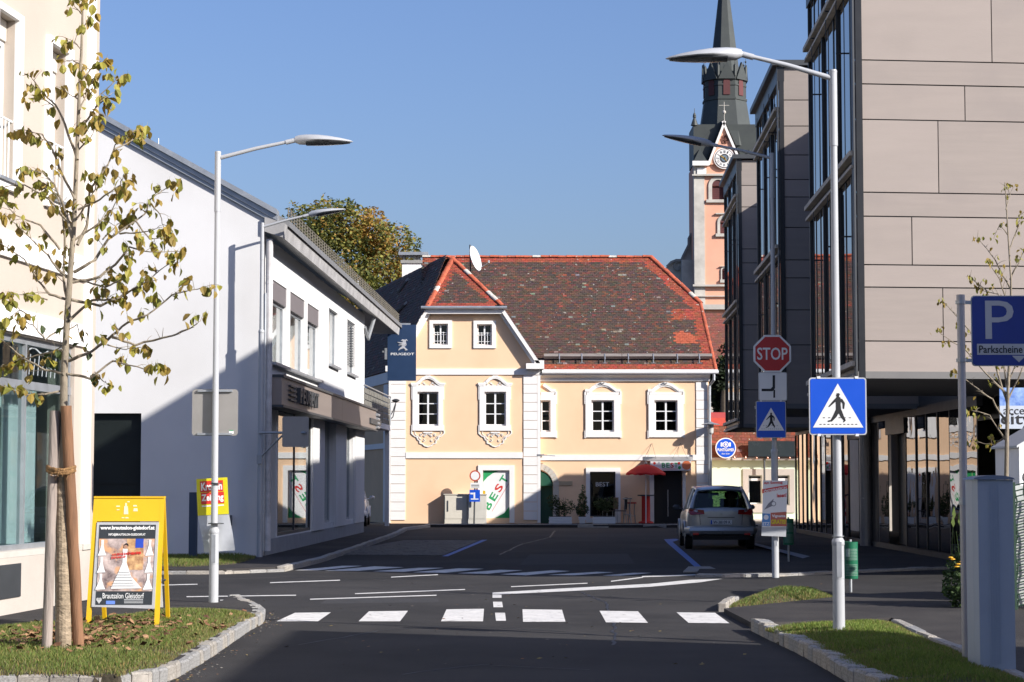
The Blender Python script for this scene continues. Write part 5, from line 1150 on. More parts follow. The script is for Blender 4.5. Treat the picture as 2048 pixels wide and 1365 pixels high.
for a, c in ((1390, 1411),): u0, u1 = T(a, 700)[0] - .02, T(c, 700)[0]; b.fbox(FT, u0, u1, T(1400, 1000)[1], zE - .1, 0, .12)
b.fbox(FT, xR - (u1 - u0), xR + .02, 0, zE - .1, 0, .12); b.fbox(FT, xL - .02, xL + .02, 0, zE, -1.1, 0)
for py, h, d in ((350, 3, .35), (570, 4, .4), (592, 2, .2), (610, 10, .5)): z = T(1400, py)[1]; b.fbox(FT, xL - .25, xR + .25, z - h * s, z, 0.13, d + .13)
b.build('pilaster_and_ledges', STONEW, CH)
for w_, r_ in ((aw1, .12), (aw2, .1), (aw3, .08)):
    b = MB(); cw_ = (w_[0] + w_[1]) / 2; hw = (w_[1] - w_[0]) / 2; n = 10
    for i in range(n):
        t0, t1 = pi * i / n, pi * (i + 1) / n; q = [(cw_ + r2 * cos(t), w_[3] + r2 * sin(t)) for r2, t in [(hw, t0), (hw * 1.6, t0), (hw * 1.6, t1), (hw, t1)]]; b.prism([FT.pt(u, z, .0) for u, z in q], FT.N * .15)
    b.fbox(FT, w_[0] - hw * .6, w_[0], w_[2], w_[3], 0, .15); b.fbox(FT, w_[1], w_[1] + hw * .6, w_[2], w_[3], 0, .15); b.fbox(FT, w_[0] - hw, w_[1] + hw, w_[2] - .35, w_[2], 0, .3); b.fbox(FT, w_[0] - hw, w_[1] + hw, w_[3] + hw * 1.75, w_[3] + hw * 2, 0, .3)
    b.build('window_surround', STONEW, CH)
    b = MB(); b.prism([FT.pt(cw_ + hw * cos(t), w_[3] + hw * sin(t), .01) for t in [pi * i / 10 for i in range(11)]], FT.N * .02); b.build('arch_head', mat('dark red louvre', (.09, .025, .025), .8), CH)
    b = MB(); z = w_[2]
    while z < w_[3]: b.fbox(FT, w_[0], w_[1], z, z + .2, -.35, -.2); z += .24
    b.build('louvres', mat('dark red louvre', (.09, .025, .025), .8), CH)
# gable with clock
ga, gl, gr = T(1447, 243), T(1414, 330), T(1484, 330)
b = MB(); b.prism([FT.pt(gl[0], gl[1], .05), FT.pt(gr[0], gr[1], .05), FT.pt(ga[0], ga[1], .05)], FT.N * .2); b.build('clock_gable', PINK, CH)
b = MB(); board(b, FT, gl, ga, -.27, .25, .50); board(b, FT, ga, (gr[0], gr[1]), -.27, .25, .50); b.fbox(FT, T(1382, 0)[0], T(1415, 0)[0], T(1400, 333)[1], T(1400, 324)[1], .0, .7); b.fbox(FT, T(1484, 0)[0], T(1514, 0)[0], T(1400, 333)[1], T(1400, 324)[1], .0, .7)
b.fbox(FT, T(1392, 0)[0], T(1410, 0)[0], T(1400, 349)[1], T(1400, 337)[1], .13, .25); b.build('gable_moulding', WHITE2, CH)
cc = T(1448, 318); b = MB(); b.disc(FT.pt(cc[0], cc[1], .26), X, UP, 21.5 * s, .12, 40); cl = b.build('clock_rim', WHITE2, CH)
b = MB(); b.disc(FT.pt(cc[0], cc[1], .385), X, UP, 19.5 * s, .02, 40); b.build('clock_ring', mat('clock brown ring', (.10, .05, .04), .7), cl)
b = MB(); b.disc(FT.pt(cc[0], cc[1], .41), X, UP, 18 * s, .02, 40); b.build('clock_face', WHITE2, cl)
b = MB(); b.disc(FT.pt(cc[0], cc[1], .44), X, UP, 9 * s, .02, 32)
for i, nu in enumerate(['XII', 'I', 'II', 'III', 'IIII', 'V', 'VI', 'VII', 'VIII', 'IX', 'X', 'XI']):
    t = pi / 2 - i * pi / 6; rv = V((cos(t), 0, sin(t))); b.text(nu, FT.pt(cc[0], cc[1], .435) + rv * 13.5 * s, V((rv.z, 0, -rv.x)), rv, (1.6 + len(nu) * 1.0) * s, 5 * s, depth=.02)
b.build('clock_numerals', mat('clock black', (.03, .03, .035), .6), cl)
b = MB(); b.disc(FT.pt(cc[0], cc[1], .465), X, UP, 6.5 * s, .01, 24); b.build('clock_centre', mat('clock grey blue', (.12, .17, .22), .6), cl)
b = MB()
for ang, ln in ((2.55, 12), (2.2 + pi, 9)): d = V((cos(ang), 0, sin(ang))); n_ = V((-d.z, 0, d.x)); o_ = FT.pt(cc[0], cc[1], .48); b.prism([o_ - n_ * .12, o_ + d * ln * s, o_ + n_ * .12, o_ - d * 2 * s], FT.N * .03)
b.build('clock_hands', mat('gilded hands', (.5, .32, .08), .4, .6), cl)
b = MB(); c_ = FT.pt(T(1449, 280)[0], T(1449, 280)[1], .26)
for k in range(6): b.disc(c_ + V((cos(k * 1.05) * .25, 0, sin(k * 1.05) * .35)), X, UP, .22, .08, 10)
b.build('gable_relief', mat('brown relief', (.16, .06, .04), .8), CH)
# spire levels (octagonal)
def octa(px0, px1, py): u0, u1 = C(px0, py, W2).x, C(px1, py, W2).x; return (u1 - u0) / 2, C((px0 + px1) / 2, py, W2).z
scx = C(1450, 300, W2).x
def ring(r, z): return [V((scx + r / cos(pi / 8) * cos(pi / 8 + k * pi / 4), cyy + r / cos(pi / 8) * sin(pi / 8 + k * pi / 4), z)) for k in range(8)]
def oct_part(bm, lv):
    vs = []
    for r, z in lv: vs += ring(r, z)
    bm.add(vs, [(i * 8 + k, i * 8 + (k + 1) % 8, (i + 1) * 8 + (k + 1) % 8, (i + 1) * 8 + k) for i in range(len(lv) - 1) for k in range(8)] + [tuple(range((len(lv) - 1) * 8, len(lv) * 8))])
b = MB(); sq = [V((xL - .3, YC - .3, T(1400, 326)[1])), V((xR + .3, YC - .3, T(1400, 326)[1])), V((xR + .3, cyy * 2 - YC + .3, T(1400, 326)[1])), V((xL - .3, cyy * 2 - YC + .3, T(1400, 326)[1]))]
zt2 = C(1400, 248).z; b.prism([V((C(1386, 0).x, YC + .4, sq[0].z)), V((C(1512, 0).x, YC + .4, sq[0].z)), V((C(1512, 0).x, cyy * 2 - YC - .4, sq[0].z)), V((C(1386, 0).x, cyy * 2 - YC - .4, sq[0].z))], UP * (zt2 - sq[0].z))
# small hipped cap at the left corner and right corner
for pxc in (1400, 1500):
    c0 = C(pxc, 300); hw = 14 * s; zb_, zt_ = C(pxc, 325).z, C(pxc, 297).z; b.add([V((c0.x - hw, YC - .6, zb_)), V((c0.x + hw, YC - .6, zb_)), V((c0.x + hw, YC + 1.2, zb_)), V((c0.x - hw, YC + 1.2, zb_)), V((c0.x, YC + .4, zt_))], [(0, 1, 4), (1, 2, 4), (2, 3, 4), (3, 0, 4)])
# gable roof running back behind the clock gable
b.add([FT.pt(gl[0] - .3, gl[1], .2), FT.pt(gr[0] + .3, gr[1], .2), FT.pt(ga[0], ga[1] + .25, .2), FT.pt(gl[0] - .3, gl[1], -4), FT.pt(gr[0] + .3, gr[1], -4), FT.pt(ga[0], ga[1] + .25, -4)], [(0, 2, 5, 3), (2, 1, 4, 5)])
b.build('tower_roof', SPIRE, CH)
b = MB(); oct_part(b, [octa(1397, 1508, 300), octa(1403, 1499, 250), octa(1410, 1493, 206)]); b.build('spire_skirt', SPIRE, CH)
b = MB(); oct_part(b, [octa(1409, 1495, 206), octa(1409, 1495, 202)]); oct_part(b, [octa(1411, 1492, 202), octa(1411, 1492, 178)]); oct_part(b, [octa(1409.5, 1493.5, 178), octa(1409.5, 1493.5, 175)]); oct_part(b, [octa(1411, 1492, 175), octa(1411, 1492, 150)]); lan = b.build('lantern', SPIRE, CH)
R8 = octa(1411, 1492, 180)[0]
for k in range(8):
    t = k * pi / 4; nrm = V((cos(t), sin(t), 0)); tg = V((-sin(t), cos(t), 0)); c0 = V((scx, cyy, 0)) + nrm * (R8 + .02); hw = R8 * tan(pi / 8)
    z0, z1, z2 = C(1450, 166, W2).z, C(1450, 131, W2).z, C(1450, 150, W2).z
    b = MB(); b.prism([c0 - tg * hw + UP * z0, c0 + tg * hw + UP * z0, c0 + UP * z1], nrm * .25); b.build('lantern_gable', SPIRE, CH)
    b = MB(); zb_, zt_ = C(1450, 197, W2).z, C(1450, 172, W2).z; q = [(-.4, zb_), (.4, zb_), (.4, zt_)] + [(.4 * cos(a), zt_ + .5 * sin(a)) for a in (.5, 1.1, 1.57, 2.0, 2.6)] + [(-.4, zt_)]
    b.prism([c0 + tg * u + UP * z + nrm * .02 for u, z in q], nrm * .06); b.build('lantern_window', mat('dark red louvre', (.09, .025, .025), .8) if k != 7 else mat('red louvre', (.11, .03, .03), .8), CH)
    if k % 2 == 0 or True:
        tt = t + pi / 8; p = V((scx + R8 / cos(pi / 8) * cos(tt), cyy + R8 / cos(pi / 8) * sin(tt), 0)); b = MB(); b.cyl(p + UP * C(1450, 165, W2).z, p + UP * C(1450, 120, W2).z, .07, .02, 6); b.lathe([(.05, 0), (.13, .12), (.05, .25)], p + UP * C(1450, 130, W2).z, 8)
        b.lathe([(.08, 0), (.2, .5), (.2, 1.7), (.06, 1.9)], p + UP * C(1450, 167, W2).z, 8); b.build('pinnacle', SPIRE, CH)
b = MB(); oct_part(b, [octa(1422, 1480, 150), octa(1428, 1473, 96), octa(1438, 1461, 0), (.08, C(1450, -95, W2).z)]); b.build('spire', SPIRE, CH)
for pxc in (1390,):
    p = C(pxc, 260); b = MB(); b.cyl(V((p.x, YC + .6, C(pxc, 250).z)), V((p.x, YC + .6, C(pxc, 215).z)), .07, .03, 6); b.lathe([(.45, 0), (.22, .7), (.1, 1), (.2, 1.2), (.1, 1.5)], V((p.x, YC + .6, C(pxc, 250).z)), 8); b.lathe([(.08, 0), (.2, .15), (.2, .3), (.08, .42)], V((p.x, YC + .6, C(pxc, 236).z)), 8); b.build('pinnacle', SPIRE, CH)
p = C(1448, 240); b = MB(); b.cyl(V((p.x, YC - .2, C(1448, 245).z)), V((p.x, YC - .2, C(1448, 205).z)), .05, n=6); b.cyl(V((p.x - .6, YC - .2, C(1448, 212).z)), V((p.x + .6, YC - .2, C(1448, 212).z)), .04, n=6); b.lathe([(.05, 0), (.22, .2), (.2, .4), (.05, .5)], V((p.x, YC - .2, C(1448, 230).z)), 8); b.build('gable_cross', STONEW, CH)
# baroque nave gable left of the tower
FNv = Face((0, YC + 4), (1, 0)); n2 = FNv.uz
pr = [(1329, 640), (1329, 545), (1334, 533), (1342, 525), (1352, 521), (1362, 521), (1366, 512), (1372, 500), (1377, 490), (1377, 478), (1381, 470), (1388, 466), (1392, 466), (1392, 640)]
b = MB(); b.prism([FNv.pt(*n2(x, y), 0) for x, y in pr], FNv.N * -1.5); b.build('nave_gable', STONEW, CH)
b = MB(); pts = [n2(x, y) for x, y in pr[2:12]]; b.strip(FNv, pts, .25, .4); c_ = n2(1357, 535)
b.strip(FNv, [(c_[0] + (.75 - .075 * i) * cos(1.2 + i * .65), c_[1] + (.75 - .075 * i) * sin(1.2 + i * .65)) for i in range(10)], .14, .3); b.build('volute_moulding', mat('grey moulding', (.30, .30, .28), .9), CH)
b = MB(); b.box(C(1364, 0).x, C(1392, 0).x, YC + 2.0, YC + 4, 0, C(1380, 520, 2).z); b.build('buttress', STONEW, CH)

# ================================================================ background trees
def leafcloud(bm, blobs, n, size, cols, rr):
    tot = sum(r[3] * r[4] * r[5] for r in blobs)
    for (x, y, z, rx, ry, rz) in blobs:
        k = int(n * rx * ry * rz / tot)
        for _ in range(k):
            while True:
                a, b_, c = rr.uniform(-1, 1), rr.uniform(-1, 1), rr.uniform(-1, 1); d = a * a + b_ * b_ + c * c
                if d < 1 and (d > .25 or rr.random() < .3): break
            p = V((x + a * rx, y + b_ * ry, z + c * rz)); nz = noise.noise(p * .55)
            if nz < -.12 and rr.random() < .8: continue
            s_ = size * rr.uniform(.6, 1.4); u = V((rr.uniform(-1, 1), rr.uniform(-1, 1), rr.uniform(-.6, .6))).normalized(); w_ = u.cross(V((rr.uniform(-1, 1), rr.uniform(-1, 1), rr.uniform(-1, 1)))).normalized()
            t = noise.noise(p * .35 + V((9, 0, 0))) + rr.uniform(-.35, .35); cc_ = cols[0] if t < -.1 else cols[1] if t < .22 else cols[2]; f = rr.uniform(.7, 1.25)
            bm.add([p - u * s_, p + w_ * s_ * .5, p + u * s_, p - w_ * s_ * .5], [(0, 1, 2, 3)], 0, tuple(q * f for q in cc_))
LEAFM = mat('tree foliage', (1, 1, 1), .75, var=.1, attr=True, transl=.3)
rr = random.Random(11); YT = 112; s = YT / FPX
T0 = thing('background_tree', 'large olive and rust autumn tree behind the showroom roof', 'tree', (P(690, 965, YT).x, YT, 0))
def PT(px, py, dy=0): return P(px, py, YT + dy)
bl = []
for px, py, r in [(660, 480, 52), (700, 520, 70), (620, 500, 45), (760, 560, 70), (740, 480, 48), (800, 520, 42), (600, 455, 34), (570, 450, 20), (640, 425, 28), (600, 500, 50), (620, 450, 42), (560, 520, 28), (690, 432, 34), (740, 452, 40), (790, 480, 38), (560, 480, 18), (650, 400, 14), (665, 420, 26), (720, 440, 30), (640, 560, 60), (820, 590, 45), (700, 610, 80), (590, 420, 20), (825, 490, 22), (770, 470, 26), (700, 410, 14), (575, 480, 30), (690, 455, 40), (815, 460, 10), (600, 520, 40), (800, 640, 50), (640, 640, 50)]:
    p = PT(px, py, rr.uniform(-2, 2)); bl.append((p.x, p.y, p.z, r * s * 1.0, r * s * 1.3, r * s))
b = MB(); leafcloud(b, bl, 38000, .115, [(.09, .11, .022), (.22, .21, .04), (.36, .21, .04)], rr); o = b.build('crown', LEAFM, T0); o['kind'] = 'stuff'
b = MB(); base = PT(690, 965); base.z = 0; fork = PT(693, 610)
b.tube([base, PT(692, 780), fork], [.45, .36, .28], 10)
for px, py in [(640, 470), (600, 450), (700, 440), (760, 480), (800, 540), (720, 520), (590, 530), (665, 430), (745, 560)]:
    m_ = (fork + PT(px, py)) / 2 + V((rr.uniform(-.5, .5), rr.uniform(-1, 1), -.3)); b.tube([fork, m_, PT(px, py, rr.uniform(-1, 1))], [.16, .09, .03], 6)
b.build('trunk', BARKD, T0, smooth=True)
YT = 96; T1 = thing('background_tree', 'dark green tree between the peach house roof corner and the office building', 'tree', (P(1445, 965, YT).x, YT, 0))
bl = []; s = YT / FPX
for px, py, r in [(1440, 760, 22), (1446, 790, 26), (1455, 730, 24), (1440, 810, 20), (1465, 700, 20), (1437, 735, 10), (1447, 700, 10)]:
    p = P(px, py, YT + rr.uniform(-1, 1)); bl.append((p.x, p.y, p.z, r * s, r * s * 1.3, r * s))
b = MB(); leafcloud(b, bl, 7000, .12, [(.02, .035, .01), (.05, .07, .015), (.16, .10, .03)], rr); o = b.build('crown', LEAFM, T1); o['kind'] = 'stuff'
b = MB(); b.tube([V((P(1447, 965, YT).x, YT, 0)), P(1447, 800, YT), P(1450, 730, YT)], [.2, .15, .05], 8); b.build('trunk', BARKD, T1)
# ================================================================ street lamps
def lamp(label, base_px, base_py, z0, top_py, armtip, headtip, col_py=None, side=1, Yfix=None):
    """arm and head given by pixel positions at the depth of the pole"""
    if Yfix: p0 = P(base_px, base_py, Yfix)
    else: p0 = G(base_px, base_py, z0)
    Y = p0.y; x = p0.x; d_top = P(base_px, top_py, Y).z
    t = thing('street_lamp', label, 'street lamp', (x, Y, z0), 'grey cobra head street lamps')
    T_ = lambda px, py: V((P(px, py, Y).x - P(px0_, py, Y).x * 0, Y, P(px, py, Y).z))
    b = MB(); s = Y / FPX
    zc = col_py and P(base_px, col_py, Y).z or 1.2
    b.cyl((x, Y, z0 - .05), (x, Y, zc), .061, .059, 20); b.lathe([(.059, 0), (.064, .01), (.064, .05), (.046, .08)], (x, Y, zc - .02), 20); b.cyl((x, Y, zc + .05), (x, Y, d_top), .044, .033, 16)
    b.build('pole', LAMPW, t, smooth=True)
    b = MB(); b.box(x - .025, x + .025, Y - .064, Y - .055, z0 + .5, z0 + .85); 
    for q in (z0 + .48, z0 + .90): b.cyl((x, Y, q), (x, Y, q + .006), .0618, n=20)
    b.build('hatch', METAL, t)
    zs = P(base_px, top_py, Y).z; b = MB(); b.cyl((x, Y, zs - .75), (x, Y, zs), .041, .040, 16); b.lathe([(.040, 0), (.043, .01), (.037, .03), (.01, .035)], (x, Y, zs), 16); b.build('sleeve', LAMPW, t, smooth=True)
    dx0 = x - P(base_px, top_py, Y).x   # lean of the picture plane
    A = V((x, Y, zs - .06)); B = P(armtip[0], armtip[1], Y) ; Cc = P(headtip[0], headtip[1], Y)
    b = MB(); b.tube([A, A * .5 + B * .5 + UP * .012, B], [.028, .025, .022], 12); dd = (B - A).normalized(); b.tube([B - dd * .12, B + dd * .02], .032, 12); b.build('arm', LAMPW, t, smooth=True)
    # head: flattened shell, pointed tip
    L_ = (Cc - B); ln = L_.length; dr = L_.normalized(); sd_ = V((0, 1, 0)); nn = sd_.cross(dr); 
    if nn.z < 0: nn = -nn
    prof = [(0, .035, .05, -.03), (.08, .06, .07, -.055), (.2, .11, .078, -.055), (.4, .155, .078, -.048), (.6, .155, .064, -.038), (.8, .11, .042, -.026), (.95, .045, .02, -.012), (1, .008, .003, -.003)]
    vs = []; m_ = 14
    for (t_, hw, up, dn) in prof:
        for k in range(m_):
            a = 2 * pi * k / m_; y = hw * cos(a); z = sin(a); z = z * up if z > 0 else -z * dn
            vs.append(B + dr * (ln * t_) + sd_ * y + nn * (z - .0))
    b = MB(); b.add(vs, [(i * m_ + k, i * m_ + (k + 1) % m_, (i + 1) * m_ + (k + 1) % m_, (i + 1) * m_ + k) for i in range(len(prof) - 1) for k in range(m_)] + [tuple(range(m_)), tuple(range(len(vs) - m_, len(vs)))])
    h = b.build('lamp_head', LAMPW, t, smooth=True)
    b = MB(); vs = []
    for (t_, hw, up, dn) in prof[2:7]:
        for k in range(7): a = pi + pi * k / 6; vs.append(B + dr * (ln * t_) + sd_ * (hw * .95 * cos(a)) + nn * (abs(sin(a)) * dn * 1.0 - .012))
    b.add(vs, [(i * 7 + k, i * 7 + k + 1, (i + 1) * 7 + k + 1, (i + 1) * 7 + k) for i in range(4) for k in range(6)] + [tuple(range(7)), tuple(range(28, 35))]); b.build('diffuser', mat('dark lamp diffuser', (.05, .055, .06), .2), h)
    return t, x, Y
L1, xl1, yl1 = lamp('nearer of the two left street lamps, standing on the corner pavement beside the yellow board', 427, 1205, HP, 308, (590, 281), (706, 284), 1065)
L2, xl2, yl2 = lamp('farther left street lamp standing against the corner of the white showroom', 519, 1108, HP, 449, (618, 430), (692, 419), 665, Yfix=42.55)
L3, xl3, yl3 = lamp('near right street lamp in the grass island carrying the big zebra crossing sign', 1678, 1255, .19, 146, (1484, 109), (1331, 118), 1088)
L4, xl4, yl4 = lamp('far right street lamp carrying the stop sign in front of the office building', 1551, 1142, .05, 310, (1422, 289), (1324, 271), 905, Yfix=35.3)
# ---------------------------------------------------------------- signs
def plate(name, label, cat, F, c, hw, hh, mats, group=None, rad=.03, th=.02, frame=True):
    u, z = c; t = thing(name, label, cat, tuple(F.pt(u, z - hh, 0)), group); 
    def rr_(w_, h_, r_): return [(u + sx * (w_ - r_) + r_ * cos(a), z + sz * (h_ - r_) + r_ * sin(a)) for sx, sz, a0 in [(1, 1, 0), (-1, 1, pi / 2), (-1, -1, pi), (1, -1, 1.5 * pi)] for a in [a0 + i * pi / 8 for i in range(5)]]
    b = MB(); b.prism([F.pt(a, c_, -.012) for a, c_ in rr_(hw, hh, rad)], F.N * th); b.build('plate', mats[0], t)
    if len(mats) > 1:
        b = MB(); b.prism([F.pt(a, c_, th - .0115) for a, c_ in rr_(hw - .013, hh - .013, rad * .7)], F.N * .0025); b.build('face', mats[1], t)
    return t
def man(F, u, z, s, d, parent):
    b = MB(); k = [0]
    def Q(x, y): k[0] += 1; return F.pt(u + x * s, z + y * s, d)
    def limb(pts, rs):
        for (a, c), (r0, r1) in zip(zip(pts[:-1], pts[1:]), zip(rs[:-1], rs[1:])):
            dx, dy = c[0] - a[0], c[1] - a[1]; l = sqrt(dx * dx + dy * dy); nx, ny = -dy / l, dx / l
            b.prism([Q(a[0] - nx * r0, a[1] - ny * r0), Q(c[0] - nx * r1, c[1] - ny * r1), Q(c[0] + nx * r1, c[1] + ny * r1), Q(a[0] + nx * r0, a[1] + ny * r0)], F.N * ru(.001, .0022))
            b.disc(Q(c[0], c[1]), F.U, UP, r1 * s, ru(.001, .002), 10)
    # units: sign half width = 200, origin at sign centre (x right, y up) as in the enlarged photograph
    b.disc(Q(-1, 72), F.U, UP, 11 * s, .0016, 14); limb([(-13, 78), (13, 79)], [3, 3]); limb([(-8, 84), (6, 85)], [6, 6])
    limb([(0, 62), (2, 48), (2, 10), (4, -35)], [6, 20, 17, 19]); limb([(-12, 48), (-32, 28), (-62, -2)], [9, 8, 4]); limb([(20, 48), (40, 20), (38, -14)], [10, 9, 6])
    limb([(-2, -30), (-22, -68), (-46, -100)], [15, 13, 7]); limb([(-46, -100), (-68, -104)], [6, 5]); limb([(12, -32), (28, -70), (46, -98)], [14, 12, 7]); limb([(46, -98), (38, -108)], [6, 4])
    b.build('walking_man', BLACK, parent); b = MB()
    for i in range(6):
        if i in (2,): continue
        x = -98 + i * 36; b.prism([Q(x - 7, -82.5), Q(x + 7, -82.5), Q(x + 7, -77.5), Q(x - 7, -77.5)], F.N * .0015)
    for i in range(10): x = -122 + i * 27.5; b.prism([Q(x - 7, -128.5), Q(x + 7, -128.5), Q(x + 7, -123.5), Q(x - 7, -123.5)], F.N * .0015)
    return b.parts('dash', BLACK, parent)
def zebra_sign(label, F, px, py, hw_px, hh_px=None):
    c = F.uz(px, py); s = F.O.y / FPX; hw = hw_px * s; hh = (hh_px or hw_px) * s
    t = plate('pedestrian_crossing_sign', label, 'traffic sign', F, c, hw, hh, [SGREY, BLUE]); u, z = c; k = hw / 200
    b = MB(); b.prism([F.pt(u - 175 * k, z - 148 * k, .0115), F.pt(u + 175 * k, z - 148 * k, .0115), F.pt(u, z + 158 * k, .0115)], F.N * .002); b.build('white_triangle', SWHITE, t)
    man(F, u, z, k, .0136, t)
    b = MB()
    for sx in (-.66, .66):
        for sz in (-1, 1): b.fbox(F, u + sx * hw - .016, u + sx * hw + .016, z + sz * hh - .012, z + sz * hh + .012, -.03, .016)
    b.parts('clamp', SWHITE, t); b = MB()
    for sz in (-.8, .8): b.fbox(F, u - hw * .8, u + hw * .8, z + sz * hh - .015, z + sz * hh + .015, -.035, -.0125)
    b.build('rail', METAL, t); return t
zebra_sign('large blue zebra crossing sign with walking man on the near right lamp post', Face((0, yl3 - .08), (1, 0)), 1675.5, 813, 57.5)
F4 = Face((0, yl4 - .12), (1, 0))
zebra_sign('smaller blue zebra crossing sign lowest of the three signs on the far right lamp post', F4, 1542, 839.5, 30, 37)
c = F4.uz(1544.5, 708); s = yl4 / FPX; R_ = 37.5 * s; t = thing('stop_sign', 'red octagonal stop sign on the far right lamp post', 'traffic sign', tuple(F4.pt(c[0], c[1] - R_, 0)))
def octp(r, d): return [F4.pt(c[0] + r / cos(pi / 8) * cos(pi / 8 + k * pi / 4), c[1] + r / cos(pi / 8) * sin(pi / 8 + k * pi / 4), d) for k in range(8)]
b = MB(); b.prism(octp(R_, -.012), F4.N * .02); b.build('plate', SWHITE, t); b = MB(); b.prism(octp(R_ * .90, .0085), F4.N * .003); b.build('face', RED, t)
b = MB(); b.text('STOP', F4.pt(c[0], c[1], .012), X, UP, R_ * 1.62, R_ * .66, depth=.002, bold=.012); b.build('lettering', SWHITE, t)
c = F4.uz(1545.5, 773.5); t = plate('priority_road_plate', 'small white plate with the black bent priority road mark under the stop sign', 'traffic sign', F4, c, 28.5 * s, 28.5 * s, [SGREY, SWHITE])
b = MB(); Q = lambda px, py: F4.pt(*F4.uz(px, py), .011)
b.prism([Q(1523, 778), Q(1541, 778), Q(1545, 774), Q(1545, 751), Q(1550, 751), Q(1550, 777), Q(1545, 783), Q(1523, 783)][::-1], F4.N * .002); b.prism([Q(1546.5, 796), Q(1550, 796), Q(1550, 781 - 1), Q(1546.5, 781 - 1)][::-1], F4.N * .0025); b.build('priority_mark', BLACK, t)
# sign backs on the left lamps
F1 = Face((0, yl1 + .065), (1, 0)); c = F1.uz(430, 825.5); s = yl1 / FPX
t = plate('sign_back', 'square grey back of a traffic sign mounted on the nearer left lamp post', 'traffic sign', F1, c, 46 * s, 46.5 * s, [SIGNBACK], rad=.04, th=.012)
b = MB()
for sz in (-.94, .94): b.fbox(F1, c[0] - .22, c[0] + .22, c[1] + sz * 46 * s - .012, c[1] + sz * 46 * s + .014, .0005, .03)
b.parts('bracket', METAL, t)
b = MB(); b.fbox(F1, c[0] + .18, c[0] + .24, c[1] - .27, c[1] - .235, .0005, .003); b.build('sticker', SWHITE, t); b = MB(); b.fbox(F1, c[0] + .185, c[0] + .235, c[1] - .232, c[1] - .222, .0005, .003); b.build('sticker', GREENP, t)
Fq = Face((0, yl2 - .15), (1, .12)); c = Fq.uz(591, 864); s = yl2 / FPX
t = plate('sign_back', 'grey back of a traffic sign on a bracket arm of the farther left lamp post', 'traffic sign', Fq, c, 26 * s, 30 * s, [SIGNBACK], rad=.04, th=.012)
b = MB(); pa = V((xl2, yl2 - .08, P(520, 866, yl2).z)); pb = Fq.pt(*Fq.uz(612, 866), .05); b.cyl(pa, pb, .028, n=10); b.cyl(V((xl2, yl2 - .08, P(520, 916, yl2).z)), pa * .45 + pb * .55, .02, n=8); b.box(xl2 - .06, xl2 + .05, yl2 - .12, yl2 + .02, P(520, 928, yl2).z, P(520, 910, yl2).z); b.build('bracket_arm', METAL, t)
# parking sign on its own post, near right
p0 = G(1932, 1315, .14); Yp = p0.y; t = thing('parking_sign', 'large blue parking sign on a grey post at the right edge', 'traffic sign', tuple(p0))
FPk = Face((0, Yp), (1, 0)); s = Yp / FPX; b = MB(); b.cyl((p0.x, Yp, .05), (p0.x, Yp, P(1928, 592, Yp).z), .034, n=16); b.cyl((p0.x, Yp, P(1928, 604, Yp).z), (p0.x, Yp, P(1928, 590, Yp).z), .037, n=16); b.build('post', mat('grey post', (.42, .40, .40), .45, .2), t, smooth=True)
b = MB(); u, z = FPk.uz(2011, 662); hw, hh = 68 * s, 71 * s; rect = [(u + sx * (hw - .03) + .03 * cos(a), z + sz * (hh - .03) + .03 * sin(a)) for sx, sz, a0 in [(1, 1, 0), (-1, 1, pi / 2), (-1, -1, pi), (1, -1, 1.5 * pi)] for a in [a0 + i * pi / 8 for i in range(5)]]
b.prism([FPk.pt(a, c_, -.02) for a, c_ in rect], FPk.N * .015); b.build('plate', SGREY, t); b = MB(); b.prism([FPk.pt(u + (a - u) * .975, z + (c_ - z) * .975, -.0045) for a, c_ in rect], FPk.N * .0025); b.build('face', BLUED, t)
b = MB(); cP = FPk.uz(1999, 640); b.text('P', FPk.pt(cP[0], cP[1], -.0015), X, UP, 57 * s, 77 * s, depth=.002, bold=.0); b.build('letter', SGREY, t)
b = MB(); c1 = FPk.uz(2014, 699); b.fbox(FPk, c1[0] - 60 * s, c1[0] + 60 * s, c1[1] - 11 * s, c1[1] + 11 * s, -.0015, .0005); b.prism([FPk.pt(*FPk.uz(2024, 712), -.0015), FPk.pt(*FPk.uz(2052, 712), -.0015), FPk.pt(*FPk.uz(2038, 725), -.0015)], FPk.N * .002); b.build('text_band', SGREY, t)
b = MB(); b.text('Parkscheine', FPk.pt(c1[0] - 56 * s, c1[1], .001), X, UP, 87 * s, 15 * s, depth=.002, align='L', bold=.01); b.build('lettering', BLACK, t)
b = MB()
for py in (605, 721): zq = P(1928, py, Yp).z; b.cyl((p0.x, Yp, zq - .015), (p0.x, Yp, zq + .015), .045, n=14); b.box(p0.x + .03, u - hw + .25, Yp + .005, Yp + .03, zq - .015, zq + .015)
b.parts('bracket', METAL, t)
# tall grey cabinet attached to the post
t = thing('grey_cabinet', 'tall ribbed grey metal cabinet standing next to the parking sign post', 'cabinet', tuple(G(1985, 1333, .14)))
Yc = G(1985, 1333, .14).y; x0, x1, xa = P(1957, 1100, Yc).x, P(2028, 1100, Yc).x, P(1940, 1100, Yc + .2).x; zt = P(1990, 960, Yc).z; dp = .34
b = MB(); b.prism([V((x0, Yc, .08)), V((x1, Yc, .08)), V((x1 + .01, Yc + dp, .08)), V((xa, Yc + dp, .08)), V((xa, Yc + .10, .08))], UP * (zt - .08)); b.build('body', CABG, t)
b = MB(); n = 5
for i in range(n): xx = x0 + (x1 - x0) * (.30 + .07 * i); b.box(xx, xx + .008, Yc - .005, Yc - .0005, .16, zt - .03)
b.build('rib', CABG, t)
b = MB(); q = []; 
for i in range(9): a = pi * i / 8; q.append(V(((xa + x1) / 2 - cos(a) * ((x1 - xa) / 2 + .015), Yc - .02, zt + .002 + .035 * sin(a))))
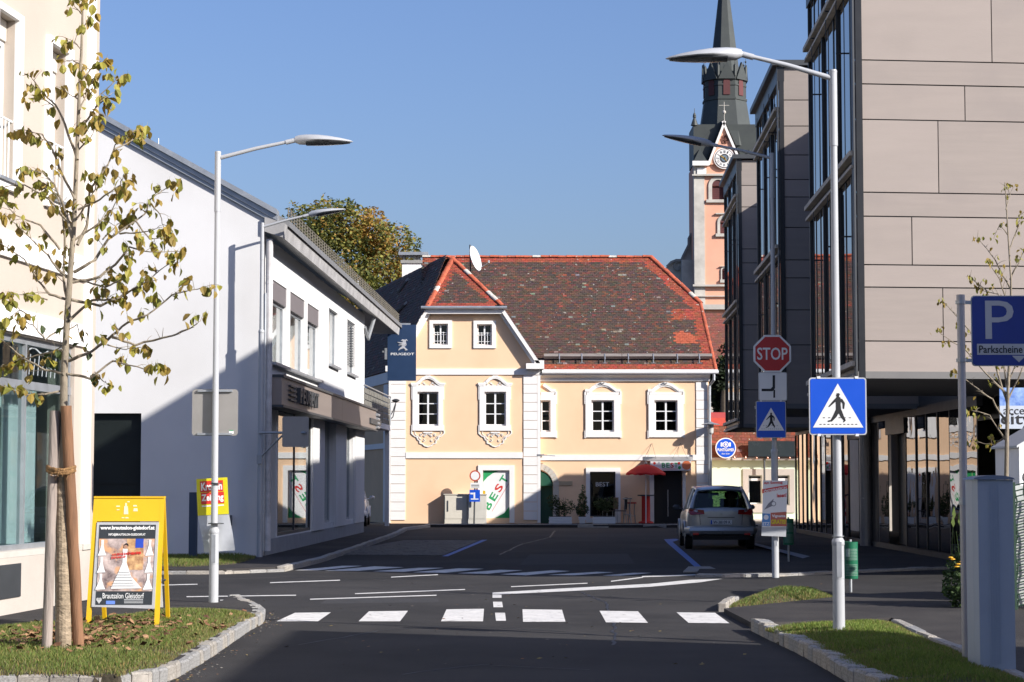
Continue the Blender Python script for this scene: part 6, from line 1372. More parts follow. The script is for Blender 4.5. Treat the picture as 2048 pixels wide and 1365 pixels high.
b.prism(q, V((0, dp + .05, 0))); b.build('domed_lid', mat('blue grey lid', (.16, .20, .27), .45), t)
b = MB(); zq = P(1932, 1005, Yc).z; b.cyl((p0.x, Yp, zq - .03), (p0.x, Yp, zq + .03), .042, n=14); b.box(p0.x + .02, xa + .02, Yc + .05, Yc + .08, zq - .02, zq + .02); b.build('clamp', METAL, t)
# ---------------------------------------------------------------- waste bins
def bin_(label, px, pyt, pyb, Y, first=None):
    s = Y / FPX; c = P(px, pyb, Y); zt = P(px, pyt, Y).z; t = thing('waste_bin', label, 'waste bin', (c.x, Y, RP), 'green perforated waste bins')
    b = MB(); r = .105; n = 20; prof = [(r * .96, 0), (r, .015), (r, zt - c.z - .02), (r * 1.03, zt - c.z), (r * .92, zt - c.z), (r * .92, .03)]; b.lathe(prof, (c.x, Y, c.z), n); b.build('drum', GREEN, t, smooth=True)
    b = MB(); ht = zt - c.z
    for blk in (.10, .52):
        for j in range(8):
            for k in range(12):
                a = -pi / 2 + (k - 5.5) * .16; zc_ = c.z + ht * blk + j * .022; p = V((c.x + (r + .001) * cos(a), Y + (r + .001) * sin(a), zc_)); tg = V((-sin(a), cos(a), 0)); b.poly([p - tg * .005 - UP * .005, p + tg * .005 - UP * .005, p + tg * .005 + UP * .005, p - tg * .005 + UP * .005])
    o = b.build('perforation', mat('bin holes', (.25, .35, .3), .6), t); o['kind'] = 'stuff'
    b = MB(); b.cyl((c.x + .02, Y + r + .04, 0), (c.x + .02, Y + r + .04, zt + .03), .02, n=8); b.box(c.x - .02, c.x + .06, Y + r - .02, Y + r + .03, c.z + ht * .7, c.z + ht * .75); b.build('post', METAL, t)
    b = MB(); a0 = -pi / 2 - .9; q = [V((c.x + (r + .003) * cos(a), Y + (r + .003) * sin(a), c.z + ht * .60)) for a in [a0 + i * .12 for i in range(6)]]
    vs = q + [p + UP * ht * .22 for p in q]; b.add(vs, [(i, i + 1, i + 7, i + 6) for i in range(5)]); b.build('sticker', mat('worn sticker', (.30, .42, .36), .6, var=.3, vs=30), t); return t
bin_('green waste bin with perforations right beside the near right lamp post', 1702, 1084, 1158, 30.5)
bin_('smaller looking green waste bin behind the newspaper holder of the far right lamp post', 1577, 1038, 1090, 41.0)
# ---------------------------------------------------------------- yellow newspaper holder on lamp 1
tz = thing('newspaper_holder', 'yellow and red newspaper holder with a clear plastic bag behind the nearer left lamp post', 'newspaper holder', (xl1, yl1 + .12, P(430, 1105, yl1).z)); Yn = yl1 + .13; FNn = Face((0, Yn), (1, 0)); ta = -radians(4.5)
cu_, cz0 = FNn.uz(425, 994); s = Yn / FPX
Un = V((cos(ta) * 1, 0, -sin(ta) * -1)); Un = V((cos(.06), 0, sin(.06))); Vn = V((-sin(.05), 0, cos(.05))); On = FNn.pt(cu_, cz0, 0); Nn = FNn.N
def nb(bm, x0, x1, y0, y1, d0, d1): bm.obox(On + Un * x0 * s + Vn * y0 * s + Nn * d0, Un * (x1 - x0) * s, Vn * (y1 - y0) * s, Nn * (d1 - d0))
b = MB(); nb(b, -31, 31, -36, 37, -.01, 0); b.build('plate', YEL2, tz)
b = MB(); nb(b, -24, 22, 10, 32, .0005, .002); nb(b, -23, 23, -14, 9, .0005, .002); b.build('red_block', REDB, tz)
b = MB(); b.text('Kronen', On + Un * -1 * s + Vn * 21 * s + Nn * .0025, Un, Vn, 42 * s, 16 * s, depth=.002, bold=.035); b.text('Zeitung', On + Un * 0 * s + Vn * -3 * s + Nn * .0025, Un, Vn, 44 * s, 17 * s, depth=.002, bold=.035); b.build('lettering', SWHITE, tz)
b = MB(); nb(b, -22, 22, -19, -16.5, .0005, .002); b.build('white_line', SWHITE, tz)
b = MB(); vs = []
for j in range(7):
    for i in range(7):
        x = -30 + 62 * i / 6 + j * 1.6; y = -37 - 72 * j / 6; vs.append(On + Un * x * s + Vn * y * s + Nn * (.03 + .035 * sin(i * 1.3 + j) * (j / 6) - .02))
b.add(vs, [(j * 7 + i, j * 7 + i + 1, (j + 1) * 7 + i + 1, (j + 1) * 7 + i) for j in range(6) for i in range(6)]); b.build('plastic_bag', CLEARP, tz, smooth=True)
b = MB(); nb(b, -22, 14, -108, -64, -.03, -.012); b.build('newspaper', mat('newsprint', (.70, .69, .62), .9, var=.15, vs=40), tz)
b = MB(); nb(b, -20, 12, -104, -68, -.0115, -.010); b.build('printed_page', mat('newsprint picture', (.25, .35, .33), .8, var=.5, vs=14, col2=(.6, .6, .55)), tz)
b = MB(); b.cyl((xl1 + .02, yl1, P(430, 968, Yn).z), (xl1 + .02, yl1, P(430, 966, Yn).z), .074, n=16); b.cyl((xl1 + .02, yl1, P(430, 1048, Yn).z), (xl1 + .02, yl1, P(430, 1046, Yn).z), .10, n=16); b.build('strap', METALD, tz)
# dark box post behind it
pz = G(395, 1117, HP); b = MB(); Yz = 41.0; b.box(P(389, 1, Yz).x, P(404, 1, Yz).x, Yz, Yz + .15, .05, P(395, 985, Yz).z); t = b.build('utility_post', mat('dark blue post', (.03, .05, .09), .5), origin=(P(396, 1, Yz).x, Yz, .1)); tag(t, 'dark utility post standing in the grass strip at the white gable wall', 'post')
b = MB(); b.box(P(459, 1, 42.9).x, P(473, 1, 42.9).x, 42.88, 42.99, P(460, 1051, 42.9).z, P(460, 1031, 42.9).z); t = b.build('meter_box', mat('slate box', (.07, .08, .10), .5), origin=(P(466, 1, 42.9).x, 42.93, P(460, 1051, 42.9).z)); tag(t, 'small dark meter box low on the shaded white gable wall', 'meter box')
# white newspaper holder on lamp 4
Yn = yl4 - .14; Fn = Face((0, Yn), (1, 0)); s = Yn / FPX; tz = thing('newspaper_holder', 'white newspaper holder with red lettering and a clear bag on the far right lamp post', 'newspaper holder', tuple(P(1549, 1072, Yn)))
q = R4(Fn, 1523, 1575, 962, 1024); b = MB(); b.prism([Fn.pt(*Fn.uz(1524, 1055), 0), Fn.pt(*Fn.uz(1572, 1055), 0), Fn.pt(*Fn.uz(1575, 962), 0), Fn.pt(*Fn.uz(1526, 961), 0)], Fn.N * .012); b.build('plate', SWHITE, tz)
b = MB(); b.prism([Fn.pt(*Fn.uz(1524, 987), .0125), Fn.pt(*Fn.uz(1576, 977), .0125), Fn.pt(*Fn.uz(1576, 968 + 2), .0125), Fn.pt(*Fn.uz(1524, 979), .0125)], Fn.N * .003); b.text('Am Sonntag', Fn.pt(*Fn.uz(1546, 966.5), .0125), V((1, 0, .05)), UP, 38 * s, 7 * s, depth=.002, bold=.03); b.text('lesen!', Fn.pt(*Fn.uz(1563, 991), .0125), V((1, 0, .06)), UP, 19 * s, 8 * s, depth=.002, bold=.03); b.build('red_print', REDB, tz)
b = MB(); b.text('ÖSTERREICH', Fn.pt(*Fn.uz(1550, 979), .0158), V((1, 0, .19)), UP, 46 * s, 6.2 * s, depth=.002, bold=.03); b.build('lettering', SWHITE, tz)
b = MB(); c_ = Fn.pt(*Fn.uz(1547, 1008), .0125); b.disc(c_, X, UP, 5 * s, .002); b.prism([Fn.pt(*Fn.uz(1528, 1020), .0125), Fn.pt(*Fn.uz(1545, 1012), .0125), Fn.pt(*Fn.uz(1547, 998), .0125), Fn.pt(*Fn.uz(1536, 1008), .0125)], Fn.N * .0015); b.build('grey_picture', mat('print grey', (.2, .2, .22), .6), tz)
b = MB(); b.disc(c_ + Fn.N * .003, X, UP, 3.6 * s, .002); b.build('watch_face', SWHITE, tz)
b = MB(); b.prism([Fn.pt(*Fn.uz(x, y), .0125) for x, y in [(1524, 1052), (1540, 1053), (1540, 1028), (1524, 1027)]], Fn.N * .003); b.build('blue_print', mat('print light blue', (.08, .25, .55), .6), tz)
b = MB(); b.prism([Fn.pt(*Fn.uz(x, y), .0125) for x, y in [(1541, 1053), (1573, 1053), (1573, 1024), (1541, 1026)]], Fn.N * .003); b.build('brown_print', mat('print red brown', (.45, .12, .08), .6), tz)
b = MB(); b.text('GRATIS!', Fn.pt(*Fn.uz(1557, 1044), .016), X, UP, 30 * s, 9 * s, depth=.002, bold=.03); b.build('yellow_lettering', YEL2, tz)
b = MB(); b.text('Vignette', Fn.pt(*Fn.uz(1557, 1033), .016), X, UP, 27 * s, 7 * s, depth=.002, bold=.03); b.text('ETZ', Fn.pt(*Fn.uz(1532, 1048), .016), X, UP, 14 * s, 6 * s, depth=.002, bold=.03); b.disc(Fn.pt(*Fn.uz(1532, 1035), .016), X, UP, 5 * s, .002); b.build('white_lettering', SWHITE, tz)
b = MB(); b.prism([Fn.pt(*Fn.uz(x, y), -.02) for x, y in [(1523, 1072), (1572, 1074), (1573, 1040), (1524, 1040)]], Fn.N * .015); b.build('plastic_bag', CLEARP, tz)
# ---------------------------------------------------------------- yellow A-board
YA0 = G(245, 1253, HP + .04).y; FAb = Face((0, YA0), (1, 0)); zb = HP + .03
ab = thing('a_board', 'yellow folding board with a framed bridal shop poster standing on the grass', 'advertising board', (P(245, 1253, YA0).x, YA0, HP))
lean = .28; pt_ = lambda px, py, d=0: P(px, py, YA0 + lean * (1 - (min(1, max(0, (py - 996) / 256)))) - d)
def bar(bm, a, c, w_, dp): d = (c - a); bm.obox(a, X * w_, V((0, dp, 0)), d)
b = MB(); bar(b, pt_(171, 1254), pt_(188, 995), .045, .05); b.build('leg', YEL, ab)
b = MB(); bar(b, pt_(308, 1254), pt_(320, 995), .045, .05); b.build('leg', YEL, ab)
rb = lambda px, py: P(px, py, YA0 + .75 - .42 * (1 - min(1, max(0, (py - 996) / 256))))
b = MB(); bar(b, rb(205, 1244), rb(193, 1020), .04, .04); b.build('leg', YEL, ab); b = MB(); bar(b, rb(332, 1250), rb(322, 996), .04, .04); b.build('leg', YEL, ab)
b = MB(); b.prism([pt_(191, 1043), pt_(319, 1043), pt_(321, 996), pt_(194, 996)], V((0, .03, 0))); b.build('top_panel', YEL, ab)
b = MB(); b.box(pt_(188, 996).x, pt_(329, 996).x, pt_(188, 996).y - .01, pt_(188, 996).y + .08, pt_(188, 997).z, pt_(188, 993).z); b.build('top_rail', YEL, ab)
b = MB(); b.prism([rb(312, 1215), rb(326, 1215), rb(320, 1100), rb(310, 1100)], V((0, .01, 0))); b.build('rear_poster', SWHITE, ab)
b = MB(); b.cyl(pt_(324, 1160) + V((0, .02, 0)), rb(331, 1160), .008, n=5); b.build('spreader', METALD, ab)
pf = MB(); outer = [pt_(183, 1214, .012), pt_(309, 1218, .012), pt_(318, 1045, .012), pt_(194, 1045, .012)]; pf.prism(outer, V((0, .02, 0))); pfo = pf.build('poster_frame', mat('silver frame', (.55, .55, .55), .4, .4), ab)
FRc = lambda px, py, d=.0: pt_(px, py, .016 + d)
def pquad(x0, y0, x1, y1, m, nm, d):   # px rectangle on the slanted poster (slightly sheared like the board)
    sh = lambda x, y: x - (y - 1050) * .052
    b = MB(); b.prism([FRc(sh(x0, y1), y1, d), FRc(sh(x1, y1), y1, d), FRc(sh(x1, y0), y0, d), FRc(sh(x0, y0), y0, d)], V((0, .002, 0))); return b.build(nm, m, pfo)
pquad(199, 1050, 312, 1210, mat('poster dark grey', (.03, .035, .04), .35), 'poster_ground', 0.0)
pquad(200, 1078, 311, 1183, mat('poster photo print', (.62, .50, .46), .4, vs=9, col2=(.10, .07, .07), dirt=((.55, .30, .16), 7, .5, .6)), 'photo_print', .004)
pquad(256, 1078, 290, 1140, mat('poster ochre print', (.66, .42, .20), .4, vs=16, col2=(.22, .10, .05)), 'photo_print', .006)
pquad(273, 1078, 289, 1096, mat('poster blue print', (.02, .06, .42), .4), 'blue_patch', .008)
shx = lambda x, y: x - (y - 1050) * .052
def gown(cx, top, bot, wt, wb, d, m=SWHITE, tail=0):
    b = MB(); q = [(cx - wb, bot), (cx + wb + tail, bot - 1), (cx + wb * .6, bot - (bot - top) * .3), (cx + wt, top + (bot - top) * .35), (cx + wt * 1.2, top), (cx - wt * 1.2, top), (cx - wt, top + (bot - top) * .35), (cx - wb * .6, bot - (bot - top) * .3)]
    b.prism([FRc(shx(x, y), y, d) for x, y in q], V((0, .001, 0))); return b.build('gown_print', m, pfo)
gown(253, 1098, 1178, 4, 25, .010, tail=12)
b = MB()
for a, c, r_ in [((248, 1101), (240, 1108), 2), ((258, 1101), (266, 1106), 2), ((266, 1106), (260, 1113), 1.5)]: b.prism([FRc(shx(a[0], a[1] - r_), a[1] - r_, .011), FRc(shx(a[0], a[1] + r_), a[1] + r_, .011), FRc(shx(c[0], c[1] + r_), c[1] + r_, .011), FRc(shx(c[0], c[1] - r_), c[1] - r_, .011)], V((0, .001, 0)))
b.disc(FRc(shx(254, 1094), 1094, .012), X, UP, .02, .001, 12); b.build('figure_print', mat('skin print', (.45, .25, .17), .5), pfo)
b = MB(); b.disc(FRc(shx(255, 1091), 1091, .013), X, UP, .022, .001, 12); b.build('hair_print', BLACK, pfo)
for cx in (207, 302):
    for t0 in (1080, 1114, 1148): gown(cx, t0, t0 + 32, 2.2, 8.5 if t0 < 1148 else 10, .010)
def ptext(txt, cx, cy, w_, h_, m, d, nm='lettering', bold=.02):
    b = MB(); A = FRc(cx, cy + h_ / 2, d); B = FRc(cx, cy - h_ / 2, d); b.text(txt, (A + B) / 2, X, (B - A), w_ * YA0 / FPX, (B - A).length, depth=.002, bold=bold); b.build(nm, m, pfo)
ptext('www.brautsalon-gleisdorf.at', 255, 1057, 109, 10, SWHITE, .004, bold=.04)
ptext('INFO@BRAUTSALON-GLEISDORF.AT', 254, 1070, 74, 6, SWHITE, .004)
ptext('Brautsalon Gleisdorf', 246.5, 1192, 82, 11, SWHITE, .004, bold=0)
pquad(220, 1202, 238, 1209, mat('poster light blue', (.12, .22, .6), .4), 'social_badge', .004)
b = MB()
for i in range(3): b.prism([FRc(248, 1200 + i * 3.4, .004), FRc(286, 1200 + i * 3.4, .004), FRc(286, 1198.6 + i * 3.4, .004), FRc(248, 1198.6 + i * 3.4, .004)], V((0, .001, 0)))
for hx in (195.5, 200.5): b.disc(FRc(hx, 1199, .005), X, UP, .016, .001, 12)
b.prism([FRc(192, 1200, .005), FRc(204, 1200, .005), FRc(198, 1208, .005)], V((0, .001, 0))); b.build('small_print', SGREY, pfo)
b = MB(); rr = random.Random(4)
for (x0, x1, y) in [(224, 282, 1110), (222, 252, 1116), (262, 284, 1108)]:
    n = int((x1 - x0) / 3)
    for i in range(n): x = x0 + i * 3 + rr.uniform(-.5, .5); h = rr.uniform(3, 6); b.prism([FRc(x, y + h / 2 - i * .25, .015), FRc(x + 1.6, y + h / 2 - i * .25, .015), FRc(x + 2.4, y - h / 2 - i * .25, .015), FRc(x + .8, y - h / 2 - i * .25, .015)], V((0, .001, 0)))
b.build('red_script', REDB, pfo)
b = MB(); 
for i in range(6): w_ = 22 + 5 * i; b.prism([FRc(shx(253 - w_ / 2, 1144 + i * 5.5), 1145 + i * 5.5, .016), FRc(shx(253 + w_ / 2, 1144 + i * 5.5), 1145 + i * 5.5, .016), FRc(shx(253 + w_ / 2, 1144 + i * 5.5), 1143.5 + i * 5.5, .016), FRc(shx(253 - w_ / 2, 1144 + i * 5.5), 1143.5 + i * 5.5, .016)], V((0, .001, 0)))
b.build('grey_text_lines', SGREY, pfo)
# worn white pictogram on the top panel: drink bottles
b = MB()
for (x, y, hw_, hh) in [(252, 1021, 4.5, 8), (252, 1010, 2, 3.5), (236, 1013, 4, 1.2), (236, 1020, 3, .8), (270, 1012, 4, 1.5), (271, 1020, 4.5, 3), (246, 1036, 3, .8), (254, 1036, 3.5, 1.2), (257, 1004, 2.5, 1)]: b.prism([pt_(x - hw_, y + hh, .003), pt_(x + hw_, y + hh, .003), pt_(x + hw_ * .8, y - hh, .003), pt_(x - hw_ * .8, y - hh, .003)], V((0, .002, 0)))
b.build('worn_pictogram', mat('worn white', (.85, .72, .42), .6), ab)
# ---------------------------------------------------------------- donation container and lattice fence, right edge
t = thing('donation_container', 'white house shaped container with grey gable side at the right edge', 'container', (P(2040, 900, 27).x, 27, .1))
Yd = 27.0; xa, xb_ = P(1976, 900, Yd + .8).x, P(2024, 900, Yd).x; zE_ = P(2000, 893, Yd).z; zR = P(2048, 858, Yd).z
# front face looks left-front; long white face to the right
A0 = V((P(1976, 1, Yd + 1.2).x, Yd + 1.2, 0)); B0 = V((P(2023, 1, Yd).x, Yd, 0)); C0 = B0 + V((1.2, .35, 0)); D0 = A0 + V((1.2, .35, 0)); z0 = .1
M0 = (A0 + B0) / 2; M1 = (C0 + D0) / 2; za = P(2023, 893, Yd).z; zr = P(2000, 862, Yd).z
b = MB(); b.prism([p + UP * z0 for p in (A0, B0, C0, D0)], UP * (za - z0)); b.prism([B0 + UP * za, C0 + UP * za, (B0 + C0) / 2 + UP * (za + .32)], (A0 - B0)); b.build('body', WHITEP, t)
b = MB(); o_ = (B0 - A0).normalized() * .06; mm = (B0 + C0) / 2 + UP * (za + .34); e1 = B0 + UP * (za - .02) - (C0 - B0).normalized() * .05; b.prism([e1 + o_, mm + o_, mm + o_ + UP * .03, e1 + o_ + UP * .03], (A0 - B0) * 1.1); e2 = C0 + UP * (za - .02); b.prism([mm + o_, e2 + o_, e2 + o_ + UP * .03, mm + o_ + UP * .03], (A0 - B0) * 1.1); b.build('roof', mat('grey box roof', (.42, .44, .45), .5, .2), t)
FD = Face((B0.x, B0.y), ((C0 - B0).x, (C0 - B0).y)); b = MB(); b.text('car', FD.pt(.04, P(2030, 955, Yd).z, .002), FD.U, UP, .27, .13, align='L', bold=.01); b.build('lettering', BLACK, t)
fz = P(2040, 968, 25.5).z; t = thing('lattice_fence', 'dark green wire lattice fence with climbing stems in front of the white container', 'fence', (P(2040, 1, 25.5).x, 25.5, .06)); fx0 = P(2031, 1000, 25.5).x
b = MB()
for i in range(21):
    x = fx0 + i * .12; b.tube([V((x + .02 * sin(j * 1.7 + i), 25.5 + .01 * sin(j), .06 + (fz - .06) * j / 14)) for j in range(15)], .011, 5)
b.parts('vertical_wire', mat('dark green wire', (.02, .05, .03), .5), t)
b = MB()
for j in range(22): z = .1 + j * (fz - .12) / 21; b.tube([V((fx0 - .01 + k * .12, 25.49, z + (.03 if k % 2 else 0))) for k in range(21)], .009, 5)
b.parts('cross_wire', mat('dark green wire', (.02, .05, .03), .5), t)
b = MB(); b.box(fx0 + .0, fx0 + 2.4, 25.75, 25.78, .1, fz - .02); b.build('pale_backing', mat('pale fleece backing', (.55, .58, .55), .9, var=.2, vs=8), t)
b = MB(); b.box(fx0 - .06, fx0 - .01, 25.46, 25.52, .0, fz + .02); b.build('post', mat('dark green wire', (.02, .05, .03), .5), t)
# ---------------------------------------------------------------- bush with yellow flowers
t = thing('flowering_bush', 'dark bush with a few yellow flowers behind the parking sign post', 'bush', (P(1915, 1190, 25.5).x, 25.5, .06)); rr = random.Random(5); b = MB(); bx, by = P(1917, 1190, 26).x, 26.0
leafcloud(b, [(bx, by, .38, .20, .4, .34), (bx + .05, by, .75, .11, .3, .3), (bx + .15, by, .3, .35, .4, .28)], 1500, .035, [(.015, .035, .01), (.03, .06, .015), (.05, .09, .02)], rr)
for k in range(7): a = V((bx + ru(-.1, .08), by + ru(-.2, .1), .6)); b.tube([a, a + V((ru(-.06, .05), 0, ru(.3, .65)))], [.006, .003], 4, 0, col=(.05, .09, .02)); q = a + V((ru(-.08, .06), 0, ru(.3, .6))); b.add([q, q + V((-.03, 0, .06)), q + V((0, 0, .16)), q + V((.02, 0, .05))], [(0, 1, 2, 3)], 0, (.14, .20, .04))
o = b.build('foliage', LEAFM, t); o['kind'] = 'stuff'
for k in range(5): b = MB(); b.lathe([(.005, 0), (.035, .012), (.03, .02), (.005, .025)], (bx + ru(-.16, .02), by - .3, .62 + ru(-.08, .08)), 8); b.build('flower', mat('yellow petals', (.75, .40, .01), .6), t)
# ---------------------------------------------------------------- at the foot of the peach house
YU = YM - .62; Fu = Face((0, YU), (1, 0))
def ubox(label, x0, x1, y0, y1, Y, dp, m):
    F = Face((0, Y), (1, 0)); q = R4(F, x0, x1, y0, y1); t = thing('utility_cabinet', label, 'cabinet', ((q[0] + q[1]) / 2, Y, HP)); b = MB(); b.fbox(F, q[0], q[1], .1, q[3], -dp, 0); b.build('body', m, t)
    b = MB(); b.fbox(F, q[0] + .04, q[1] - .03, .28, q[3] - .05, .001, .012); b.build('door', m, t); b = MB(); b.fbox(F, q[0] - .02, q[1] + .02, q[3], q[3] + .03, -dp - .02, .03); b.build('lid', m, t)
    return t, F, q
t, F, q = ubox('wide beige utility cabinet with a dark handle at the foot of the peach house', 888, 934, 990, 1045, YU, .34, CABB); b = MB(); b.fbox(F, q[0] + .12, q[0] + .16, .55, .95, .013, .03); b.build('handle', METALD, t); b = MB(); b.fbox(F, q[0] - .001, q[0] + .03, .12, q[3], .012, .02); b.build('edge_strip', METALD, t)
t, F, q = ubox('narrower pale utility cabinet with a yellow label beside the beige one', 935, 973, 990, 1045, YU - .1, .42, mat('cabinet pale', (.55, .53, .47), .6)); b = MB(); b.fbox(F, q[1] - .14, q[1] - .04, 1.18, 1.32, .013, .016); b.build('yellow_label', YEL, t)
Yq = YM - .95; Fq = Face((0, Yq), (1, 0)); s = Yq / FPX; t = thing('no_entry_sign', 'round red rimmed sign above a white plate before the peach house', 'traffic sign', (P(948, 1045, Yq).x, Yq, HP))
u, z = Fq.uz(950, 952); b = MB(); b.cyl(Fq.pt(Fq.uz(948, 1040)[0], 0, -.05), Fq.pt(u, z, -.05), .03, n=8); b.build('post', METALD, t)
b = MB(); b.disc(Fq.pt(u, z, -.01), X, UP, 11 * s, .02, 28); b.build('red_rim', mat('faded red', (.45, .06, .03), .5), t); b = MB(); b.disc(Fq.pt(u, z, .0105), X, UP, 8.4 * s, .003, 28); b.build('white_disc', SWHITE, t)
q = R4(Fq, 941, 960, 966, 977); b = MB(); b.fbox(Fq, *q, -.01, .01); b.build('white_plate', SWHITE, t); b = MB(); b.fbox(Fq, q[0] + .03, q[1] - .03, q[2] + .04, q[2] + .06, .0105, .013); b.fbox(Fq, q[0] + .03, q[1] - .03, q[2] + .10, q[2] + .13, .0105, .013); b.build('text_lines', BLACK, t)
t = thing('direction_sign', 'small blue and white square sign below the round red rimmed sign', 'traffic sign', tuple(P(950, 1005, Yq))); q = R4(Fq, 939, 960, 980, 1004); b = MB(); b.fbox(Fq, *q, -.01, .01); b.build('plate', BLUE, t); b = MB(); b.fbox(Fq, q[0] + .15, q[0] + .21, q[2] + .12, q[3] - .1, .0105, .013); b.fbox(Fq, q[0] + .03, q[0] + .145, q[3] - .17, q[3] - .11, .0105, .013); b.fbox(Fq, q[0] + .05, q[0] + .33, q[2] + .08, q[2] + .118, .0105, .013); b.build('white_symbol', SWHITE, t)
# planters
def planter(label, x0, x1, yt, Y, plant, long=True):
    F = Face((0, Y), (1, 0)); q = R4(F, x0, x1, yt, 1046); t = thing('planter', label, 'planter', ((q[0] + q[1]) / 2, Y, HP), 'white planters in front of the cafe')
    n = 4; h = (q[3] - HP) / n; tp = .0 if long else .06
    for i in range(n):
        b = MB(); e = .012 * (i % 2); k = tp * (1 - i / n); b.box(q[0] + k + e, q[1] - k - e, Y + k, Y + .4 - k, HP + i * h + .004, HP + (i + 1) * h - .004); b.build('box_board', WHITEP, t)
    b = MB(); b.box(q[0] + .03, q[1] - .03, Y + .03, Y + .37, q[3] - .02, q[3] + .01); b.build('soil', SOIL, t)
    rr = random.Random(x0); p_ = thing('shrub', plant, 'shrub', ((q[0] + q[1]) / 2, Y + .2, q[3]), 'shrubs in the white planters'); b = MB(); cx = (q[0] + q[1]) / 2; wd = (q[1] - q[0]) / 2
    if long: bl = [(cx + wd * rr.uniform(-.8, .8), Y + .2, q[3] + rr.uniform(.2, .6), rr.uniform(.16, .28), .2, rr.uniform(.18, .3)) for _ in range(6)]
    else: bl = [(cx, Y + .2, q[3] + .25, .26, .2, .25), (cx, Y + .2, q[3] + .6, .17, .15, .3), (cx + .03, Y + .2, q[3] + .95, .08, .08, .25)]
    leafcloud(b, bl, 900, .04, [(.015, .03, .01), (.03, .055, .015), (.06, .09, .025)], rr)
    for _ in range(7): a = V((cx + wd * rr.uniform(-.6, .6), Y + .2, q[3])); b.tube([a, a + V((rr.uniform(-.1, .1), 0, rr.uniform(.3, .8)))], [.012, .004], 4, 0, col=(.06, .04, .03))
    b.build('foliage', LEAFM, p_)
YPp = YM - 1.6
planter('left long white planter box with a leafy shrub, under the cafe nameplate', 1098, 1144, 1034, YPp, 'loose leafy shrub in the left long planter')
planter('small tapered white planter pot with a conical shrub', 1156, 1174, 1034, YPp, 'dark conical shrub in the small planter pot', False)
planter('right long white planter box below the cafe window', 1186, 1231, 1034, YPp, 'low dark shrub in the right long planter')
# cafe chairs
def chair(label, cxp, Y, m, rot):
    s = Y / FPX; x = (cxp - 1024) * s; t = thing('cafe_chair', label, 'chair', (x, Y, HP), 'chairs in front of the cafe'); t.rotation_euler.z = rot
    def L(bm, n, mm, **k): o = bm.build(n, mm, t, local=True, **k); return o
    for sx in (-.2, .2):
        for sy in (-.2, .2): b = MB(); b.cyl((sx * 1.1, sy * 1.1, 0), (sx, sy, .44), .012, n=6); L(b, 'leg', METAL)
    b = MB(); b.box(-.22, .22, -.22, .22, .44, .47); L(b, 'seat', m)
    b = MB(); vs = [(x_, .22 + .05 * (z_ - .5) + .03 * cos(x_ * 7), z_) for z_ in (.5, .7, .95) for x_ in (-.21, -.07, .07, .21)]; b.add(vs, [(i + j * 4, i + 1 + j * 4, i + 5 + j * 4, i + 4 + j * 4) for j in range(2) for i in range(3)]); b.add([(a, c + .02, e) for a, c, e in vs], [(i + j * 4, i + 1 + j * 4, i + 5 + j * 4, i + 4 + j * 4) for j in range(2) for i in range(3)]); L(b, 'backrest', m)
    return t
WICK = mat('dark wicker', (.05, .05, .055), .8); WICKL = mat('brown wicker', (.14, .10, .07), .8)
chair('dark grey cafe chair turned sideways at the right jamb of the cafe window', 1238, YM - .9, WICK, -1.4); chair('brown cafe chair facing left beside the dark grey one', 1219, YM - .8, WICKL, -1.2)
def stool(label, cxp, Y, h, m):
    x = (cxp - 1024) * Y / FPX; t = thing('bar_stool', label, 'stool', (x, Y, HP), 'bar stools in front of the cafe')
    for k in range(4): a = pi / 4 + k * pi / 2; b = MB(); b.tube([V((x + .20 * cos(a), Y + .2 * sin(a), HP)), V((x + .12 * cos(a), Y + .12 * sin(a), HP + h * .5)), V((x + .15 * cos(a), Y + .15 * sin(a), HP + h))], .013, 6); b.build('leg', METAL, t)
    b = MB(); b.lathe([(.17, HP + h), (.18, HP + h + .03), (.16, HP + h + .05)], (x, Y, 0), 16); b.build('seat', m, t); b = MB(); b.lathe([(.155, HP + h * .35), (.16, HP + h * .37), (.155, HP + h * .38)], (x, Y, 0), 16); b.build('foot_ring', METAL, t)
stool('taller chrome bar stool next to the cafe window', 1254, YM - .8, .88, METAL); stool('lower chrome bar stool next to the red standing table', 1263, YM - .6, .72, REDB); 
# parasol and red standing table
Yp_ = YM - 1.15; px_ = 1291; xp = (px_ - 1024) * Yp_ / FPX; t = thing('parasol', 'open red parasol with white print over the cafe entrance', 'parasol', (xp, Yp_, HP)); zt_, zb_ = P(1291, 929, Yp_).z, P(1291, 948, Yp_).z
b = MB(); b.cyl((xp, Yp_, HP), (xp, Yp_, zt_), .018, n=8); b.build('pole', SWHITE, t)
n = 8; Rr = 41 * Yp_ / FPX
for k in range(n):
    a0, a1 = 2 * pi * k / n + .2, 2 * pi * (k + 1) / n + .2; vs = []; m_ = 5
    for i in range(m_ + 1):
        f = i / m_; r_ = Rr * f; z = zt_ - (zt_ - zb_) * (f ** 1.7)
        for j in range(5): g_ = j / 4; a = a0 + (a1 - a0) * g_; sag = -.05 * sin(pi * g_) * f * f; rad_ = r_ * (1 - .06 * sin(pi * g_) * f); vs.append((xp + rad_ * cos(a), Yp_ + rad_ * sin(a), z + sag * 0 + .04 * sin(pi * g_) * f))
    b = MB(); b.add(vs, [(i * 5 + j, i * 5 + j + 1, (i + 1) * 5 + j + 1, (i + 1) * 5 + j) for i in range(m_) for j in range(4)]); b.add([vs[25 + j] for j in range(5)] + [(vs[25 + j][0], vs[25 + j][1], vs[25 + j][2] - .06) for j in range(5)], [(j, j + 1, j + 6, j + 5) for j in range(4)]); b.build('canopy_panel', UMB, t, smooth=True)
b = MB(); b.lathe([(.01, 0), (.06, .03), (.05, .09), (.01, .12)], (xp, Yp_, zt_ - .01), 10); b.build('finial', WOODL, t)
